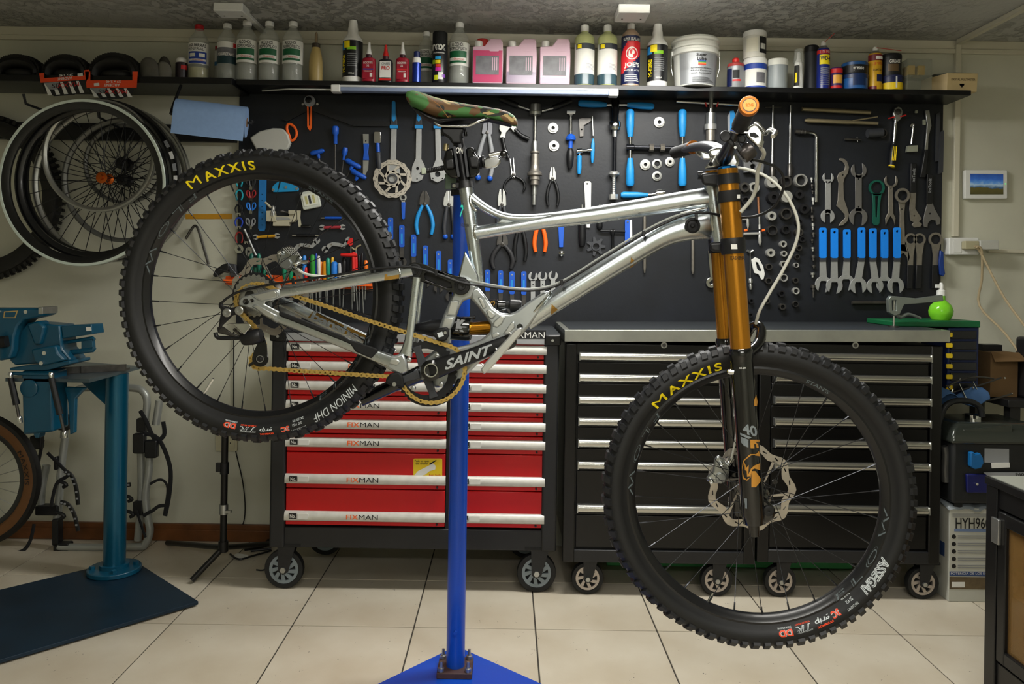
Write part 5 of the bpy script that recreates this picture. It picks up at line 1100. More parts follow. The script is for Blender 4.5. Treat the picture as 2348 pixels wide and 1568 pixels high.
for i,(x,hx,yy,d)in enumerate(((1885,1886,652,0),(1910,1910,655,.006),(1940,1938,648,0),(1972,1965,655,.006),(1998,2003,655,.006),(2026,2026,652,0),(2053,2050,655,.006))):
 t=tool('headset_spanner','blue dipped headset spanner, %s of seven counted from the sockets'%'first second third fourth fifth sixth seventh'.split()[i],'spanner','blue dipped headset spanners')
 P_(t,'grip',SKY,rrect(x-8,522+(i%3)*2,x+8,592,4),.003+d,.012+d,[hole(x,531+(i%3)*2,3,10)],.001);P_(t,'sleeve_end',DGREY,[(x-8,590),(x+8,590),(x+7,600),(x-7,600)],.004+d,.0105+d);P_(t,'shank',SATIN,[(x-7,599),(x+7,599),(hx+8,yy-18),(hx+15,yy-8),(hx-15,yy-8),(hx-8,yy-18)],.004+d,.009+d)
 P_(t,'jaw',SATIN,jaw(hx,yy,19,16+i%3,90+(12 if i<3 else-6),.1),.0045+d,.0095+d,(),.0008)
for i,x in enumerate((2086,2106,2143)):
 t=tool('eye_spanner','ring eyed spanner with a black grip, %s of three at the board edge'%('first','second','third')[i],'spanner','ring eyed spanners');W().ring(x,549,16 if i==2 else 14,11 if i==2 else 9.5,.004,.01,24).build('eye',WARMST,t);P_(t,'shank',WARMST,[(x-10,560),(x+10,560),(x+6,585),(x+5,610),(x-7,610),(x-6,585)],.005,.0095);P_(t,'grip',BLACK,[(x-8,608),(x+5,608),(x+3,662),(x-10,662)],.003,.013,(),.002)
t=tool('blue_handle_tool','dark blue plastic handle hanging at the very edge of the board','handle tool');P_(t,'grip',mat('dark blue plastic','#14357c',.4),[(2150,574),(2157,578),(2158,610),(2161,628),(2156,634),(2149,630),(2147,600)],.012,.024,(),.003)
t=tool('thin_shaft','thin dull shaft resting low on the board above the worktop','shaft');SP(t,'rod',mat('dull shaft','#4a4742',.4,.6),1950,694,2036,694,[(0,4.5),(.5,4.5),(.52,3.6),(.58,4.5),(1,4)],.014)
ORD='first second third fourth fifth sixth seventh eighth ninth tenth eleventh twelfth thirteenth fourteenth fifteenth'.split()
SOK=[(1766,419,14,4,0),(1798,418,14,8,1),(1832,415,15,11,0),(1770,454,15,5,2),(1799,452,14,4,0),(1829,447,11,4,2),(1840,480,12,5,2),(1766,496,11,5,0),(1798,491,14,9,1),(1767,529,12,9,1),(1798,527,11,6,2),(1829,511,9,5,2),(1828,533,10,6,1),(1836,549,8,4,2),(1793,560,8,4,0),(1829,569,7,4,1),(1764,580,10,4,0),(1795,582,7,4,0),(1825,589,6,4,1),(1794,606,8,5,0),(1823,608,6,4,0),(1760,612,8,5,1),(1794,637,9,6.5,0),(1821,643,7,4,1),(1759,644,8,5,1),(1822,667,8,5,0),(1789,673,8,4,2),(1756,690,7,4,1),(1821,697,7,5,1),(1791,703,8,4,1),(1704,431,12,6,1),(1726,431,12.5,7,0),(1707,461,11,6,2),(1720,690,6,3,2),(1718,722,6,3,2),(1775,612,0,0,0),(1811,644,0,0,0)]
for i,(x,y,r,ri,kd)in enumerate(SOK):
 if not r:continue
 cl=0 if x<1735 else 1 if x<1782 else 2 if x<1810 else 3;nth=sorted(q[1]for q in SOK if q[2]and(0 if q[0]<1735 else 1 if q[0]<1782 else 2 if q[0]<1810 else 3)==cl).index(y)
 t=tool('socket','%s socket, %s from the top %s'%(('bright steel','dull steel','dark')[kd],ORD[nth],('in the group next to the fork','in the first socket column from the fork','in the second socket column from the fork','in the third socket column from the fork')[cl]),'socket',('bright sockets on the board','dull sockets on the board','dark sockets on the board')[kd])
 mt=(BR,DSTEEL,mat('black oxide steel','#232325',.4,.5))[kd];th=.012+r*.0012
 W().turn(x,y,[(r,.001),(r,th*.8),(r*.92,th),(ri+.6,th),(ri,th*.92),(ri,th*.3)],22,False).build('body',mt,t);W().cyl(x,y,ri,.0,th*.35,14).build('bore',MATTE,t)
for i,(y,h_,r)in enumerate(((407,12,3.5),(422,12,3.5),(437,8,3),(452,18,4),(474,14,3),(493,14,5),(511,16,4),(532,12,5),(548,9,4),(566,10,4),(584,14,5),(607,8,5),(624,12,5),(652,16,6))):
 t=tool('driver_bit','small steel bit, %s from the top of the upright row beside the sockets'%ORD[i],'bit','upright row of driver bits');x=1859+(i%4)-1+i*.2;SP(t,'bit',DSTEEL if i%3 else STEEL,x,y,x+1,y+h_,[(0,r*.6),(.1,r),(.5,r),(.55,r*.6),(1,r*.6)],.01,8)
 if i==13:SP(t,'stem',DSTEEL,x+1,666,x+1,682,ROD(2),.01,8)
t=tool('carabiner_key','white open frame key hanging askew beside the fork','key');P_(t,'frame',mat('white enamel','#d4d5cf'),[(1721,596),(1730,590),(1739,594),(1748,610),(1752,628),(1749,640),(1744,641),(1738,630),(1735,628),(1728,626),(1724,612)],.004,.012,[[(1731,600),(1736,602),(1744,618),(1744,622),(1738,621),(1734,616)]],.001)
t=tool('wing_rod','thin steel rod with a wing nut on top beside the fork','rod');SP(t,'rod',STEEL,1718,580,1718,640,ROD(1),.012);SP(t,'foot',STEEL,1718,638,1719,664,[(0,3),(.1,5),(.4,5),(.45,3),(.6,4.5),(1,3)],.014)
for s_ in(-1,1):W().tube([(1718,579,.012),(1718+s_*7,574,.012)],[2,3.5],8).build('wing',STEEL,t)
t=tool('cable_pin','copper tipped steel pin with a pale cross arm beside the fork','pin');SP(t,'upper',mat('copper','#9a6a4c',.35,.7),1736,452,1738,490,ROD(3),.014);SP(t,'middle',STEEL,1738,488,1739,518,ROD(2.6),.014);SP(t,'lower',BR,1739,515,1740,563,[(0,3),(.4,3),(.45,4.2),(.85,4.2),(1,1)],.014);SP(t,'cross_arm',BR,1702,537,1738,536,ROD(3.4),.016)
t=tool('orange_tipped_rod','thin black rod with orange ends beside the fork','rod');SP(t,'rod',BLACK,1705,529,1749,527,ROD(1.6),.02)
for x in(1707,1747):SP(t,'tip',ORANGE,x-4,529,x+3,528,ROD(2.8),.02)
t=tool('short_pin','short pale pin with a hooked top beside the fork','pin');SP(t,'pin',BR,1712,503,1713,525,[(0,3.4),(.6,3.4),(1,1)],.012);SP(t,'arm',BR,1700,503,1713,503,ROD(2),.012)
t=tool('small_adjustable','chrome adjustable spanner peeking out beside the gold fork tube','spanner');P_(t,'head',CHROME,jaw(1629,648,12,7,-40,.1),.006,.016,(),.001);P_(t,'shank',CHROME,[(1622,575),(1630,575),(1636,640),(1628,642)],.006,.013)
t=tool('grey_caliper','grey cast fixture hanging behind the brake hoses','fixture');P_(t,'body',mat('grey casting','#6a6b6c',.5,.4),[(1700,366),(1712,362),(1722,374),(1736,366),(1748,380),(1746,396),(1730,404),(1716,396),(1702,398)],.006,.03,[hole(1722,384,6)],.003)
# ================================================================ hanging wheels and things at the left
RAILM=mat('black rail','#101113',.45)
a,c=P(112,325,WALL),P(545,287,WALL)
b=MB(WM);b.wbox(a.x-.25,c.x,WALL-.03,WALL-.001,P(330,325,WALL).z,P(330,287,WALL).z);tag(b.build('hanging_rail',RAILM,smooth=0,bevel=.002),'black board on the wall behind the hanging wheels','rail')
def hung(cx,cy,R,Z,rw,rd,mt,label,edge=None,hub=None,ns=0,hubm=None,name='bicycle_rim',hc=None,decal=False):
 m=wallmap(Z);t=thing(name,label,'rim' if not ns else 'wheel','rims and wheels hanging on the left wall')
 MB(m).turn(cx,cy,[(R-3,rd),(R,rd*.9),(R,-rd*.9),(R-3,-rd),(R-rw*.5,-rd*.95),(R-rw,-rd*.4),(R-rw,rd*.4),(R-rw*.5,rd*.95),(R-3,rd)],72,False).build('rim',mt,t)
 if edge:MB(m).turn(cx,cy,[(R+.3,rd*.9),(R-1,rd+.002),(R-6,rd+.0015),(R-7,rd*.9)],72,False).build('bright_edge',edge,t)
 if decal:
  for a in decal:
   for k in range(4):
    q=MB(m);aa=a+k*9;q.poly([(cx+r*cos(radians(x)),cy+r*sin(radians(x)))for r,x in((R-4,aa),(R-4,aa+5.5),(R-rw*.55,aa+5.5),(R-rw*.55,aa))],rd*1.0,rd+.0015);q.build('decal',WHITE if k%2 else GREY,t,0)
 if ns:
  hx,hy,hr=hub
  MB(m).turn(hx,hy,[(hr*.45,.042),(hr*.5,.03),(hr,.028),(hr,.024),(hr*.55,.02),(hr*.55,-.02),(hr,-.024),(hr*1.0,-.028),(hr*.45,-.03),(hr*.4,-.042)],20).build('hub',hubm,t)
  for i in range(ns):
   s_=1 if i%2 else-1;a=2*pi*i/ns;a2=a+(.55 if(i//2)%2 else-.55)
   MB(m).tube([(hx+hr*.85*cos(a2),hy+hr*.85*sin(a2),s_*.026),(cx+(R-rw)*cos(a),cy+(R-rw)*sin(a),0)],.9,5).build('spoke',SPOKE,t)
 return t
SPOKE=mat('black spoke','#26272a',.35,.7)
SRM=mat('silver rim','#9b9c98',.3,.85)
BRM=mat('black rim','#101113',.25,coat=.3)
EDGE=mat('pale greenish rim edge','#c3cfc4',.35)
hung(192,419.5,191,3.0,22,.014,BRM,'large black rim with a pale edge, frontmost of the hanging rims',EDGE)
hung(214,417,177,3.06,16,.013,BRM,'plain black rim right behind the pale edged one',None)
hung(228,413,186,3.13,22,.014,BRM,'black wheel with white decals and an orange hub',None,(241,409,13),32,mat('orange anodised hub','#b4571c',.3,.8),'bicycle_wheel',decal=(150,195,330))
hung(228,357,129,3.09,10,.011,SRM,'small silver rim hanging inside the larger ones',None)
hung(287,413,143,3.235,10,.012,mat('grey rim','#6f706c',.4,.6),'grey wheel with a black hub near the wall, lower of the two black hubs',None,(287,413,13),32,BLACK,'bicycle_wheel')
hung(285,376,92,3.335,8,.01,mat('grey rim','#6f706c'),'small grey wheel with a black hub near the wall, upper of the two black hubs',None,(286,376,14),20,BLACK,'bicycle_wheel')
hung(257,420,181,3.185,12,.012,SRM,'silver rim showing its edge beside the rear tyre',None)
m=wallmap(3.34);t=thing('hanging_tyre','dark knobbly tyre hanging at the left edge behind the rims','tyre');MB(m).turn(-47,452,[(190,0),(182,.025),(168,.032),(150,.02),(146,0),(150,-.02),(168,-.032),(182,-.025),(190,0)],64,False).build('carcass',TYR,t)
b=MB(m)
for i in range(80):
 a=2*pi*i/80
 for dd in(-.018,.006):b.poly([(-47+r*cos(a+w),452+r*sin(a+w))for r,w in((183,-.022),(193,-.018),(193,.018),(183,.022))],dd,dd+.013)
b.build('tread',TYR,t,0)
for x,z0,lab in((192,3.0,'steel hook that carries the frontmost rims'),(290,3.2,'steel hook that carries the rear wheels')):
 t=thing('wall_hook',lab,'hook');q=P(x,300 if x>250 else 292,WALL);yt=P(x,247,z0).z
 b=MB(WM);b.wtube([Vector((q.x,WALL-.03,q.z)),Vector((q.x,3.2,q.z+.01)),Vector((q.x,2.99 if x<250 else 3.17,q.z+.012)),Vector((q.x,2.975 if x<250 else 3.16,q.z+.045))],.005);b.build('rod',BLACK,t)
t=thing('paper_roll','blue paper towel roll on a black holder under the shelf','paper roll');PB=mat('blue paper','#7f9cc4',.8,noise=.06,scale=60)
A,B=P(404,262,3.1),P(566,281,3.15);R=35*3.1/F;ax=(B-A).normalized();f=ax.cross(Vector((0,0,1))).normalized();u=f.cross(ax)
if f.y>0:f=-f
if u.z<0:u=-u
b=MB(WM);n=32;vs=[]
for q in(A,B):
 vs+=[q+(f*cos(2*pi*i/n)+u*sin(2*pi*i/n))*R for i in range(n)]
vs+=[B+(f*cos(2*pi*i/n)+u*sin(2*pi*i/n))*R*.3 for i in range(n)]
b.add(vs,[(i,(i+1)%n,n+(i+1)%n,n+i)for i in range(n)]+[(n+i,n+(i+1)%n,2*n+(i+1)%n,2*n+i)for i in range(n)]+[tuple(range(n))]);b.build('roll',PB,t)
b=MB(WM);vs=[]
for q in(A,B):
 vs+=[q+(f*cos(a)+u*sin(a))*(R+.0015)for a in[radians(100-10*i)for i in range(11)]]
 vs+=[q+f*(R+.0015+.004*s_)-u*(.02+.065*s_)for s_ in(0,.5,1)]
n2=14;b.add(vs,[(i,i+1,n2+i+1,n2+i)for i in range(n2-1)]);b.build('hanging_sheet',PB,t,60)
b=MB(WM);b.wtube([B-ax*.02,B+ax*.002],R*.3,20);b.build('card_core',mat('card core','#8a6a4c',.8),t)
b=MB(WM);b.wtube([A-ax*.02,B+ax*.02,B+ax*.022+u*.01],.006);b.build('holder_rod',BLACK,t)
b=MB(WM);b.wtube([A-ax*.02,A-ax*.02+u*.03-f*.02,P(415,196,3.18)],.006);b.build('holder_arm',BLACK,t)
t=thing('tape_strip','strip of mustard tape stuck on the wall beside the board','tape');m=wallmap(WALL-.001);MB(m).poly([(424,491),(533,490),(532,502),(426,502)],0,.0006).build('tape',mat('mustard tape','#c08a1e',.5),t,0)
t=thing('bent_rod_hook','bent grey steel rod hanging on the wall seen through the rear wheel','rod');MB(m).tube([(430,548,.02),(447,521,.02),(455,520,.02),(462,536,.02),(482,606,.02)],3,8,False,3).build('rod',DSTEEL,t)
t=thing('wall_cable','thin black cable hanging down the wall beside the red cabinet','cable');MB(m).tube([(537,760,.006),(537,900,.006),(538,1010,.006),(557,1100,.006),(563,1165,.006),(556,1205,.01),(525,1228,.015)],1.4,6,False,4).build('wire',BLACK,t)
t=thing('wall_socket','cream wall socket low on the wall behind the tripod','socket');SKT=mat('cream socket plastic','#b7b296',.5);MB(m).poly(rrect(496,994,546,1033,3),0,.012).build('plate',SKT,t,30,.002);MB(m).poly(rrect(513,1001,540,1027,2),.012,.014).build('insert',SKT,t,30)
for x in(522,531):MB(m).cyl(x,1014,1.6,.014,.0146,8).build('pin_hole',INK,t)
# ================================================================ vise on its stand
VB=mat('teal blue vise enamel','#084a64',.3,coat=.2,noise=.1,scale=8)
VM=mat('metallic teal blue tube','#0a5672',.28,.5,coat=.3)
PL=mat('dark blue base plate','#092436',.45,noise=.3,scale=7)
t=thing('vise_stand','blue steel pedestal with a slanted base plate that carries the vise','stand')
def fl(x,y,h=0.0):
 Z=(H-h)*F/((y-CY)-(x-CX)*SR);q=P(x,y,Z);return Vector((q.x,q.y,h))
c0,c1,c2=fl(455,1390),fl(300,1290),fl(-180,1580);c3=c1+(c2-c0)
b=MB(WM);b.add([q+Vector((0,0,z))for z in(.006,.018)for q in(c0,c1,c3,c2)],[(0,1,2,3),(4,5,6,7)]+[(i,(i+1)%4,4+(i+1)%4,4+i)for i in range(4)]);b.build('base_plate',PL,t,0,.002)
for q in(c0,c2):
 d_=(c3-q).normalized()*.05;b=MB(WM);b.wtube([q+d_+Vector((0,0,.0005)),q+d_+Vector((0,0,.0065))],.014,14);b.build('foot',STEEL,t)
pb_=fl(262,1310,.018);px_,py_=pb_.x,pb_.y
TZ=H-(842-620)*py_/F-.01
b=MB(WM);b.wtube([Vector((px_,py_,.018)),Vector((px_,py_,.036))],.094,32);b.build('flange',VB,t,40,.003);b=MB(WM);b.wtube([Vector((px_,py_,.036)),Vector((px_,py_,.05))],.052,24);b.build('weld_collar',VB,t)
for i in range(4):
 a=radians(25+90*i);q=Vector((px_+.074*cos(a),py_+.074*sin(a),.036));b=MB(WM);b.wtube([q,q+Vector((0,0,.012))],.011,6);b.build('bolt',VB,t,30)
b=MB(WM);b.wtube([Vector((px_,py_,.04)),Vector((px_,py_,TZ-.012))],.0395,32);b.build('post',VM,t)
tm=wallmap(py_)
T0=[P(12,872,2.72),P(205,878,2.72),P(322,834,3.12),P(180,826,3.25)]
b=MB(WM);tp=[Vector((q.x,q.y,TZ))for q in T0];b.add([q+Vector((0,0,z))for z in(-.012,0)for q in tp],[(0,1,2,3),(4,5,6,7)]+[(i,(i+1)%4,4+(i+1)%4,4+i)for i in range(4)]);b.build('table_plate',mat('worn steel plate','#5a6a72',.35,.6,noise=.3,scale=10),t,0,.001)
b=MB(WM);b.add([Vector((px_+x,py_+y,z))for y in(-.004,.004)for x,z in((-.03,TZ-.013),(-.17,TZ-.013),(-.03,TZ-.14))],[(0,1,2),(3,4,5),(0,1,4,3),(1,2,5,4),(0,2,5,3)]);b.build('gusset',VB,t,0)
VZ=2.72;vm=wallmap(VZ)
def V(nm,mt,pts,d0,d1,bev=.003,par=None,holes=()):return MB(vm).poly(pts,d0,d1,holes).build(nm,mt,par or t,35,bev)
V('lift_column',VB,[(48,850),(118,850),(122,990),(52,997)],-.1,.0,.008);MB(vm).turn(68,890,[(20,.0),(20,.006),(18,.008),(.1,.008)],28).build('round_boss',VB,t)
V('side_bracket',VB,[(124,893),(174,895),(150,920),(148,1000),(138,1005),(134,930)],-.08,-.06,.003);V('lower_clevis',VB,[(70,992),(88,990),(84,1006),(76,1006)],-.05,-.01)
for x0,y0,x1,y1 in((29,857,50,962),(122,857,153,996)):
 MB(vm).spin(x0,y0+8,x0+(x1-x0)*.66,y0+(y1-y0)*.66,[(0,6.5),(1,7.5)],.012).build('gas_strut',BLACK,t);MB(vm).spin(x0+(x1-x0)*.64,y0+(y1-y0)*.64,x1,y1,ROD(3.4),.012).build('strut_rod',DSTEEL,t)
 for q,r_ in(((x0,y0+4),6),((x1,y1),6)):MB(vm).spin(q[0]-1,q[1]-9,q[0]+2,q[1]+6,[(0,r_*.7),(.3,r_),(1,r_*.8)],.012).build('strut_joint',CHROME,t)
MB(vm).spin(30,856,118,858,ROD(4),.0).build('cross_pin',VB,t)
t=thing('bench_vise','blue bench vise with a steel crank handle on the pedestal','vise')
V('base_flange',VB,[(24,843),(60,838),(162,826),(163,834),(108,849),(24,849)],-.13,.005);V('body',VB,[(16,790),(60,740),(92,742),(132,746),(137,790),(138,800),(158,823),(158,829),(100,842),(84,834),(30,838),(18,828)],-.11,-.01,.01)
V('front_jaw',VB,[(-40,706),(104,706),(110,712),(108,722),(92,727),(66,732),(52,746),(44,770),(42,800),(34,820),(10,826),(8,760),(4,735),(-40,738)],-.06,.03,.008);V('jaw_plate',STEEL,[(100,703),(110,704),(110,719),(100,719)],-.06,.031,.001)
V('name_plate',mat('gold line','#b89a5c',.4),[(22,713),(54,711),(48,728),(20,728)],.030,.0305,0);V('plate_field',VB,[(25,715),(50,713.5),(46,726),(23,726)],.0305,.0308,0)
for x,y in((11,713),(72,714)):MB(vm).cyl(x,y,4.5,.03,.034,10).build('jaw_bolt',CHROME,t)
V('web',VB,[(62,742),(90,735),(104,750),(94,790),(80,790)],-.05,.005,.006)
V('slide',VB,[(132,748),(202,744),(206,767),(136,777)],-.1,-.02,.003);V('sticker',PAPER,[(190,751),(202,750),(203,759),(191,760)],-.0199,-.0192,0)
MB(vm).tube([(136,787,-.05),(196,777,-.05),(199,782,-.05)],[4,4,4]).build('upper_rail',VB,t);MB(vm).tube([(136,812,-.05),(196,805,-.05),(199,800,-.05)],[6,6,5]).build('lower_rail',VB,t);V('rail_end',VB,[(168,784),(194,780),(196,804),(168,808)],-.07,-.05,.002)
V('cradle',VB,[(78,800),(134,790),(140,808),(156,824),(104,838),(86,828)],-.01,.02,.006);MB(vm).cyl(111,808,5,.02,.026,6).build('bolt',CHROME,t);MB(vm).cyl(104,831,5,.02,.026,6).build('bolt',CHROME,t);MB(vm).cyl(150,822,4,-.01,.0,6).build('bolt',CHROME,t)
MB(vm).spin(6,784,34,780,[(0,14),(1,13)],.04).build('spindle_boss',BLACK,t);MB(vm).turn(6,785,[(13,.04),(13,.055),(9,.06),(.1,.06)],20).build('spindle_head',STEEL,t);MB(vm).spin(9,766,4,966,[(0,5),(.02,7),(.05,6),(1,5.5)],.07,14).build('crank_handle',STEEL,t);MB(vm).ball(12,767,8,.07,14).build('handle_knob',STEEL,t)
t=thing('soft_jaw_pads','pair of grey angled soft jaw bars lying on the pedestal table','jaw pads');jz=TZ+.0008
for i,(dx,dy)in enumerate(((0,0),(.05,.03))):
 q=P(176,870,2.86);x0,y0=q.x-.04+dx,2.84+dy;b=MB(WM);b.add([Vector((x0+x,y0+y,jz+z))for x,y in((0,0),(.11,.08))for y_,z in((0,0),)]if False else[Vector((x0+ex+sx*.0,y0+ey+sy,jz+sz))for ex,ey in((0,0),(.115,.09))for sy,sz in((0,0),(.04,0),(.04,.008),(.012,.008),(.012,.024),(0,.024))],[(0,1,2,3,4,5),(6,7,8,9,10,11)]+[(j,(j+1)%6,6+(j+1)%6,6+j)for j in range(6)]);b.build('jaw_bar',DSTEEL,t,0)
# ================================================================ tan wall wheel, bike rack, tripod, cables
TAN=mat('tan sidewall','#6f4a26',.7,noise=.15,scale=20)
m=wallmap(3.12);t=thing('tan_wheel','bicycle wheel with a tan sidewall tyre standing at the left wall','wheel');cx,cy=-62,1098
MB(m).turn(cx,cy,[(157,0),(152,.018),(143,.022),(143,-.022),(152,-.018),(157,0)],72,False).build('tread',TYR,t);MB(m).turn(cx,cy,[(145,.021),(138,.026),(126,.022),(122,.014),(122,-.014),(126,-.022),(138,-.026),(145,-.021)],72,False).build('tan_sidewall',TAN,t);MB(m).turn(cx,cy,[(124,.013),(120,.014),(110,.008),(110,-.008),(120,-.014),(124,-.013)],72,False).build('rim',BRM,t)
for i in range(24):
 a=2*pi*i/24+.05;MB(m).tube([(cx+14*cos(a+.6),cy+14*sin(a+.6),.02*(-1)**i),(cx+111*cos(a),cy+111*sin(a),0)],.9,5).build('spoke',STEEL,t)
MB(m).turn(cx,cy,[(14,.03),(14,-.03)],16).build('hub',BLACK,t)
text(t,'MAXXIS',lambda u,v:m(cx+(128+10*v)*cos(radians(-30+34*u)),cy+(128+10*v)*sin(radians(-30+34*u)),.0275),INK,bold=.04)
RT=mat('silver painted tube','#9a9d98',.35,.4);STR=mat('black webbing','#16171a',.75)
t=thing('bike_rack','silver tube car bicycle rack with black straps leaning on the wall','bike rack');m=wallmap(3.3)
MB(m).tube([(156,1000,.03),(160,950,.03),(166,920,.03),(185,893,.03),(215,886,.03),(310,887,.03),(335,895,.03),(345,920,.03),(338,975,.03),(335,1010,.03)],8.5,12,False,4).build('upper_hoop',RT,t)
MB(m).tube([(356,1030,.05),(353,1080,.05),(346,1130,.05),(352,1180,.05),(356,1210,.05),(345,1238,.05),(325,1244,.05),(175,1245,.05),(150,1243,.05)],8.5,12,False,4).build('lower_hoop',RT,t)
for p in([(118,1062),(108,1110),(105,1150)],[(160,1000),(150,1080),(146,1150),(140,1190)],[(374,915),(366,970)],[(332,1030),(333,1130),(325,1232)]):MB(m).tube([q+(.035,)for q in p],8.5,12,False,3).build('tube',RT,t)
for x0,y0,x1,y1 in((150,946,176,980),(328,953,348,985),(142,1040,150,1070),(100,1150,150,1172),(138,1180,152,1240),(320,1140,342,1172),(141,1235,175,1256)):MB(m).poly(rrect(x0,y0,x1,y1,4),.02,.062).build('clamp_block',BLACK,t,30,.003)
for p,w in(([(338,935),(352,960),(372,1000),(392,990),(390,960)],5),([(345,985),(380,1000),(405,1060),(404,1120),(394,1172)],5),([(360,1100),(385,1090),(400,1110),(392,1170)],3),([(120,1000),(112,1040),(104,1080),(112,1110)],4),([(130,1030),(160,1060),(176,1080),(150,1100),(138,1150)],4),([(345,1172),(356,1165),(366,1160),(380,1150),(396,1148)],4),([(330,1160),(340,1190),(350,1220)],3),([(100,1190),(90,1230),(70,1252),(30,1256)],4)):MB(m).strip([q+(.066,)for q in p],w,.0012,n=8,sm=5).build('strap',STR,t)
for p in([(170,1070),(186,1082),(196,1110),(200,1146)],[(160,1140),(178,1146),(192,1170),(200,1205)],[(305,1115),(290,1140),(284,1170)],[(318,1100),(296,1106),(280,1126)]):
 q=MB(m).strip([k+(.07,)for k in p],5,.003,n=8,sm=5).build('ratchet_strap',BLACK,t)
 for i in range(len(p)-1):
  for f in(.2,.6):xx=p[i][0]+(p[i+1][0]-p[i][0])*f;yy=p[i][1]+(p[i+1][1]-p[i][1])*f;MB(m).poly(rrect(xx-2.5,yy-2,xx+2.5,yy+2,1),.0725,.0736).build('slot',GREY,q,0)
for x,y in((165,1098),(160,1168),(316,1165),(312,1130)):MB(m).tube([(x-14,y-4,.06),(x,y,.06),(x+6,y+6,.06),(x-2,y+10,.06)],4,8,False,3).build('cradle_hook',BLACK,t)
for x0,y0,x1,y1 in((325,985,352,1030),(352,1000,380,1040),(95,990,122,1020)):MB(m).poly(rrect(x0,y0,x1,y1,5),.06,.085).build('buckle',BLACK,t,30,.004)
t=thing('tripod_stand','slim black tripod stand in front of the wall beside the red cabinet','tripod');TB=mat('worn black tube','#1c1b19',.4,.3);m=wallmap(2.98)
hub=P(512,1252,2.98);b=MB(WM);b.wtube([Vector((hub.x,2.98,hub.z)),Vector((hub.x,2.98,P(508,985,2.98).z))],.0125,14);b.build('post',TB,t)
for x,y in((384,1244),(620,1246),(440,1330)):
 q=fl(x,y,.012);b=MB(WM);b.wtube([Vector((hub.x,2.98,hub.z-.005)),q],.0105,12);b.build('leg',TB,t)
for y0,y1,mt in((1156,1178,STEEL),(1060,1086,BLACK)):
 b=MB(WM);z0,z1=P(512,y1,2.98).z,P(512,y0,2.98).z;b.wtube([Vector((hub.x,2.98,z0)),Vector((hub.x,2.98,z1))],.016,14);b.build('clamp',mt,t);b=MB(WM);s_=1 if mt is STEEL else-1;b.wbox(hub.x+s_*.014-.006,hub.x+s_*.03,2.965,2.98,z0+.006,z0+.016)if s_>0 else b.wbox(hub.x-.028,hub.x-.01,2.965,2.98,z0+.01,z1);b.build('lever',mt,t,30)
b=MB(WM);b.wtube([Vector((hub.x,2.98,hub.z-.02)),Vector((hub.x,2.98,hub.z+.02))],.018,14);b.build('hub',TB,t)
t=thing('cable_bundle','black cable bundle lying on the floor beside the red cabinet','cable')
for k,p in enumerate(([(570,1236),(600,1228),(616,1240),(606,1250),(560,1258)],[(528,1270),(548,1282),(580,1274),(622,1262)],[(575,1263),(600,1260),(622,1258)],[(588,1306),(602,1307),(622,1300)])):
 b=MB(WM);q=[fl(x,y,.006)for x,y in p];pts,rr=smooth_path([tuple(v)for v in q],[(.011,.004,.005,.003)[k]]*len(q),5);b.wtube([Vector(v)for v in pts],rr,8);b.build('cable',BLACK,t)
t=thing('paper_scrap','scrap of white paper on the floor under the tripod','paper');b=MB(WM);b.add([fl(x,y,.0012)for x,y in((526,1276),(545,1268),(568,1272),(571,1277),(550,1285))]+[fl(x,y,.0004)for x,y in((526,1276),(545,1268),(568,1272),(571,1277),(550,1285))],[(0,1,2,3,4),(5,6,7,8,9)]+[(i,(i+1)%5,5+(i+1)%5,5+i)for i in range(5)]);b.build('sheet',PAPER,t,0)
# ================================================================ right end: wall panel, socket, generator, boxes
m=wallmap(WALL-.0005);t=thing('wall_tablet','white framed wall tablet showing a landscape','tablet');MB(m).poly(rrect(2206,391,2303,457,3),0,.022).build('case',WHITE,t,30,.003)
SCR=bpy.data.materials.new('screen');SCR.use_nodes=True
def scr():
 nt=SCR.node_tree;b=nt.nodes['Principled BSDF'];tc=nt.nodes.new('ShaderNodeTexCoord');sx=nt.nodes.new('ShaderNodeSeparateXYZ');nt.links.new(tc.outputs['Generated'],sx.inputs[0])
 rp=nt.nodes.new('ShaderNodeValToRGB');e=rp.color_ramp.elements;e[0].position=0;e[0].color=lin('#3c3a1e');e[1].position=1;e[1].color=lin('#1c3a78')
 for p_,c_ in((.3,'#4a4420'),(.34,'#2a4a6a'),(.5,'#8aa0b0'),(.6,'#4a78b0'),(.75,'#2a56a0')):
  q=e.new(p_);q.color=lin(c_)
 nz=nt.nodes.new('ShaderNodeTexNoise');nz.inputs['Scale'].default_value=5;nt.links.new(tc.outputs['Generated'],nz.inputs['Vector'])
 ad=nt.nodes.new('ShaderNodeMath');ad.operation='MULTIPLY_ADD';ad.inputs[1].default_value=.3;nt.links.new(nz.outputs[0],ad.inputs[0]);
 sb_=nt.nodes.new('ShaderNodeMath');sb_.operation='SUBTRACT';sb_.inputs[1].default_value=.15;nt.links.new(sx.outputs['Z'],sb_.inputs[0]);nt.links.new(sb_.outputs[0],ad.inputs[2]);nt.links.new(ad.outputs[0],rp.inputs[0])
 nt.links.new(rp.outputs[0],b.inputs['Base Color']);nt.links.new(rp.outputs[0],b.inputs['Emission Color']);b.inputs['Emission Strength'].default_value=.35;b.inputs['Roughness'].default_value=.2
scr()
MB(m).poly([(2218,400),(2293,401),(2293,447),(2218,447)],.022,.023).build('screen',SCR,t,0);MB(m).cyl(2298,423,1.2,.022,.0235,8).build('indicator',mat('green lamp','#30d060',.4,emit=1.5),t)
t=thing('surface_socket','white double wall socket beside the tool board with plugs in it','socket');MB(m).poly(rrect(2163,546,2231,585,3),0,.045).build('box',WHITE,t,30,.004);MB(m).poly(rrect(2172,551,2190,580,2),.045,.047).build('switch_field',WHITE,t,30)
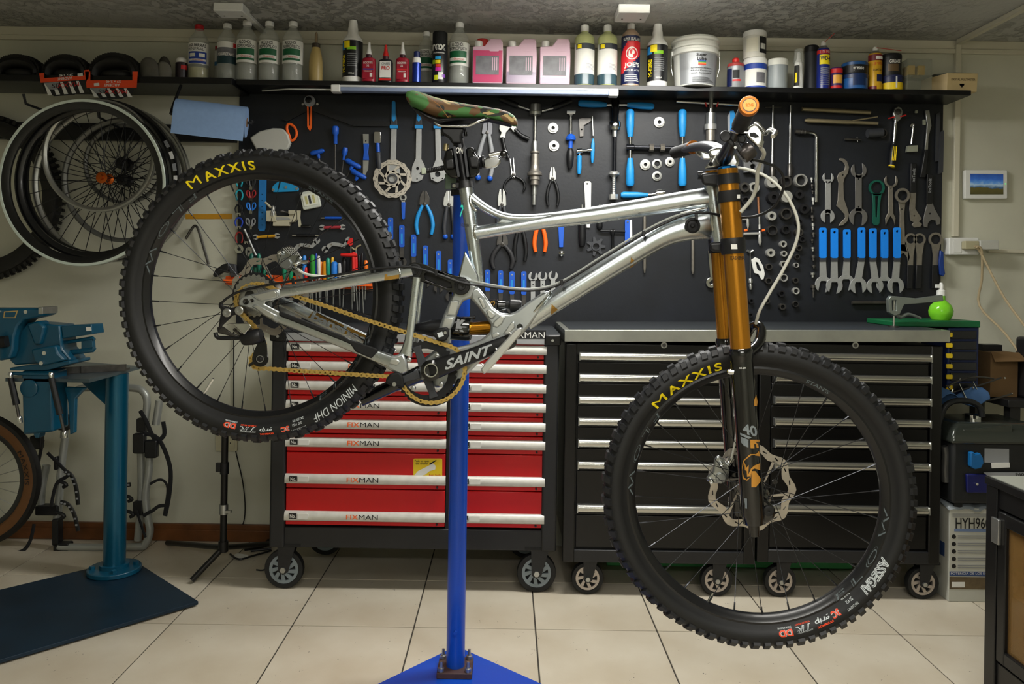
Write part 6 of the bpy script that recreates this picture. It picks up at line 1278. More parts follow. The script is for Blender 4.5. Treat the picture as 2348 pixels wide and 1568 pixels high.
t=thing('plug','cream plug pushed into the wall socket','plug');MB(m).poly(rrect(2190,554,2222,573,3),.046,.075).build('body',mat('cream plug','#a8a284',.5),t,30,.003)
t=thing('adaptor','white power adaptor beside the plug','adaptor');MB(m).poly(rrect(2222,553,2265,574,2),.046,.08).build('body',mat('grey white plastic','#b5b6ae',.45),t,30,.004)
CW=mat('beige cable','#a89878',.55)
for pts,lab in(([(2210,566,.08),(2225,575,.08),(2232,640,.06),(2230,700,.05),(2240,760,.2),(2260,850,.34),(2267,880,.37),(2268,930,.4)],'pale cable hanging straight down from the wall socket'),([(2212,568,.085),(2228,590,.08),(2252,680,.15),(2275,780,.3),(2300,880,.38),(2348,990,.45),(2400,1080,.6)],'brown tinted cable swinging away from the wall socket')):
 t=thing('power_cable',lab,'cable','cables from the wall socket');MB(m).tube(pts,2.6,8,False,4).build('cord',CW,t)
oz=3.06;m=wallmap(oz);t=thing('parts_organiser','blue drawer organiser with a green lid and yellow catches beside the cabinet','organiser');NB=mat('navy plastic','#10224e',.45);SMD=mat('smoky drawer','#1b1d20',.25)
MB(m).poly([(2175,752),(2245,750),(2242,925),(2170,925)],-.2,.0).build('case',NB,t,30,.003)
for i in range(7):
 y=758+24*i;dr=MB(m).poly([(2178,y),(2237,y),(2237,y+19),(2178,y+19)],.0,.008).build('drawer',SMD,t,30,.002);MB(m).poly(rrect(2166,y+4,2180,y+14,2),.008,.013).build('catch',YELLOW,dr,30)
MB(m).poly([(2046,736),(2245,736),(2245,751),(2046,748)],-.22,.01).build('lid',mat('green lid','#0e5c34',.45),t,30,.004)
gz=3.14;m=wallmap(gz);yb=735.0;t=thing('spray_bottle','round lime green spray bottle with a white nozzle on the green lid','bottle');LM=mat('lime translucent plastic','#7fd42e',.15,alpha=.85);oz_top=m(2157,736).z
b=MB(m);b.lathe(2157,736,[(10,0),(19,3),(25,14),(26,24),(22,36),(12,46),(9,48),(9,60)],0,26);b.build('body',LM,t);b=MB(m);b.lathe(2157,736,[(8,0.6),(17,4),(23,14),(23,20)],0,22);b.build('liquid',mat('green liquid','#3cae1e',.1),t);b=MB(m);b.lathe(2157,736,[(9.5,58),(9.5,70),(5,72),(5,82),(3,88)],0,18);b.build('nozzle',WHITE,t);b=MB(m);b.box(2146,652,2158,660,-.006,.006);b.build('spout',WHITE,t,30)
lz=3.0;m=wallmap(lz);t=thing('bench_crimper','grey lever press with a spring clip standing at the worktop end','press');LG2=mat('grey green casting','#7d857e',.35,.6)
MB(m).poly([(2040,678),(2060,680),(2100,684),(2158,676),(2160,690),(2100,696),(2070,698),(2060,720),(2048,724),(2036,716),(2034,686)],-.012,.012,[[(2042,688),(2052,688),(2052,712),(2043,712)]]).build('frame',LG2,t,30,.002);MB(m).tube([(2050,716),(2064,727),(2082,720),(2112,730)],[4,5,4,3],8,False,3).build('lever',LG2,t)
q=m(2050,680);b=MB(WM);b.wtube([Vector((q.x,lz,WTZ+.0006)),Vector((q.x,lz,q.z))],.004,10);b.build('upright',CHROME,t);b=MB(WM);b.wtube([Vector((q.x,lz,WTZ+.0004)),Vector((q.x,lz,WTZ+.006))],.018,16);b.build('foot',DSTEEL,t)
BN=mat('dark bench','#151516',.5)
t=thing('low_bench','low dark bench along the wall behind the generator','bench');zb=P(2300,905,3.2).z;x0=P(2262,900,3.2).x
b=MB(WM);b.wbox(x0,XR-.01,3.06,WALL-.03,zb-.03,zb);b.build('top',BN,t,30,.003)
for x in(x0+.02,XR-.06):
 for y in(3.08,WALL-.09):b=MB(WM);b.wbox(x,x+.04,y,y+.04,.0005,zb-.03);b.build('leg',BN,t,30)
t=thing('cardboard_box','brown cardboard box standing on the low bench','box');q=P(2277,900,3.2);CDB=mat('brown cardboard','#6c5333',.75,noise=.12,scale=10)
hw=31*3.2/F;hh=zb+100*3.2/F;b=MB(WM);b.wbox(q.x-hw,q.x+hw,3.13,3.27,zb+.0005,hh);b.build('body',CDB,t,0,.002);b=MB(WM);b.add([Vector((q.x-hw,3.13,hh)),Vector((q.x+hw,3.13,hh)),Vector((q.x+hw+.012,3.09,hh-.03)),Vector((q.x-hw-.002,3.1,hh-.035))],[(0,1,2,3)]);o=b.build('flap',CDB,t,0);o.modifiers.new('thick','SOLIDIFY').thickness=.003
b=MB(WM);b.wbox(q.x-hw+.01,q.x+hw-.02,3.2,3.26,hh,hh+.025);b.build('black_contents',BLACK,t,30)
t=thing('white_container','white plastic container standing on the low bench','container');m=wallmap(3.22);b=MB(m);b.lathe(2326,898,[(17,2),(18,6),(19,60),(17,62)],0,20);b.build('body',WHITE,t);b=MB(m);b.lathe(2326,898,[(19.5,60),(19.5,78),(17,80)],0,20);b.build('lid',WHITE,t);b=MB(m);b.patch(2326,898,19.4,44,47,-80,80);b.build('blue_line',LBLUE,t)
o=t
for ch in t.children:ch.location.z+=zb-m(2326,898).z-.0015*0+.0
t=thing('lubricant_jug','dark jug with a red and yellow label at the right edge','jug');m=wallmap(3.1);b=MB(m);z0=zb;c=P(2386,900,3.1);b=MB(WM);b.wbox(c.x-.065,c.x+.065,3.07,3.16,zb+.0005,zb+.24);b.build('body',mat('dark jug plastic','#1a1a1d',.35),t,30,.012,3)
b=MB(WM);b.wbox(c.x-.066,c.x+.06,3.0685,3.0695,zb+.14,zb+.2);b.build('red_label',RINK,t,0);b=MB(WM);b.wbox(c.x-.066,c.x+.06,3.068,3.069,zb+.1,zb+.12);b.build('yellow_band',YINK,t,0);b=MB(WM);b.wtube([Vector((c.x+.02,3.115,zb+.235)),Vector((c.x+.02,3.115,zb+.27))],.022,16);b.build('cap',RED,t)
t=thing('product_box','white printed carton under the generator lettered HYH96','box');bz=2.86
q0,q1=P(2176,1300,bz),P(2330,1300,bz);bt=P(2220,1166,bz).z;WBX=mat('white carton','#b9bab0',.6,noise=.08,scale=8)
b=MB(WM);b.wbox(q0 .x,q1 .x,bz,bz+.3,.0005,bt);b.build('carton',WBX,t,0,.002)
m=wallmap(bz-.0004);hy96=m
text(t,'HYH960',flat(m,2191,1187,2270,1212,.0006),INK,bold=.01)
MB(m).poly([(2184,1177),(2290,1178),(2290,1186),(2184,1185)],0,.0005).build('grey_band',mat('grey print','#9a9c98',.6),t,0);MB(m).poly([(2188,1212),(2290,1213),(2290,1220),(2188,1218)],0,.0005).build('blue_line',mat('dusty blue print','#6c80a4',.6),t,0)
for i in range(5):
 y=1230+17*i;MB(m).cyl(2187,y,5,0,.0006,16).build('round_icon',INK,t);MB(m).poly([(2196,y-3),(2290,y-2),(2290,y),(2196,y-1)],0,.0005).build('print_line',GINK,t,0);MB(m).poly([(2196,y+2),(2290,y+3),(2290,y+5),(2196,y+4)],0,.0005).build('print_line',GINK,t,0)
MB(m).poly([(2177,1310),(2290,1311),(2290,1322),(2177,1320)],0,.0005).build('blue_bar',mat('dull blue print','#2c4474',.6),t,0);MB(m).poly([(2177,1322),(2290,1324),(2290,1352),(2177,1350)],0,.0005).build('photo_strip',mat('brown picture','#6a5a40',.6,noise=.5,scale=30),t,0);MB(m).poly([(2182,1334),(2212,1334),(2212,1346),(2182,1346)],.0005,.001).build('white_tag',PAPER,t,0)
text(t,'POTENCIA DE LOS EQUIPOS',flat(m,2180,1312,2288,1318,.0008),PAPER)
sx=Vector((q0 .x-.0004,bz+.02,0));b=MB(WM);b.wbox(q0 .x-.0006,q0 .x,bz+.03,bz+.28,bt*.45,bt*.6);b.build('side_band',mat('dull blue print','#2c4474'),t,0)
t=thing('plastic_bag','crumpled clear bag with blue print between generator and carton','bag');b=MB(WM);nx,ny=14,8;random.seed(3);vs=[Vector((q0 .x-.01+(q1 .x-q0 .x+.02)*i/nx,bz-.012+.3*j/ny,bt+.004+random.random()*.016-(.012 if j==0 else 0)))for j in range(ny+1)for i in range(nx+1)];b.add(vs,[(j*(nx+1)+i,j*(nx+1)+i+1,(j+1)*(nx+1)+i+1,(j+1)*(nx+1)+i)for j in range(ny)for i in range(nx)]);o=b.build('film',mat('crumpled film','#9aa3a8',.25,alpha=.6),t,60);o.modifiers.new('thick','SOLIDIFY').thickness=.0008
GB=mat('charcoal generator plastic','#161819',.5);TK=mat('dark green grey tank paint','#343934',.22,.4,coat=.5)
t=thing('generator','black portable generator with a grey fuel tank and a blue socket','generator');gz0=2.84;m=wallmap(gz0);gb=bt+.022;gt=P(2250,1012,gz0).z
xa,xb=P(2184,1050,gz0).x,P(2400,1050,gz0).x
b=MB(WM);b.wbox(xa,xb,gz0,gz0+.26,gb,gt);b.build('body',GB,t,30,.012,3)
def tk(z,ins,y0=0.0):return[Vector((x,y,z))for x,y in((xa-.01+ins,gz0-.012+ins),(xb+.01-ins,gz0-.012+ins),(xb+.01-ins,gz0+.27-ins),(xa-.01+ins,gz0+.27-ins))]
zt0,zt1=P(2250,1018,gz0).z,P(2250,972,gz0).z;b=MB(WM);L0=[tk(zt0,0),tk(zt0+.012,0),tk(zt0+.045,.012),tk(zt1,.04)];b.add([v for l in L0 for v in l],[(j*4+i,j*4+(i+1)%4,(j+1)*4+(i+1)%4,(j+1)*4+i)for j in range(3)for i in range(4)]+[(0,1,2,3),(12,13,14,15)]);b.build('fuel_tank',TK,t,30,.01,3)
b=MB(m);b.poly([(2208,985),(2322,975),(2322,998),(2224,1003)],-.012,-.0);b.build('tank_recess',TK,t,30,.004);q=P(2245,968,gz0+.06);b=MB(WM);b.wtube([Vector((q.x,gz0+.1,zt1-.005)),Vector((q.x,gz0+.1,zt1+.018))],.028,22);b.build('fuel_cap',CHROME,t)
MB(m).strip([(2172,985,-.06),(2184,945,-.06),(2205,927,-.06),(2240,925,-.06),(2268,938,-.06),(2275,962,-.06)],7,.012,n=10,sm=4).build('carry_handle',GB,t)
MB(m).poly([(2218,1035),(2226,1033),(2226,1040),(2240,1036),(2246,1046),(2248,1058),(2242,1070),(2228,1073),(2218,1066)],.0,.022).build('socket_outlet',mat('blue socket plastic','#0c5a94',.45),t,30,.003)
MB(m).poly([(2257,1028),(2313,1029),(2313,1062),(2257,1060)],0,.002).build('rating_plate',GREY,t,0);MB(m).poly([(2272,1061),(2313,1060),(2314,1071),(2273,1073)],.002,.004).build('paper_tag',PAPER,t,0);MB(m).poly([(2212,1085),(2400,1088),(2400,1130),(2214,1128)],0,.012).build('blue_panel',mat('deep blue panel','#0a1150',.4),t,30,.004)
MB(m).poly([(2250,1081),(2420,1081),(2420,1090),(2262,1091)],.012,.0135).build('silver_band',GREY,t,0);MB(m).cyl(2234,1107,3,.012,.018,12).build('screw',CHROME,t)
MB(m).tube([(2180,1028,-.04),(2184,1048,-.04),(2182,1080,-.04),(2184,1110,-.04)],[9,10,10,11],12,False,4).build('exhaust_pipe',mat('dull exhaust','#5c5c5a',.4,.7),t);text(t,'960A',flat(m,2322,1082,2352,1089,.014),INK,bold=.02)
for dx in(.02,xb-xa-.05):
 b=MB(WM);b.wbox(xa+dx,xa+dx+.03,gz0+.02,gz0+.24,gb-.02+.0,gb+.004);b.build('foot',RUBBER,t,30)
t=thing('blue_cloth','crumpled blue cloth draped over the back of the generator','cloth');b=MB(WM);random.seed(5);nx,ny=16,10;c0_,c1_=P(2160,950,gz0+.12),P(2276,950,gz0+.12);vs=[]
for j in range(ny+1):
 for i in range(nx+1):
  u,v=i/nx,j/ny;vs.append(Vector((c0_.x+(c1_.x-c0_.x)*u,gz0+.13+.08*v,zt1+.012+.09*sin(pi*(.25+.6*v))*(.75+.35*sin(u*7+v*4))+random.random()*.008-.03*max(0,u-.9)*10*.3)))
b.add(vs,[(j*(nx+1)+i,j*(nx+1)+i+1,(j+1)*(nx+1)+i+1,(j+1)*(nx+1)+i)for j in range(ny)for i in range(nx)]);o=b.build('cloth',mat('dusty blue cloth','#3d5f8a',.9,noise=.15,scale=30),t,70);o.modifiers.new('thick','SOLIDIFY').thickness=.003;sd_=o.modifiers.new('sub','SUBSURF');sd_.levels=sd_.render_levels=1
t=thing('wire_frame_stand','bent dark wire frame with bright ends leaning above the blue cloth','wire frame');m=wallmap(3.02)
for p,r_ in(([(2160,884,.03),(2195,868,.03),(2232,862,.03),(2268,866,.03)],2.2),([(2160,908,.0),(2200,895,.0),(2250,882,.0),(2296,866,.0)],2.0),([(2235,920,.02),(2275,912,.02),(2313,901,.02)],2.2)):MB(m).tube(p,r_,8,False,4).build('wire',DSTEEL,t)
for x0,y0,x1,y1 in((2192,878,2212,920),(2223,873,2234,894),(2178,890,2174,900),(2172,900,2180,915),(2240,914,2246,922)):MB(m).tube([(x0,y0,.02),(x1,y1,.02)],1.8,8).build('bright_pin',CHROME,t)
for x,y in((2194,868),(2224,888),(2296,865),(2312,900),(2170,887)):MB(m).ball(x,y,2.6,.02,8).build('end_cap',CHROME,t)
t=thing('glass_cabinet','black framed glass door cabinet in the right foreground with a pale top','cabinet');fz=2.12;K=mat('black cabinet frame','#0e0e0f',.35);q=P(2262,1090,fz);xf=q.x;zt2=q.z;xe=xf+.62;yf=1.42
b=MB(WM);b.wbox(xf-.003,xe,yf,fz+.004,zt2-.022,zt2-.001);b.build('top_board',K,t,30,.002);b=MB(WM);b.wbox(xf+.006,xe-.006,yf+.006,fz-.004,zt2-.001,zt2+.001);b.build('top_surface',mat('pale laminate','#8f9289',.35),t,30)
for x,y in((xf,fz-.045),(xf,yf),(xe-.045,fz-.045),(xe-.045,yf)):b=MB(WM);b.wbox(x,x+.045,y,y+.045,.0005,zt2-.022);b.build('leg',K,t,30,.002)
dy0,dy1=yf+.045,fz-.045
b=MB(WM);b.wbox(xf+.006,xf+.03,dy0,dy1,zt2-.075,zt2-.022);b.build('upper_rail',K,t,30,.002);b=MB(WM);b.wbox(xf+.006,xf+.03,dy0,dy1,.04,.16);b.build('lower_rail',K,t,30,.002)
d=part_empty('glass_door',t);z0,z1=.165,zt2-.08
for y0,y1,za,zb_ in((dy1-.035,dy1-.002,z0,z1),(dy0+.002,dy0+.035,z0,z1),(dy0+.035,dy1-.035,z1-.035,z1),(dy0+.035,dy1-.035,z0,z0+.035)):b=MB(WM);b.wbox(xf+.002,xf+.026,y0,y1,za,zb_);b.build('door_frame',K,d,30,.003)
b=MB(WM);b.wbox(xf+.012,xf+.016,dy0+.034,dy1-.034,z0+.034,z1-.034);b.build('pane',mat('brownish glass','#8a6a3c',.05,alpha=.45),d,0)
b=MB(WM);b.wbox(xf-.006,xf+.002,dy1-.018,dy1+.012,z1-.085,z1-.02);b.build('hinge',STEEL,d,30,.001)
b=MB(WM);b.wbox(xf+.03,xe-.03,dy0,dy1+.03,.1,.115);b.build('bottom_board',K,t,30);b=MB(WM);b.wbox(xf+.03,xe-.03,dy0,dy1+.03,.34,.352);b.build('inner_shelf',mat('wood shelf','#7a5a34',.6),t,30);b=MB(WM);b.wbox(xe-.03,xe-.02,dy0,dy1+.03,.1,zt2-.03);b.build('back_panel',mat('brown back panel','#7a6038',.6),t,30);b=MB(WM);b.wbox(xf+.045,xe-.045,fz-.03,fz-.022,.1,zt2-.03);b.build('side_panel',K,t,30)
# ================================================================ the downhill bike, hanging in the stand, front a little nearer
TH=radians(6.0);NB_,TB_=Vector((-sin(TH),-cos(TH),0)),Vector((cos(TH),-sin(TH),0));UB_=Vector((0,0,1));BP=1.91
def pb(x,y,d=0.0):
 u,v=x-CX,CY-y;U,V=u*CR-v*SR,u*SR+v*CR
 t=(d-cos(TH)*BP)/(-sin(TH)*U/F-cos(TH));return Vector((U/F*t,t,H+V/F*t))
pb.k=BP/F
def B():return MB(pb)
def wmap(cx,cy):
 O=pb(cx,cy)
 def m(a,b_,d=0.0):return O+TB_*a+UB_*b_+NB_*d
 m.k=1.0
 def pol(x,y,d=.028):
  q=pb(x,y,d)-O;return atan2(q.z,q.dot(TB_)),sqrt(q.z**2+q.dot(TB_)**2)
 m.pol=pol
 return m
bike=thing('downhill_bike','raw aluminium downhill mountain bike with a gold fork held in the blue stand','bicycle')
TYRE=mat('tyre rubber','#161718',.55,noise=.15,scale=30);KNOB=mat('lit tyre knob rubber','#1c1d1f',.5)  # knobs are a lighter copy of the tyre colour, for light they catch
BLKSP=mat('black bladed spoke','#3c3e42',.25,.85);RIMB=mat('satin black rim','#111214',.3,coat=.2)
DISC=mat('brake disc steel','#b9b3aa',.28,.85)
def part(nm,mt,mb,par=None,smooth=40,bevel=0.0):return mb.build(nm,mt,par or bike,smooth,bevel)
def bikewheel(nm,cx,cy,R,rr,ri,N):
 m=wmap(cx,cy);w=part_empty(nm,bike);rm=(rr+R)/2-.001;a=R-.006-rm;bw=.0305
 prof=[(rr-.003,.0135)]+[(rm+a*cos(radians(q)),bw*sin(radians(q)))for q in range(142,-143,-12)]+[(rr-.003,-.0135)]
 part('tyre',TYRE,MB(m).turn(0,0,prof,96,False),w,60)
 b=MB(m)
 def knob(ang,ph,wt,wb,h,skew=0.0):
  c,e=cos(radians(ph)),sin(radians(ph));r0,d0=rm+a*c,bw*e;nr,nd=c,e*.95;vs=[]
  for hh,sh in((-.002,1.0),(h,.84)):
   for s1,s2 in((-1,-1),(1,-1),(1,1),(-1,1)):
    r=r0+nr*hh-e*wb*s2*sh;d=d0+nd*hh+c*wb*s2*sh;A=ang+(wt*s1*sh+skew*s2)/R;vs.append(m(r*cos(A),r*sin(A),d))
  b.add(vs,[(0,3,2,1),(4,5,6,7),(0,1,5,4),(1,2,6,5),(2,3,7,6),(3,0,4,7)])
 for i in range(N):
  A=2*pi*i/N
  for s_ in(-1,1):
   knob(A+.25*(i%2)/N,s_*54,.0078+.001*(i%2),.0085,.0062,s_*.0015)
   if i%2:knob(A,s_*13,.0095,.0065,.006)
   else:knob(A,s_*29,.006,.005,.005)
 o=part('tread',KNOB,b,w,0)
 rp=[(rr,.0135),(rr+.002,.0155),(rr-.003,.0165),(ri+.006,.0125),(ri,.006),(ri-.0012,0),(ri,-.006),(ri+.006,-.0125),(rr-.003,-.0165),(rr+.002,-.0155),(rr,-.0135)]
 part('rim',RIMB,MB(m).turn(0,0,rp,96,False),w,30)
 def tyd(r):
  for(r1,d1),(r2,d2)in zip(prof,prof[1:]):
   if r1<=r<=r2 and r2>r1:return d1+(d2-d1)*(r-r1)/(r2-r1)+.0008
  return .03
 def rmd(r):return .0125+(r-ri-.006)/(rr-.003-ri-.006)*.004+.0006
 def atext(s,p0,p1,h,mt,on=tyd,inward=False,bold=.02,shear=0.0,lift=0.0,name='lettering',dr=0.0,sp=1.0):
  dd=.028 if on is tyd else .0145
  a0,r0=m.pol(*p0,dd);a1,r1=m.pol(*p1,dd);r=max((r0+r1)/2,rr+h/2+.0035)+dr
  if not inward and a1>a0:a1-=2*pi
  if inward and a1<a0:a1+=2*pi
  if on is rmd:r=(ri+rr)/2+.001
  def fn(u,v):
   A=a0+(a1-a0)*u;q=r+h*(v-.5)*(-1 if inward else 1);return m(q*cos(A),q*sin(A),on(q)+lift)
  return text(w,s,fn,mt,name,bold,shear,sp,(1,6)if h>.006 else 0)
 for i in range(28):
  sd=1 if i%2 else-1;dr=1 if(i//2)%2 else-1;A=2*pi*(i+.3)/28;A2=A+dr*1.25;hf=.03
  p0,p1=m(hf*cos(A2),hf*sin(A2),sd*.032),m(ri*cos(A),ri*sin(A),sd*.003);dv=p1-p0
  part('spoke',BLKSP,MB(WM).wtube([p0,p0+dv*.93,p0+dv*.935,p1],[.0009,.0009,.0019,.0022],6),w)
 return w,m,atext,rmd
GYL=mat('yellow tyre print','#f4dc08',.5);TW=mat('tyre print white','#c9d0d2',.5);TOR=mat('tyre print orange','#ee4a20',.5);DEC=mat('grey rim decal','#5b666a',.45)
BK2=mat('tyre print black','#16181a',.6)
w,m,at,rd=bikewheel('rear_wheel',597.2,677,.366,.3017,.288,84)
at('M',(431,425),(457,410),.0205,GYL,bold=.004);at('AXXIS',(466,406),(584,380),.0205,GYL,bold=.022,sp=1.3)
for mt,bo,lf in((TW,.05,0),(BK2,.012,.0003),(TW,-.008,.0006)):at('MINION DHF',(818,888),(718,958),.02,mt,bold=bo,shear=.25,lift=lf)
at('27.5X2.50WT',(702,974),(667,984),.0055,TW,bold=.01,dr=.004);at('50 PSI',(694,971),(672,977),.0055,TW,bold=.01,dr=-.003);at('2X120 TPI',(698,963),(672,970),.0055,TW,bold=.01,dr=-.006)
def smalls(at,p3,pg,pt,pd):
 for mt,bo,lf in((TW,.07,0),(TOR,.03,.0004)):at('3C',p3[0],p3[1],.013,mt,bold=bo,lift=lf);at('DD',pd[0],pd[1],.013,mt,bold=bo,lift=lf)
 at('grip',pg[0],pg[1],.011,TW,bold=.02,shear=.2,dr=-.002);at('maxx',pg[0],pg[1],.0045,TOR,bold=.03,dr=.0085)
 at('TR',pt[0],pt[1],.013,TW,bold=.03,shear=.3);at('TR',pt[0],pt[1],.011,BK2,bold=-.012,shear=.3,lift=.0005);at('TUBELESS READY',pt[0],pt[1],.003,TOR,dr=-.0095);at('DOUBLE DOWN',pd[0],pd[1],.003,TW,dr=-.0095)
smalls(at,((664,981),(645,985)),((627,986),(596,986)),((588,986),(550,982)),((541,979),(514,970)))
for mt,bo,lf in((DEC,.02,0),(RIMB,-.015,.0004)):at('F L O W',(450,437),(336,630),.0105,mt,rd,True,bo,.1,lf);at('F L O W',(735,928),(868,750),.0105,mt,rd,True,bo,.1,lf)
at("STAN'S",(708,428),(764,464),.008,DEC,rd,False,.02)
b=MB(m);rotor(b,.1,-.056,-.054,9,7,.38,.82,.08,.9,True,.034,.055);part('brake_disc',DISC,b,w)
part('hub',GLOSS,MB(m).turn(0,0,[(.012,.06),(.03,.034),(.03,.03),(.016,.024),(.016,-.024),(.033,-.03),(.033,-.034),(.014,-.07)],28),w)
COG=mat('cassette steel','#9fa09c',.3,.9)
for i,(r,d)in enumerate(((.05,.036),(.044,.040),(.038,.044),(.033,.048),(.028,.052),(.024,.056),(.021,.06))):
 n=int(r*2*pi/.0127)*4;part('sprocket',COG,MB(m).poly([(r*(1+(.05 if k%4<2 else-.02))*cos(2*pi*k/n),r*(1+(.05 if k%4<2 else-.02))*sin(2*pi*k/n))for k in range(n)],d,d+.002,[[(.013*cos(-k*.4),.013*sin(-k*.4))for k in range(15)]]),w)
MB(m).turn(0,0,[(.056,.033),(.057,.0345),(.02,.035)],40).build('spoke_guard',BLACK,w)
q=B().tube([(466,905,.0),(489,868,.0)],[3,2.6],8);part('valve',CHROME,q,w)
w,m,at,rd=bikewheel('front_wheel',1732.3,1131.9,.357,.296,.2785,84)
at('M',(1507,938),(1531,914),.0205,GYL,bold=.004);at('AXXIS',(1538,908),(1659,851),.0205,GYL,bold=.022,sp=1.3)
for mt,bo,lf in((TW,.05,0),(BK2,.012,.0003),(TW,-.008,.0006)):at('ASSEGAI',(2034,1282),(1980,1358),.018,mt,bold=bo,shear=.2,lift=lf)
at('29X2.50WT',(1964,1376),(1941,1396),.0055,TW,bold=.01,dr=.004);at('50 PSI',(1957,1374),(1944,1386),.0055,TW,bold=.01,dr=-.002);at('2X120 TPI',(1956,1368),(1936,1384),.0055,TW,bold=.01,dr=-.007)
smalls(at,((1926,1403),(1908,1412)),((1906,1414),(1870,1430)),((1862,1435),(1827,1447)),((1818,1449),(1786,1454)))
for mt,bo,lf in((DEC,.02,0),(RIMB,-.015,.0004)):at('F L O W',(1512,945),(1440,1140),.012,mt,rd,True,bo,.1,lf);at('F L O W',(1922,1386),(2044,1160),.012,mt,rd,True,bo,.1,lf)
at("STAN'S",(1852,866),(1908,890),.008,DEC,rd,False,.02)
b=MB(m);rotor(b,.1,-.055,-.053,9,6,.34,.82,.06,.9,True,.034,.055);part('brake_disc',DISC,b,w)
for i in range(6):A=2*pi*i/6+.3;part('disc_bolt',GLOSS,MB(m).cyl(.058*cos(A),.058*sin(A),.006,-.053,-.05),w)
part('hub',GLOSS,MB(m).turn(0,0,[(.014,.06),(.028,.034),(.028,.03),(.015,.024),(.015,-.024),(.03,-.03),(.03,-.034),(.014,-.07)],28),w)
part('valve',CHROME,B().tube([(1617,1395,.0),(1634,1359,.0)],[4,2.4],8),w)
def weld(pts,r,par):return part('weld_bead',mat('weld bead','#b4b6b0',.25,1.0),B().tube(*(lambda p,R:(p,[r*(1.15 if i%2 else .8)for i in range(len(p))]))(*smooth_path(pts,[1]*len(pts),7)),8),par)
st=part('seat_tube',ALU,B().strip([(1068,428),(1082,530),(1093,610),(1099,655)],[16.5,15.5,14,11],[.017,.017,.016,.012],n=22))
text(st,'7',flat(pb,1055,470,1063,498,.0105,8),mat('turquoise decal','#28c4b0',.4),bold=.03);text(st,'VECTOR',flat(pb,1056,513,1074,520,.0175,8),INK,bold=.02)
part('seat_gusset',ALU,B().poly([(1066,574),(1049,640),(1062,654),(1094,662),(1100,652),(1096,630)],-.02,.02),None,30,.004)
tt=part('top_tube',ALU,B().strip([(1090,534),(1142,526),(1207,515),(1272,504),(1360,493),(1478,475),(1560,462),(1632,452)],[15.5,15,15.5,18,19.5,21,22.5,24],[.02,.02,.022,.025,.025,.025,.024,.022],n=24,sm=4))
part('top_tube_strut',ALU,B().strip([(1078,452),(1092,463),(1116,479),(1145,493),(1180,500),(1230,499),(1290,492)],[12,11,10,9.5,9.5,9,8],.019,n=20,sm=4));part('strut_web',ALU,B().poly([(1138,512),(1150,500),(1200,500),(1200,512)],-.012,.012),None,30,.003)
weld([(1078,448,.016),(1079,466,.019),(1092,484,.014)],3.2,tt);weld([(1090,515,.014),(1087,533,.02),(1092,551,.014)],3.2,tt)
dt=part('down_tube',ALU,B().strip([(1205,738),(1250,706),(1293,678),(1467,571),(1530,537),(1580,522),(1634,512)],[22,23,24,25,26,29,36],[.026,.03,.031,.032,.031,.028,.02],n=26,sm=4));
weld([(1262,668,.014),(1243,694,.03),(1214,726,.022)],4,dt);weld([(1560,490,.012),(1590,482,.018),(1622,476,.016)],3,dt);weld([(1626,432,.012),(1634,460,.02),(1632,505,.022),(1640,548,.012)],3.6,dt)
part('head_tube',ALU,B().strip([(1634,424),(1654,556)],[22,24],[.026,.027],n=24))
GT_=mat('gold tape','#a8813a',.35,.5)
def mdt(x,y,d=0.0):
 t_=((x-1293)*174+(y-678)*-107)/(174**2+107**2);q=abs((x-1293-174*t_)*107+(y-678+107*t_)*174)/204.3;return pb(x,y,.0315*sqrt(max(.03,1-(q/24.6)**2))+d)
mdt.k=pb.k
for x,y in((1447,590),(1265,697)):part('gold_tape',GT_,MB(mdt).poly([(x,y),(x+7,y+7),(x+14,y+13),(x+6,y+19),(x-2,y+25),(x-1,y+12)],.0002,.001),dt,0)
part('bumper',MATTE,B().turn(1588,517,[(18,.02),(18,.034),(13,.037),(11,.035),(6,.036),(3,.04),(.1,.04)],28),dt)
FG=mat('machined aluminium','#b6bbbc',.36,.85)
fo=part('main_forging',FG,B().poly([(1079,662),(1097,658),(1116,682),(1131,705),(1148,717),(1169,719),(1184,713),(1207,695),(1245,670),(1262,667),(1240,712),(1214,748),(1192,772),(1160,800),(1100,830),(1050,880),(1000,890),(965,870),(960,830),(1000,800),(1050,795),(1080,788),(1105,777),(1124,761),(1125,744),(1113,726),(1095,703),(1080,686)],-.03,.03),None,30,.006)
arm=part('lower_strut',FG,B().poly([(1041,668),(1018,720),(1004,758),(996,800),(1028,800),(1036,756),(1055,703),(1064,689),(1082,684),(1094,654),(1066,646)],-.03,.03),None,30,.005)
PK=mat('bead blasted pocket','#c3c5c0',.4,.9)
def pocket(par,pts,d=.03):cx_=sum(p[0]for p in pts)/len(pts);cy_=sum(p[1]for p in pts)/len(pts);part('pocket_rim',FG,B().poly([(cx_+(x-cx_)*1.22,cy_+(y-cy_)*1.16)for x,y in pts],d-.002,d+.0022),par,30,.0022);part('pocket',PK,B().poly(pts,d,d+.0026),par,30,.0015)
for p in([(1034,691),(1051,691),(1044,722),(1026,721)],[(1020,729),(1039,729),(1032,754),(1013,751)]):pocket(arm,p)
for p in([(1097,684),(1104,683),(1115,703),(1108,707)],[(1116,713),(1122,710),(1136,722),(1128,731),(1121,727)],[(1133,738),(1148,724),(1157,728),(1150,742),(1140,750),(1132,747)],[(1172,740),(1178,738),(1180,750),(1165,766),(1156,764)],[(1128,766),(1140,762),(1146,768),(1130,776)]):pocket(fo,p)
part('pivot_bolt',GLOSS,B().cyl(1192,749,7,.03,.036),fo);
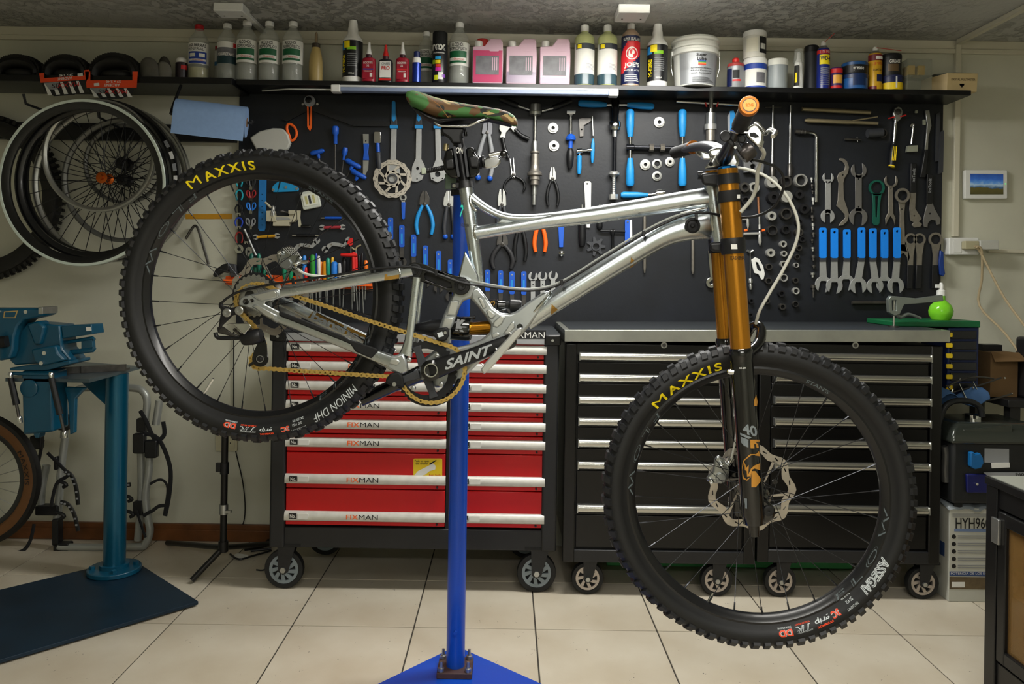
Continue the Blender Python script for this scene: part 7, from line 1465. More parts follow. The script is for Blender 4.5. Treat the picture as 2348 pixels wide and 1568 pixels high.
rk=part('rocker_link',GLOSS,B().poly(arc(951,621,20,110,290,10)+[(975,606),(1030,630)]+arc(1057,656,21,-70,120,12)+[(1020,664),(975,646)],.026,.05,[[(972,628),(980,622),(1034,648),(1036,660),(1024,660),(976,642)]]),None,30,.004)
part('link_web',BLACK,B().poly([(965,618),(985,615),(1040,645),(1040,662),(1020,662),(970,640)],-.03,.034),rk,30,.003);part('far_link',GLOSS,B().poly(arc(951,621,19,110,290,10)+arc(1057,656,19,-70,120,12),-.05,-.03),rk,30)
for x,y,r in((950,621,17),(1058,656,18)):part('pivot_cap',BLACK,B().turn(x,y,[(r,.05),(r,.053),(r*.8,.0535),(r*.78,.052),(r*.55,.0525),(r*.5,.054),(r*.2,.0545),(.1,.053)],26),rk)
ss=part('seatstay',ALU,B().strip([(634,674),(780,650),(918,626),(944,620)],[10.5,11.5,12,13],.013,d=.05,n=16,pw=.5));part('far_seatstay',ALU,B().strip([(648,664),(780,646),(930,616)],10,.011,d=-.062,n=16,pw=.5))
part('gold_decal',GT_,B().poly([(882,629),(888,628),(888,634),(917,629),(917,638),(881,643)],.063,.0637),ss,0);weld([(914,614,.062),(917,627,.065),(916,640,.062)],2,ss)
do=part('dropout',FG,B().poly([(553,681),(578,674),(633,661),(641,664),(643,682),(635,686),(609,692),(607,697),(643,715),(646,735),(634,740),(622,733),(578,708),(557,703),(547,700),(549,688)],.046,.064),None,30,.004)
pocket(do,[(581,677),(628,666),(634,671),(632,681),(602,689),(593,686)],.064);pocket(do,[(583,704),(590,699),(631,722),(626,731),(612,726)],.064)
for x,y,r in((563.5,691.5,7),(577.5,689,4.5)):part('axle_end',GLOSS,B().turn(x,y,[(r,.06),(r,.0665),(r*.6,.066),(.1,.064)],18),do)
part('far_dropout',FG,B().poly([(570,690),(640,660),(650,672),(620,690),(680,715),(676,730),(600,708)],-.075,-.06),None,30,.003)
cs=part('chainstay',ALU,B().strip([(630,726),(700,751),(790,785),(860,815),(895,828)],[11.5,12.5,14,14,14],[.012,.013,.014,.014,.02],d=.052,n=16,pw=.5));part('chainstay_guard',MATTE,B().poly([(640,712),(700,735),(788,770),(800,778),(860,797),(869,803),(852,822),(815,806),(804,790),(786,782),(640,724)],.05,.068),cs,30,.003)
part('yoke',FG,B().poly([(866,802),(905,815),(924,808),(933,826),(938,850),(918,862),(890,846),(862,832)],-.05,.06),None,30,.006);pocket(cs,[(888,823),(910,824),(916,830),(908,837),(888,832)],.06)
fc=part('far_chainstay',ALU,B().strip([(640,690),(720,726),(850,785),(900,815)],[12,14,15,15],.012,d=-.05,n=16,pw=.5));part('gold_panel',mat('gold decal','#7a5c1e',.35,.4),B().poly([(718,713),(852,774),(846,790),(706,728)],-.0372,-.0362),fc,0);text(fc,'banshee',flat(pb,708,742,850,762,-.0356,24.6),ALU,bold=.04,space=.9)
part('front_stay',ALU,B().strip([(956,636),(948,700),(938,780),(930,815)],[10,9.5,10.5,16],.014,d=.042,n=16,pw=.5,sm=3));part('far_front_stay',ALU,B().strip([(966,640),(958,700),(948,800)],8,.012,d=-.05,n=14,pw=.5))
sk=part_empty('shock',bike);sd=.0
for nm,mt,x0,y0,x1,y1,pr in(('eyelet_body',BLACK,945,752,1035,752,[(0,8),(.2,12),(.5,20),(1,21)]),('air_can',GLOSS,1035,752,1080,754,[(0,27),(.06,28),(.94,28),(1,26)]),('gold_shaft',mat('gold shaft','#b07a22',.2,.9),1078,753,1130,750,[(0,15),(1,15)]),('reservoir',GLOSS,1112,702,1160,700,[(0,13),(.1,15),(.6,15),(.65,12),(1,9)]),('dial',BLACK,1160,700,1196,702,[(0,8),(.2,9),(.3,14),(.9,14),(1,11)])):part(nm,mt,B().spin(x0,y0,x1,y1,pr,sd,24),sk)
text(sk,'X2',flat(pb,1118,690,1136,702,.0155),GT_,bold=.03);text(sk,'K',flat(pb,1046,732,1066,760,.0292,10),GINK,bold=.08);part('valve_knob',BLACK,B().spin(1076,728,1090,727,[(0,3),(.6,2),(.7,4),(1,4)],.01),sk)
GR3=mat('pale grey print','#a3a8a8',.45);cr=part_empty('crankset',bike);m=wmap(985,847)
b=MB(m);n=144;b.poly([(.0735*(1+(.035 if k%4<2 else-.025))*cos(2*pi*k/n),.0735*(1+(.035 if k%4<2 else-.025))*sin(2*pi*k/n))for k in range(n)],.047,.051,[[(.055*cos(-k*.16),.055*sin(-k*.16))for k in range(39)]]);part('chainring',MATTE,b,cr,30)
for i in range(4):
 A=radians(20+90*i);f=lambda r,w_:(r*cos(A)-w_*sin(A),r*sin(A)+w_*cos(A));part('spider_arm',DGREY,MB(m).poly([f(.015,-.011),f(.05,-.008),f(.064,-.012),f(.064,.012),f(.05,.008),f(.015,.011)],.046,.055),cr,30,.002)
 A2=A+.6;part('ring_bolt',STEEL,MB(m).turn(.048*cos(A2),.048*sin(A2),[(.006,.048),(.006,.056),(.003,.057),(.0001,.054)],14),cr)
part('crank_arm',mat('satin black crank','#0e0f11',.32),B().strip([(984,850),(1000,845),(1075,818),(1140,793),(1168,783)],[21,23,17.5,16.5,17],[.012,.013,.012,.011,.01],d=.07,n=20,pw=.65,sm=3),cr);part('crank_boss',GLOSS,B().turn(988,849,[(24,.06),(24,.08),(16,.084),(16,.086),(13,.0865),(12,.08),(.1,.078)],30),cr);part('axle_ring',CHROME,B().ring(988,849,16,13.5,.084,.0875,30),cr)
text(cr,'SAINT',flat(pb,1014,807,1136,829,.0832,-19.5),GR3,bold=.03,shear=.5);part('pedal_boss',GLOSS,B().turn(1168,783,[(17,.06),(17,.078),(10,.08),(.1,.08)],20),cr)
part('left_crank',GLOSS,B().strip([(975,852),(900,885),(826,918)],[20,15,15],.01,d=-.075,n=16),cr)
pd=part('pedal',mat('polished pedal','#cfd1d0',.25,.75),B().poly([(1102,848),(1112,832),(1140,800),(1180,757),(1192,750),(1198,752),(1196,764),(1160,806),(1128,842),(1110,858)],.092,.185),None,30,.006)
for i in range(5):
 for q in(.1,.14,.18):part('grip_pin',STEEL,B().tube([(1118+15*i,846-17*i,q),(1122+15*i,850-17*i,q)]if i%2 else[(1108+16*i,838-18*i,q),(1104+16*i,834-18*i,q)],1.8,6),pd)
ch=part_empty('chain',bike);GC=mat('gold chain','#d6b668',.33,.8)
path=[(1045,800),(1000,784),(960,771),(900,752),(830,730),(760,706),(700,686),(640,667),(612,655),(588,651),(563,657),(547,672),(541,690),(545,706),(556,720),(580,745),(598,768),(606,790),(598,806),(584,812),(575,824),(579,838),(594,845),(614,845),(680,850),(760,855),(840,860),(890,863),(912,868),(924,884),(941,904),(963,918),(990,923),(1017,918),(1041,903),(1058,880),(1066,852),(1062,828)]
pp,_=smooth_path(path,[1]*len(path),8,True);P3=[pb(x,y,.05)for x,y in pp];L0=[0.0]
for i in range(len(P3)):L0 .append(L0[-1]+(P3[(i+1)%len(P3)]-P3[i]).length)
nl=int(L0[-1]/.0127)//2*2;pit=L0[-1]/nl;jn=[];j=0
for i in range(nl):
 s_=i*pit
 while L0[j+1]<s_:j+=1
 q=(s_-L0[j])/(L0[j+1]-L0[j]);jn.append(P3[j].lerp(P3[(j+1)%len(P3)],q))
lm=[]
for kd in(0,1):
 b=MB(WM);hw=.0034 if kd else .0022
 for s_ in(-1,1):
  ot=arc(-pit/2,0,.0054,90,270,6)+[(0,-.0036)]+arc(pit/2,0,.0054,-90,90,6)+[(0,.0036)];b2=[(x,z,s_*(hw+.0005))for x,z in ot]+[(x,z,s_*(hw-.0005))for x,z in ot];n=len(ot);b.add([Vector((x,d,z))for x,z,d in b2],[tuple(range(n)),tuple(range(2*n-1,n-1,-1))]+[(k,(k+1)%n,n+(k+1)%n,n+k)for k in range(n)])
 for x in(-pit/2,pit/2):b.wtube([Vector((x,-.0042,0)),Vector((x,.0042,0))],.0024,8)
 me=bpy.data.meshes.new('chain_link');me.from_pydata(b.v,[],b.f);me.materials.append(GC);lm.append(me)
for i in range(nl):
 p0,p1=jn[i],jn[(i+1)%nl];o=bpy.data.objects.new('chain_link',lm[i%2]);COL.objects.link(o);o.parent=ch;tx=(p1-p0).normalized();up=NB_.cross(tx);up=up if True else up;M=Matrix((tx,-NB_,up if(-NB_).cross(up).dot(tx)>0 else-up)).transposed().to_4x4();M.translation=(p0+p1)/2;o.matrix_local=M
cg=part('chain_guide',BLACK,B().poly([(988,765),(1005,752),(1028,750),(1030,770),(1022,782),(1006,782)],.04,.066),None,30,.004);part('emblem',TW,B().poly([(1002,764),(1014,760),(1018,770),(1006,774)],.066,.0666),cg,0);part('bolt',STEEL,B().cyl(1021,763,4,.066,.069,6),cg)
lg=part('lower_guide',MATTE,B().poly([(884,870),(895,856),(915,852),(924,862),(928,890),(900,884),(886,880)],.03,.066),None,30,.005);part('bolt',STEEL,B().cyl(904,881,5,.066,.069,12),lg);part('bash_guard',BLACK,B().poly(arc(985,850,82,15,130,16)+arc(985,850,66,130,15,16),.03,.042),None,30,.003)
rdl=part_empty('rear_derailleur',bike)
part('bracket',BLACK,B().poly([(505,690),(512,700),(530,706),(548,702),(558,712),(552,722),(535,722),(528,730),(512,745),(500,760),(504,730),(508,712),(500,702)],.06,.078),rdl,30,.004)
for x,y in((520,717),(548,712)):part('mount_bolt',STEEL,B().turn(x,y,[(10,.078),(10,.083),(7.5,.0845),(4,.084),(3,.081),(.1,.081)],20),rdl)
part('silver_link',CHROME,B().poly([(515,745),(530,741),(570,741),(577,747),(560,768),(548,756),(535,744)],.075,.088),rdl,30,.003);part('inner_link',DSTEEL,B().poly([(497,750),(512,748),(530,762),(556,772),(552,779),(520,768),(500,764)],.06,.074),rdl,30,.003)
part('lower_arm',BLACK,B().tube([(494,762,.07),(500,774,.07),(530,775,.07),(556,774,.07)],5,10,False,3),rdl);part('barrel',BLACK,B().spin(556,778,600,768,[(0,13),(.1,15),(.5,18),(.9,17),(1,14)],.07,20),rdl)
part('cage_plate',GLOSS,B().poly([(598,775),(606,768),(612,790),(614,818)]+arc(597,822,19,-10,190,12)+[(584,800)],.06,.064),rdl,30,.002);part('cage_tail',GLOSS,B().poly([(569,836),(580,828),(584,832),(572,842)],.058,.066),rdl,30)
part('jockey_wheel',BLACK,B().turn(596,823,[(15,.05),(15,.056),(9,.0665),(8,.0665),(4,.066),(.1,.068)],22),rdl);part('jockey_ring',STEEL,B().ring(596,823,8.5,7,.066,.0675,22),rdl);part('spring',DSTEEL,B().spin(536,754,552,768,[(i/10,4 if i%2 else 2.6)for i in range(11)],.072,10),rdl)
def caliper(nm,poly,x,y,r,d,hose,b1,b2):
 c=part(nm,mat('silver brake body','#a9adac',.25,.9),B().poly(poly,d-.02,d+.02),None,30,.006);part('piston_cap',mat('cap silver','#989c9c',.3,.85),B().cyl(x,y,r,d+.02,d+.025,8,r*.9),c,30,.001)
 for q in(b1,b2):part('bolt',CHROME,B().turn(q[0],q[1],[(5.5,d+.01),(5.5,d+.03),(3,d+.031),(.1,d+.028)],12),c)
 return c
c=caliper('rear_caliper',[(634,586),(640,573),(654,567),(676,570),(692,590),(694,604),(676,612),(662,618),(646,614),(638,604)],655,604,14,-.045,None,(641,580),(678,605));part('cooling_fins',DSTEEL,B().poly([(646,570),(664,562),(680,571),(690,588),(672,583)],-.03,-.012),c,30,.002)
for i in range(6):part('fin',STEEL,B().tube([(648+5*i,569-(3-abs(i-2)),-.012),(664+5*i,583+i,-.012)],1,6),c)
part('banjo',CHROME,B().spin(690,601,708,600,[(0,4),(.5,5),(1,4)],-.03),c)
HOSE=mat('pale brake hose','#c9cac0',.35)
part('rear_hose',HOSE,B().tube([(676,612,-.03),(696,626,-.03),(722,632,-.035),(760,633,-.05),(840,622,-.06),(900,612,-.06)],3.2,8,False,5))
c=caliper('front_caliper',[(1638,1050),(1648,1042),(1660,1052),(1672,1070),(1670,1096),(1660,1108),(1640,1108),(1622,1104),(1618,1094),(1634,1080)],1653,1096,13,-.055,None,(1632,1105),(1655,1066));part('banjo',CHROME,B().spin(1664,1075,1680,1050,[(0,4),(1,5)],-.04),c);part('front_hose',HOSE,B().tube([(1676,1056,-.04),(1684,1020,-.03),(1690,980,-.02),(1694,930,-.03)],2.6,8,False,4))
GOLD=mat('gold fork tube','#c0832a',.25,.85);fk=part_empty('fork',bike);KD=.082
ax=lambda y:1668+(y-386)*60/814
def leg(nm,mt,pr,d,off=0.0,k=1.0,n=28):return part(nm,mt,B().spin(ax(pr[0][0])+off(pr[0][0]),pr[0][0],ax(pr[-1][0])+off(pr[-1][0]),pr[-1][0],[((y-pr[0][0])/(pr[-1][0]-pr[0][0]),r*k)for y,r in pr],d,n),fk)
near=lambda y:0.0
far=lambda y:-34.0
leg('near_upper_tube',GOLD,[(388,21.5),(805,21.5)],KD,near);leg('far_upper_tube',GOLD,[(392,21),(790,21)],-KD,far,.87)
part('top_cap',mat('blue anodised cap','#0f6aa8',.25,.8),B().spin(1667,380,1668,391,[(0,13),(.3,20),(1,21)],KD,8),fk)
leg('crown_clamp',BLACK,[(400,23.5),(423,24)],KD,near);leg('bumper_ring',MATTE,[(438,23),(444,24.5),(464,24.5)],KD,near);leg('far_clamp',BLACK,[(402,24),(426,24)],-KD,far,.87)
part('upper_crown',BLACK,B().poly([(1606,398),(1640,394),(1690,400),(1692,424),(1650,428),(1610,424)],-.08,.06),fk,30,.006);part('crown_bolt',BLACK,B().spin(1600,402,1612,402,ROD(9),-.06),fk)
leg('lower_clamp',BLACK,[(546,25),(552,26),(578,26),(582,25)],KD,near);part('lower_crown',BLACK,B().poly([(1626,556),(1680,552),(1706,556),(1708,580),(1640,578),(1628,574)],-.09,.07),fk,30,.006);leg('far_lower_clamp',BLACK,[(548,25),(580,25)],-KD,far,.9)
mleg=lambda x,y,d=0.0:pb(x,y,KD+sqrt(max(1e-5,(25*pb.k)**2-((x-ax(y)-4)*.00096)**2))+d);mleg.k=pb.k
part('serial_label',PAPER,MB(mleg).poly([(1676,560),(1690,560),(1691,571),(1677,571)],.002,.0026),fk,0);part('white_tab',WHITE,B().box(1690,446,1697,455,KD+.012,KD+.024),fk,30)
text(fk,'KASHIMA',lambda u,v:mleg(1675+33*u,596-9*v,-.003),INK,bold=.02,cut=(12,1))
LEGM=mat('gloss black fork leg','#0b0c0d',.12,coat=.8)
leg('near_lower_leg',LEGM,[(798,23),(803,26),(815,26),(826,24),(845,24.5),(900,25),(1100,25),(1180,25),(1200,22),(1204,12),(1228,11)],KD,near,.97);leg('far_lower_leg',LEGM,[(775,23),(782,26),(800,25),(1100,24),(1185,22)],-KD,far,.87)
part('axle_clamp',LEGM,B().poly([(1728,1140),(1758,1146),(1778,1165),(1776,1188),(1760,1200),(1730,1196)],.06,.085),fk,30,.006);part('axle_cap',BLACK,B().turn(1763,1172,[(12,.085),(12,.09),(8,.091),(3,.0905),(.1,.088)],20),fk)
part('arch',LEGM,B().tube([(1712,812,.05),(1738,790,.02),(1746,760,-.01),(1738,745,-.03),(1722,752,-.05),(1700,790,-.07)],[12,12,11,10,10,12],12,False,4),fk);part('bleed_port',CHROME,B().spin(1668,852,1682,853,[(0,4),(.4,6),(1,6)],KD+.01),fk)
GD=mat('gold leg print','#c98f3c',.35,.3);GR2=mat('grey leg print','#7b8386',.4)
def dl(pts,mt,nm='decal'):
 bm=bmesh.new();f=bm.faces.new([bm.verts.new((x,y,0))for x,y in pts]);bm.normal_update();bmesh.ops.triangulate(bm,faces=[f])
 for xx in range(1698,1748,4):bmesh.ops.bisect_plane(bm,geom=bm.verts[:]+bm.edges[:]+bm.faces[:],plane_co=(xx,0,0),plane_no=(1,0,0))
 bm.verts.index_update();b=MB(WM);b.add([mleg(v.co.x,v.co.y,.0003)for v in bm.verts],[tuple(v.index for v in f.verts)for f in bm.faces]);bm.free();part(nm,mt,b,fk,0)
text(fk,'40',lambda u,v:mleg(1703+33*u,994+8*u-24*v,.0006),GR2,bold=.03,shear=-.1,cut=(8,2));dl([(1697,992),(1724,1003),(1716,1006),(1697,997)],GR2);dl([(1698,1001),(1706,1004),(1716,1008),(1716,1026),(1706,1022),(1699,1014)],GR2)
dl([(1720,1008),(1742,1008),(1742,1013),(1733,1014),(1738,1018),(1740,1027),(1735,1027),(1733,1018),(1729,1018),(1730,1028),(1721,1028)],GD,'letter_shape');dl([(1731,1044),(1740,1034),(1743,1042),(1742,1046)],GD,'letter_shape')
dl([(1741,1041),(1722,1044),(1707,1056),(1702,1078),(1706,1094),(1712,1099),(1720,1094),(1724,1080),(1721,1094),(1713,1102),(1704,1098),(1699,1080),(1704,1056),(1720,1041)],GD,'tail_outline');dl([(1707,1060),(1712,1072),(1717,1066),(1716,1088),(1722,1074),(1727,1070),(1720,1092),(1713,1093),(1712,1080),(1708,1078)],GD,'tail_flame')
dl([(1722,1078),(1728,1068),(1743,1062),(1743,1078),(1730,1074)],GD,'letter_shape');dl([(1723,1080),(1732,1080),(1744,1096),(1744,1104),(1733,1117),(1723,1117)],GD,'letter_shape');dl([(1734,905),(1737,920),(1736,930),(1729,931),(1729,918)],GD,'flame');dl([(1703,1142),(1713,1143),(1713,1166),(1704,1165)],GR2,'spec_label')
text(fk,'40-29',lambda u,v:mleg(1694+16*u,846-4*v,.0004),PAPER,bold=.02)
ck=part_empty('cockpit',bike);SB=mat('polished stem','#c6c8c6',.16,1.0)
part('stem',SB,B().poly([(1612,388),(1626,372),(1636,352),(1660,344),(1688,350),(1696,372),(1690,384),(1650,386)],-.03,.045),ck,30,.008);part('stem_clamp',SB,B().poly([(1622,345),(1650,336),(1668,350),(1650,362),(1628,360)],-.03,.045),ck,30,.006)
for x,y in((1630,376),(1656,378)):part('stem_bolt',GLOSS,B().cyl(x,y,5,.045,.047),ck)
def bar(pts,r,nm,mt):q,R=smooth_path([tuple(pb(*p))for p in pts],r,6);part(nm,mt,MB(WM).wtube([Vector(v)for v in q],R,18),ck)
bar([(1655,356,0),(1660,362,.06),(1666,352,.1),(1680,322,.18),(1694,290,.25),(1717,244,.385)],[.0175,.0175,.0165,.013,.0112,.0112],'near_bar',mat('satin black bar','#131416',.35));bar([(1655,356,0),(1652,352,-.06),(1636,340,-.1),(1600,336,-.2),(1548,350,-.385)],[.0175,.0175,.016,.012,.011],'far_bar',mat('grey bar','#55585c',.3,.5))
g0,g1=pb(1717,244,.385),pb(1697,287,.265);part('near_grip',RUBBER,MB(WM).wtube([g0,g1],.0165,24),ck);dv=(g0-g1).normalized()
OA=mat('orange anodised aluminium','#c97a34',.3,.7);part('bar_end_cap',OA,MB(WM).wtube([g0-dv*.004,g0+dv*.006,g0+dv*.008],[.0185,.0185,.017],28),ck);part('cap_disc',mat('pale orange cap','#dc9a54',.35,.5),MB(WM).wtube([g0+dv*.008,g0+dv*.0088],.0115,24),ck);part('cap_groove',DSTEEL,MB(WM).wtube([g0+dv*.0078,g0+dv*.0084],.013,24),ck)
ca,cb=dv.cross(UB_).normalized(),None;cb=ca.cross(dv);text(ck,'SDG',lambda u,v:g0+dv*.0094+(-ca if ca.x<0 else ca)*((u-.5)*.014)+(cb if cb.z>0 else-cb)*((v-.5)*.006),OA,bold=.02)
h0,h1=pb(1548,350,-.385),pb(1588,338,-.26);part('far_grip',RUBBER,MB(WM).wtube([h0,h1],.0165,20),ck);part('far_lock_ring',OA,MB(WM).wtube([h1,h1+(h1-h0).normalized()*.008],.018,20),ck)
def cmap(d0):
 def f(x,y,d=0.0):return pb(x,y,d0+d)
 f.k=pb.k;return f
C=cmap(.24)
def cp(nm,mt,pts,d0,d1,bev=.003):part(nm,mt,MB(C).poly(pts,d0,d1),ck,30,bev)
part('lever_clamp',SB,MB(C).strip([(1677,294),(1690,301),(1714,304)],[9,8,6],.014,n=14),ck);cp('brake_body',SB,[(1708,300),(1718,290),(1728,283),(1740,286),(1752,304),(1750,322),(1748,334),(1736,338),(1724,326),(1712,314)],-.012,.012,.005);cp('reservoir_gap',MATTE,[(1719,304),(1730,303),(1742,314),(1732,316),(1720,312)],.0121,.013,0)
part('reservoir',SB,MB(C).spin(1728,282,1750,304,[(0,6),(.2,8),(1,7)],.0,14),ck);part('adjuster',SB,MB(C).spin(1742,322,1736,338,[(0,9),(.8,10),(1,7)],0,16),ck);part('lever_blade',CHROME,MB(C).tube([(1744,302,.0),(1756,307,.0),(1766,298,.03),(1778,304,.08),(1772,313,.13)],[4,4,5,6,4],10,False,4),ck)
cp('shifter_body',BLACK,[(1690,312),(1704,308),(1712,318),(1706,330),(1692,326)],-.015,.01);part('shifter_drum',mat('gunmetal','#4a4644',.3,.7),MB(C).spin(1700,360,1724,340,[(0,14),(.1,16),(.8,17),(1,15)],.0,20),ck);part('thumb_lever',BLACK,MB(C).turn(1663,312,[(13,.03),(13,.033),(11,.036),(.1,.035)],22),ck);cp('thumb_arm',BLACK,[(1660,320),(1672,312),(1686,328),(1680,338)],.022,.03);cp('shifter_arm',BLACK,[(1680,330),(1692,322),(1710,350),(1712,366),(1704,366)],.0,.012)
for i,(x,y)in enumerate(((1680,330),(1686,338))):part('small_bolt',STEEL,MB(C).cyl(x,y,3.5,.012,.016,8),ck)
part('far_lever',SB,B().poly([(1588,336),(1604,344),(1628,352),(1632,366),(1612,366),(1596,354)],-.24,-.22),ck,30,.004);part('far_adjuster',SB,B().spin(1606,328,1612,338,[(0,4),(1,7)],-.2),ck)
def cable(nm,mt,pts,r):part(nm,mt,B().tube(pts,r,12,False,8),None,80)
cable('white_hose',HOSE,[(1688,384,.03),(1720,390,.04),(1756,404,.05),(1790,432,.06),(1818,474,.06),(1831,520,.06),(1822,565,.05),(1795,620,.04),(1762,676,.03),(1742,712,.02),(1733,742,.0)],3.4);cable('second_white_hose',HOSE,[(1744,338,.24),(1752,352,.22),(1744,372,.18),(1737,395,.16),(1735,425,.14),(1724,455,.12),(1698,486,.11)],4)
cable('shift_cable',BLACK,[(1724,366,.23),(1752,372,.2),(1780,384,.16),(1795,404,.14),(1795,435,.12),(1778,470,.1),(1745,492,.08),(1700,499,.06),(1655,494,.0)],2.8)
cable('main_cable',BLACK,[(1655,494,.03),(1620,488,.04),(1585,489,.042),(1545,502,.04),(1470,540,.035),(1380,594,.03),(1295,646,.03),(1240,664,.04),(1180,665,.05),(1110,656,.055),(1060,648,.06),(1000,628,.062),(940,612,.064),(860,616,.068),(760,632,.07),(660,646,.07),(600,656,.07),(550,668,.072),(520,684,.075),(504,700,.075)],2.8)
cable('parallel_hose',mat('grey hose','#9a9d98',.35),[(1585,486,.02),(1540,498,.02),(1470,533,.02),(1380,588,.018),(1295,641,.018),(1240,660,.025),(1180,661,.035),(1110,650,.03),(1050,638,.02)],2.4)
for x,y in((1597,497),(1476,536),(1288,648),(1000,626),(672,645)):part('cable_clip',BLACK,B().poly([(x-4,y-7),(x+3,y-8),(x+4,y+6),(x-3,y+7)],.02,.045 if x>1100 else .075),None,30,.001)
CAMO=bpy.data.materials.new('camouflage fabric');CAMO.use_nodes=True
def camo():
 nt=CAMO.node_tree;b=nt.nodes['Principled BSDF'];b.inputs['Roughness'].default_value=.75;tc=nt.nodes.new('ShaderNodeTexCoord');col=None
 for i,(c_,sc,th)in enumerate((('#3c6b34',0,0),('#5f4426',15,.52),('#1c1e18',20,.615),('#a8915e',24,.64))):
  if not sc:col=c_;continue
  mp=nt.nodes.new('ShaderNodeMapping');mp.inputs['Location'].default_value=(i*7.3,i*3.1,i*1.7);mp.inputs['Scale'].default_value=(.75,1,1.3);nz=nt.nodes.new('ShaderNodeTexNoise');nz.inputs['Scale'].default_value=sc;nz.inputs['Detail'].default_value=1.5;nz.inputs['Distortion'].default_value=1.2
  nt.links.new(tc.outputs['Object'],mp.inputs[0]);nt.links.new(mp.outputs[0],nz.inputs['Vector']);gt=nt.nodes.new('ShaderNodeMath');gt.operation='GREATER_THAN';gt.inputs[1].default_value=th;nt.links.new(nz.outputs[0],gt.inputs[0])
  mx=nt.nodes.new('ShaderNodeMix');mx.data_type='RGBA';mx.inputs['B'].default_value=lin(c_);nt.links.new(gt.outputs[0],mx.inputs['Factor'])
  if isinstance(col,str):mx.inputs['A'].default_value=lin(col)
  else:nt.links.new(col,mx.inputs['A'])
  col=mx.outputs['Result']
 nt.links.new(col,b.inputs['Base Color'])
camo()
sdl=part_empty('saddle',bike)
def loft(sts,nm,mt,n=20,flatb=.25):
 b=MB(WM);vs=[]
 for x,y0,y1,w_ in sts:
  for j in range(n):
   A=2*pi*j/n;c,e=cos(A),sin(A);yy=y0+(y1-y0)*(.5-.5*e)**.62;vs.append(pb(x,yy,0)+NB_*(w_*math.copysign(abs(c)**.75,c)))
 k=len(sts);b.add(vs,[(i*n+j,i*n+(j+1)%n,(i+1)*n+(j+1)%n,(i+1)*n+j)for i in range(k-1)for j in range(n)]+[tuple(range(n)),tuple(range(k*n-1,(k-1)*n-1,-1))]);return part(nm,mt,b,sdl,70)
loft([(937,222,232,.03),(941,210,240,.05),(952,208,254,.064),(970,213,262,.068),(995,222,272,.064),(1030,231,277,.05),(1070,238,275,.036),(1110,244,274,.027),(1145,250,280,.022),(1165,256,286,.02),(1179,265,289,.017),(1186,276,288,.01)],'cover',CAMO)
loft([(946,240,248,.025),(960,250,264,.045),(990,264,283,.045),(1010,272,288,.038),(1050,272,282,.035),(1120,272,278,.022),(1172,282,291,.015)],'shell',BLACK)
part('stitch_line',mat('tan thread','#a06a38',.7),B().tube([(962,212,.055),(985,226,.064),(1005,240,.063),(1022,262,.052),(1028,270,.05)],.5,6,False,5),sdl)
for d in(.022,-.022):part('rail',CHROME,B().tube([(992,268,d),(1000,282,d),(1012,288,d),(1062,290,d),(1078,287,d),(1100,277,d),(1130,268,d*.5)],3.4,10,False,4),sdl)
sp=part('seat_post',mat('black anodised post','#131315',.28,.4),B().spin(1048,305,1069,434,[(0,12),(.15,13),(1,14)],0,24));part('post_head',BLACK,B().poly([(1010,291),(1064,291),(1064,300),(1058,312),(1060,330),(1036,330),(1030,318),(1012,306)],-.018,.018),sp,30,.006);text(sp,'ON',flat(pb,1045,338,1062,352,.0145,8),PAPER,bold=.03)
for x in(1014,1066):part('clamp_bolt',GLOSS,B().spin(x,292,x+2,312,[(0,2.5),(.5,2.5),(.55,4.5),(1,4)],.0),sp)
col=part('seat_collar',BLACK,B().spin(1066,415,1068,432,[(0,17),(1,19)],0,24));part('collar_lug',BLACK,B().poly([(1034,420),(1056,418),(1056,432),(1034,432)],-.008,.012),col,30,.002);part('collar_bolt',CHROME,B().cyl(1041,426,4,.012,.016,12),col)
# ================================================================ blue repair stand
SBL=mat('blue stand paint','#0a47b4',.32,coat=.2,noise=.08,scale=6)
t=thing('repair_stand','blue floor stand with a black clamp that holds the bike by its seat post','repair stand')
pz=2.287;q=P(1044,1545,pz);sx_,sy_=q.x,pz
top=P(1060,420,pz).z
b=MB(WM);b.wtube([Vector((sx_,sy_,.012)),Vector((sx_,sy_,top))],.0265,32);b.build('post',SBL,t)
c4=[Vector((-.138,2.44,0)),Vector((-.53,1.99,0)),Vector((-.08,1.6,0)),Vector((.31,2.05,0))]
b=MB(WM);b.add([v+Vector((0,0,z))for z in(.0005,.01)for v in c4],[(0,1,2,3),(4,5,6,7)]+[(i,(i+1)%4,4+(i+1)%4,4+i)for i in range(4)]);b.build('base_plate',SBL,t,0,.001)
b=MB(WM);b.wbox(sx_-.05,sx_+.05,sy_-.05,sy_+.05,.01,.026);b.build('foot_block',mat('rusty brown steel','#4a3430',.6,noise=.3,scale=40),t,30,.002)
for dx in(-.038,.038):
 for dy in(-.038,.038):
  b=MB(WM);v=Vector((sx_+dx,sy_+dy,.026));b.wtube([v,v+Vector((0,0,.01)),v+Vector((0,0,.011)),v+Vector((0,0,.028))],[.009,.009,.005,.004],10);b.build('anchor_bolt',STEEL,t)
b=MB(WM);v=Vector((sx_,sy_-.026,P(1045,1440,pz).z));b.wtube([v,v-Vector((0,.008,0))],.006,6);b.build('set_screw',SBL,t)
A_=pb(1056,372,-.04);Bq=Vector((sx_,sy_,A_.z))
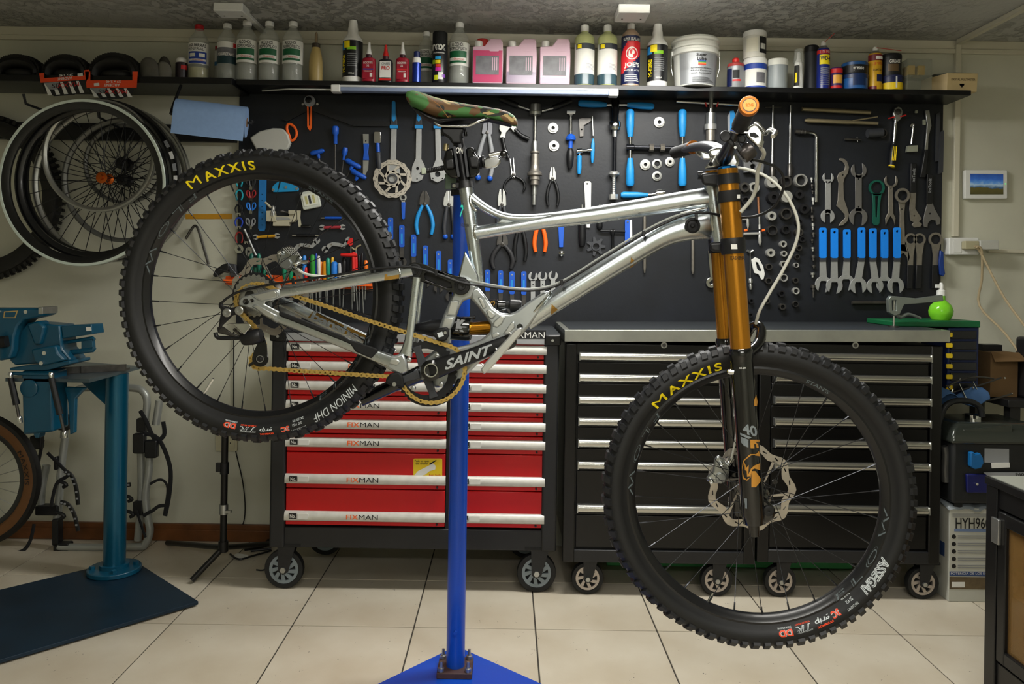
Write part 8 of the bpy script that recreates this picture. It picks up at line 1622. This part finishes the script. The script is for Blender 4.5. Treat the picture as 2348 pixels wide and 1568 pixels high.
b=MB(WM);b.wtube([A_,Bq],.018,18);b.build('arm',BLACK,t);b=MB(WM);b.wtube([Bq-Vector((0,0,.05)),Bq+Vector((0,0,.05))],.034,22);b.build('arm_sleeve',BLACK,t)
b=B();b.poly([(1020,398),(1046,400),(1046,434),(1020,434)],-.06,-.05);b.build('back_plate',mat('grey green plate','#5a6a5c',.4,.5),t,30,.002)
def cl(nm,mt,pts,d0,d1,bev=.003):return B().poly(pts,d0,d1).build(nm,mt,t,30,bev)
cl('left_jaw',GLOSS,[(1022,344),(1040,338),(1046,370),(1054,410),(1034,408),(1020,396),(1016,370)],-.04,.02,.006);cl('left_jaw_block',BLACK,[(1020,366),(1040,362),(1042,386),(1022,388)],.02,.032,.004);cl('left_pad',DGREY,[(1038,336),(1044,335),(1055,405),(1049,407)],-.03,.03,.001)
cl('right_jaw',GLOSS,[(1066,340),(1084,336),(1090,352),(1098,366),(1100,392),(1090,408),(1074,408)],-.04,.02,.006);cl('right_jaw_block',BLACK,[(1074,358),(1096,358),(1100,372),(1098,384),(1078,384)],.02,.034,.004);cl('right_pad',DGREY,[(1061,336),(1067,336),(1076,405),(1070,407)],-.03,.03,.001)
B().spin(1024,330,1022,346,[(0,6),(1,7)],-.01).build('knurled_nut',mat('brass nut','#8a7f5c',.35,.7),t)
B().spin(974,393,1020,384,[(i/24,6.2 if i%2 else 5.2)for i in range(25)],.0,14).build('threaded_rod',BLACK,t);B().poly([(965,385),(976,384),(978,398),(967,400)],-.006,.008).build('rod_cap',mat('pale green rubber','#a9b3a2',.5),t,30,.002)
B().spin(1098,372,1112,370,[(0,15),(.3,16),(.5,12),(.7,15),(1,14)],.0,20).build('collar',BLACK,t);B().poly([(1106,366),(1116,361),(1142,358),(1149,364),(1148,374),(1138,384),(1118,388),(1108,384)],-.014,.014).build('cam_lever',CHROME,t,30,.006);B().spin(1122,356,1150,350,[(0,5),(1,5)],.012,14).build('lever_arm',CHROME,t);B().ball(1155,353,9.5,.012,18).build('lever_knob',GLOSS,t)
for x,y in((1088,345),(1096,394)):B().cyl(x,y,4,.02,.028,6).build('hex_bolt',GLOSS,t)
finish()
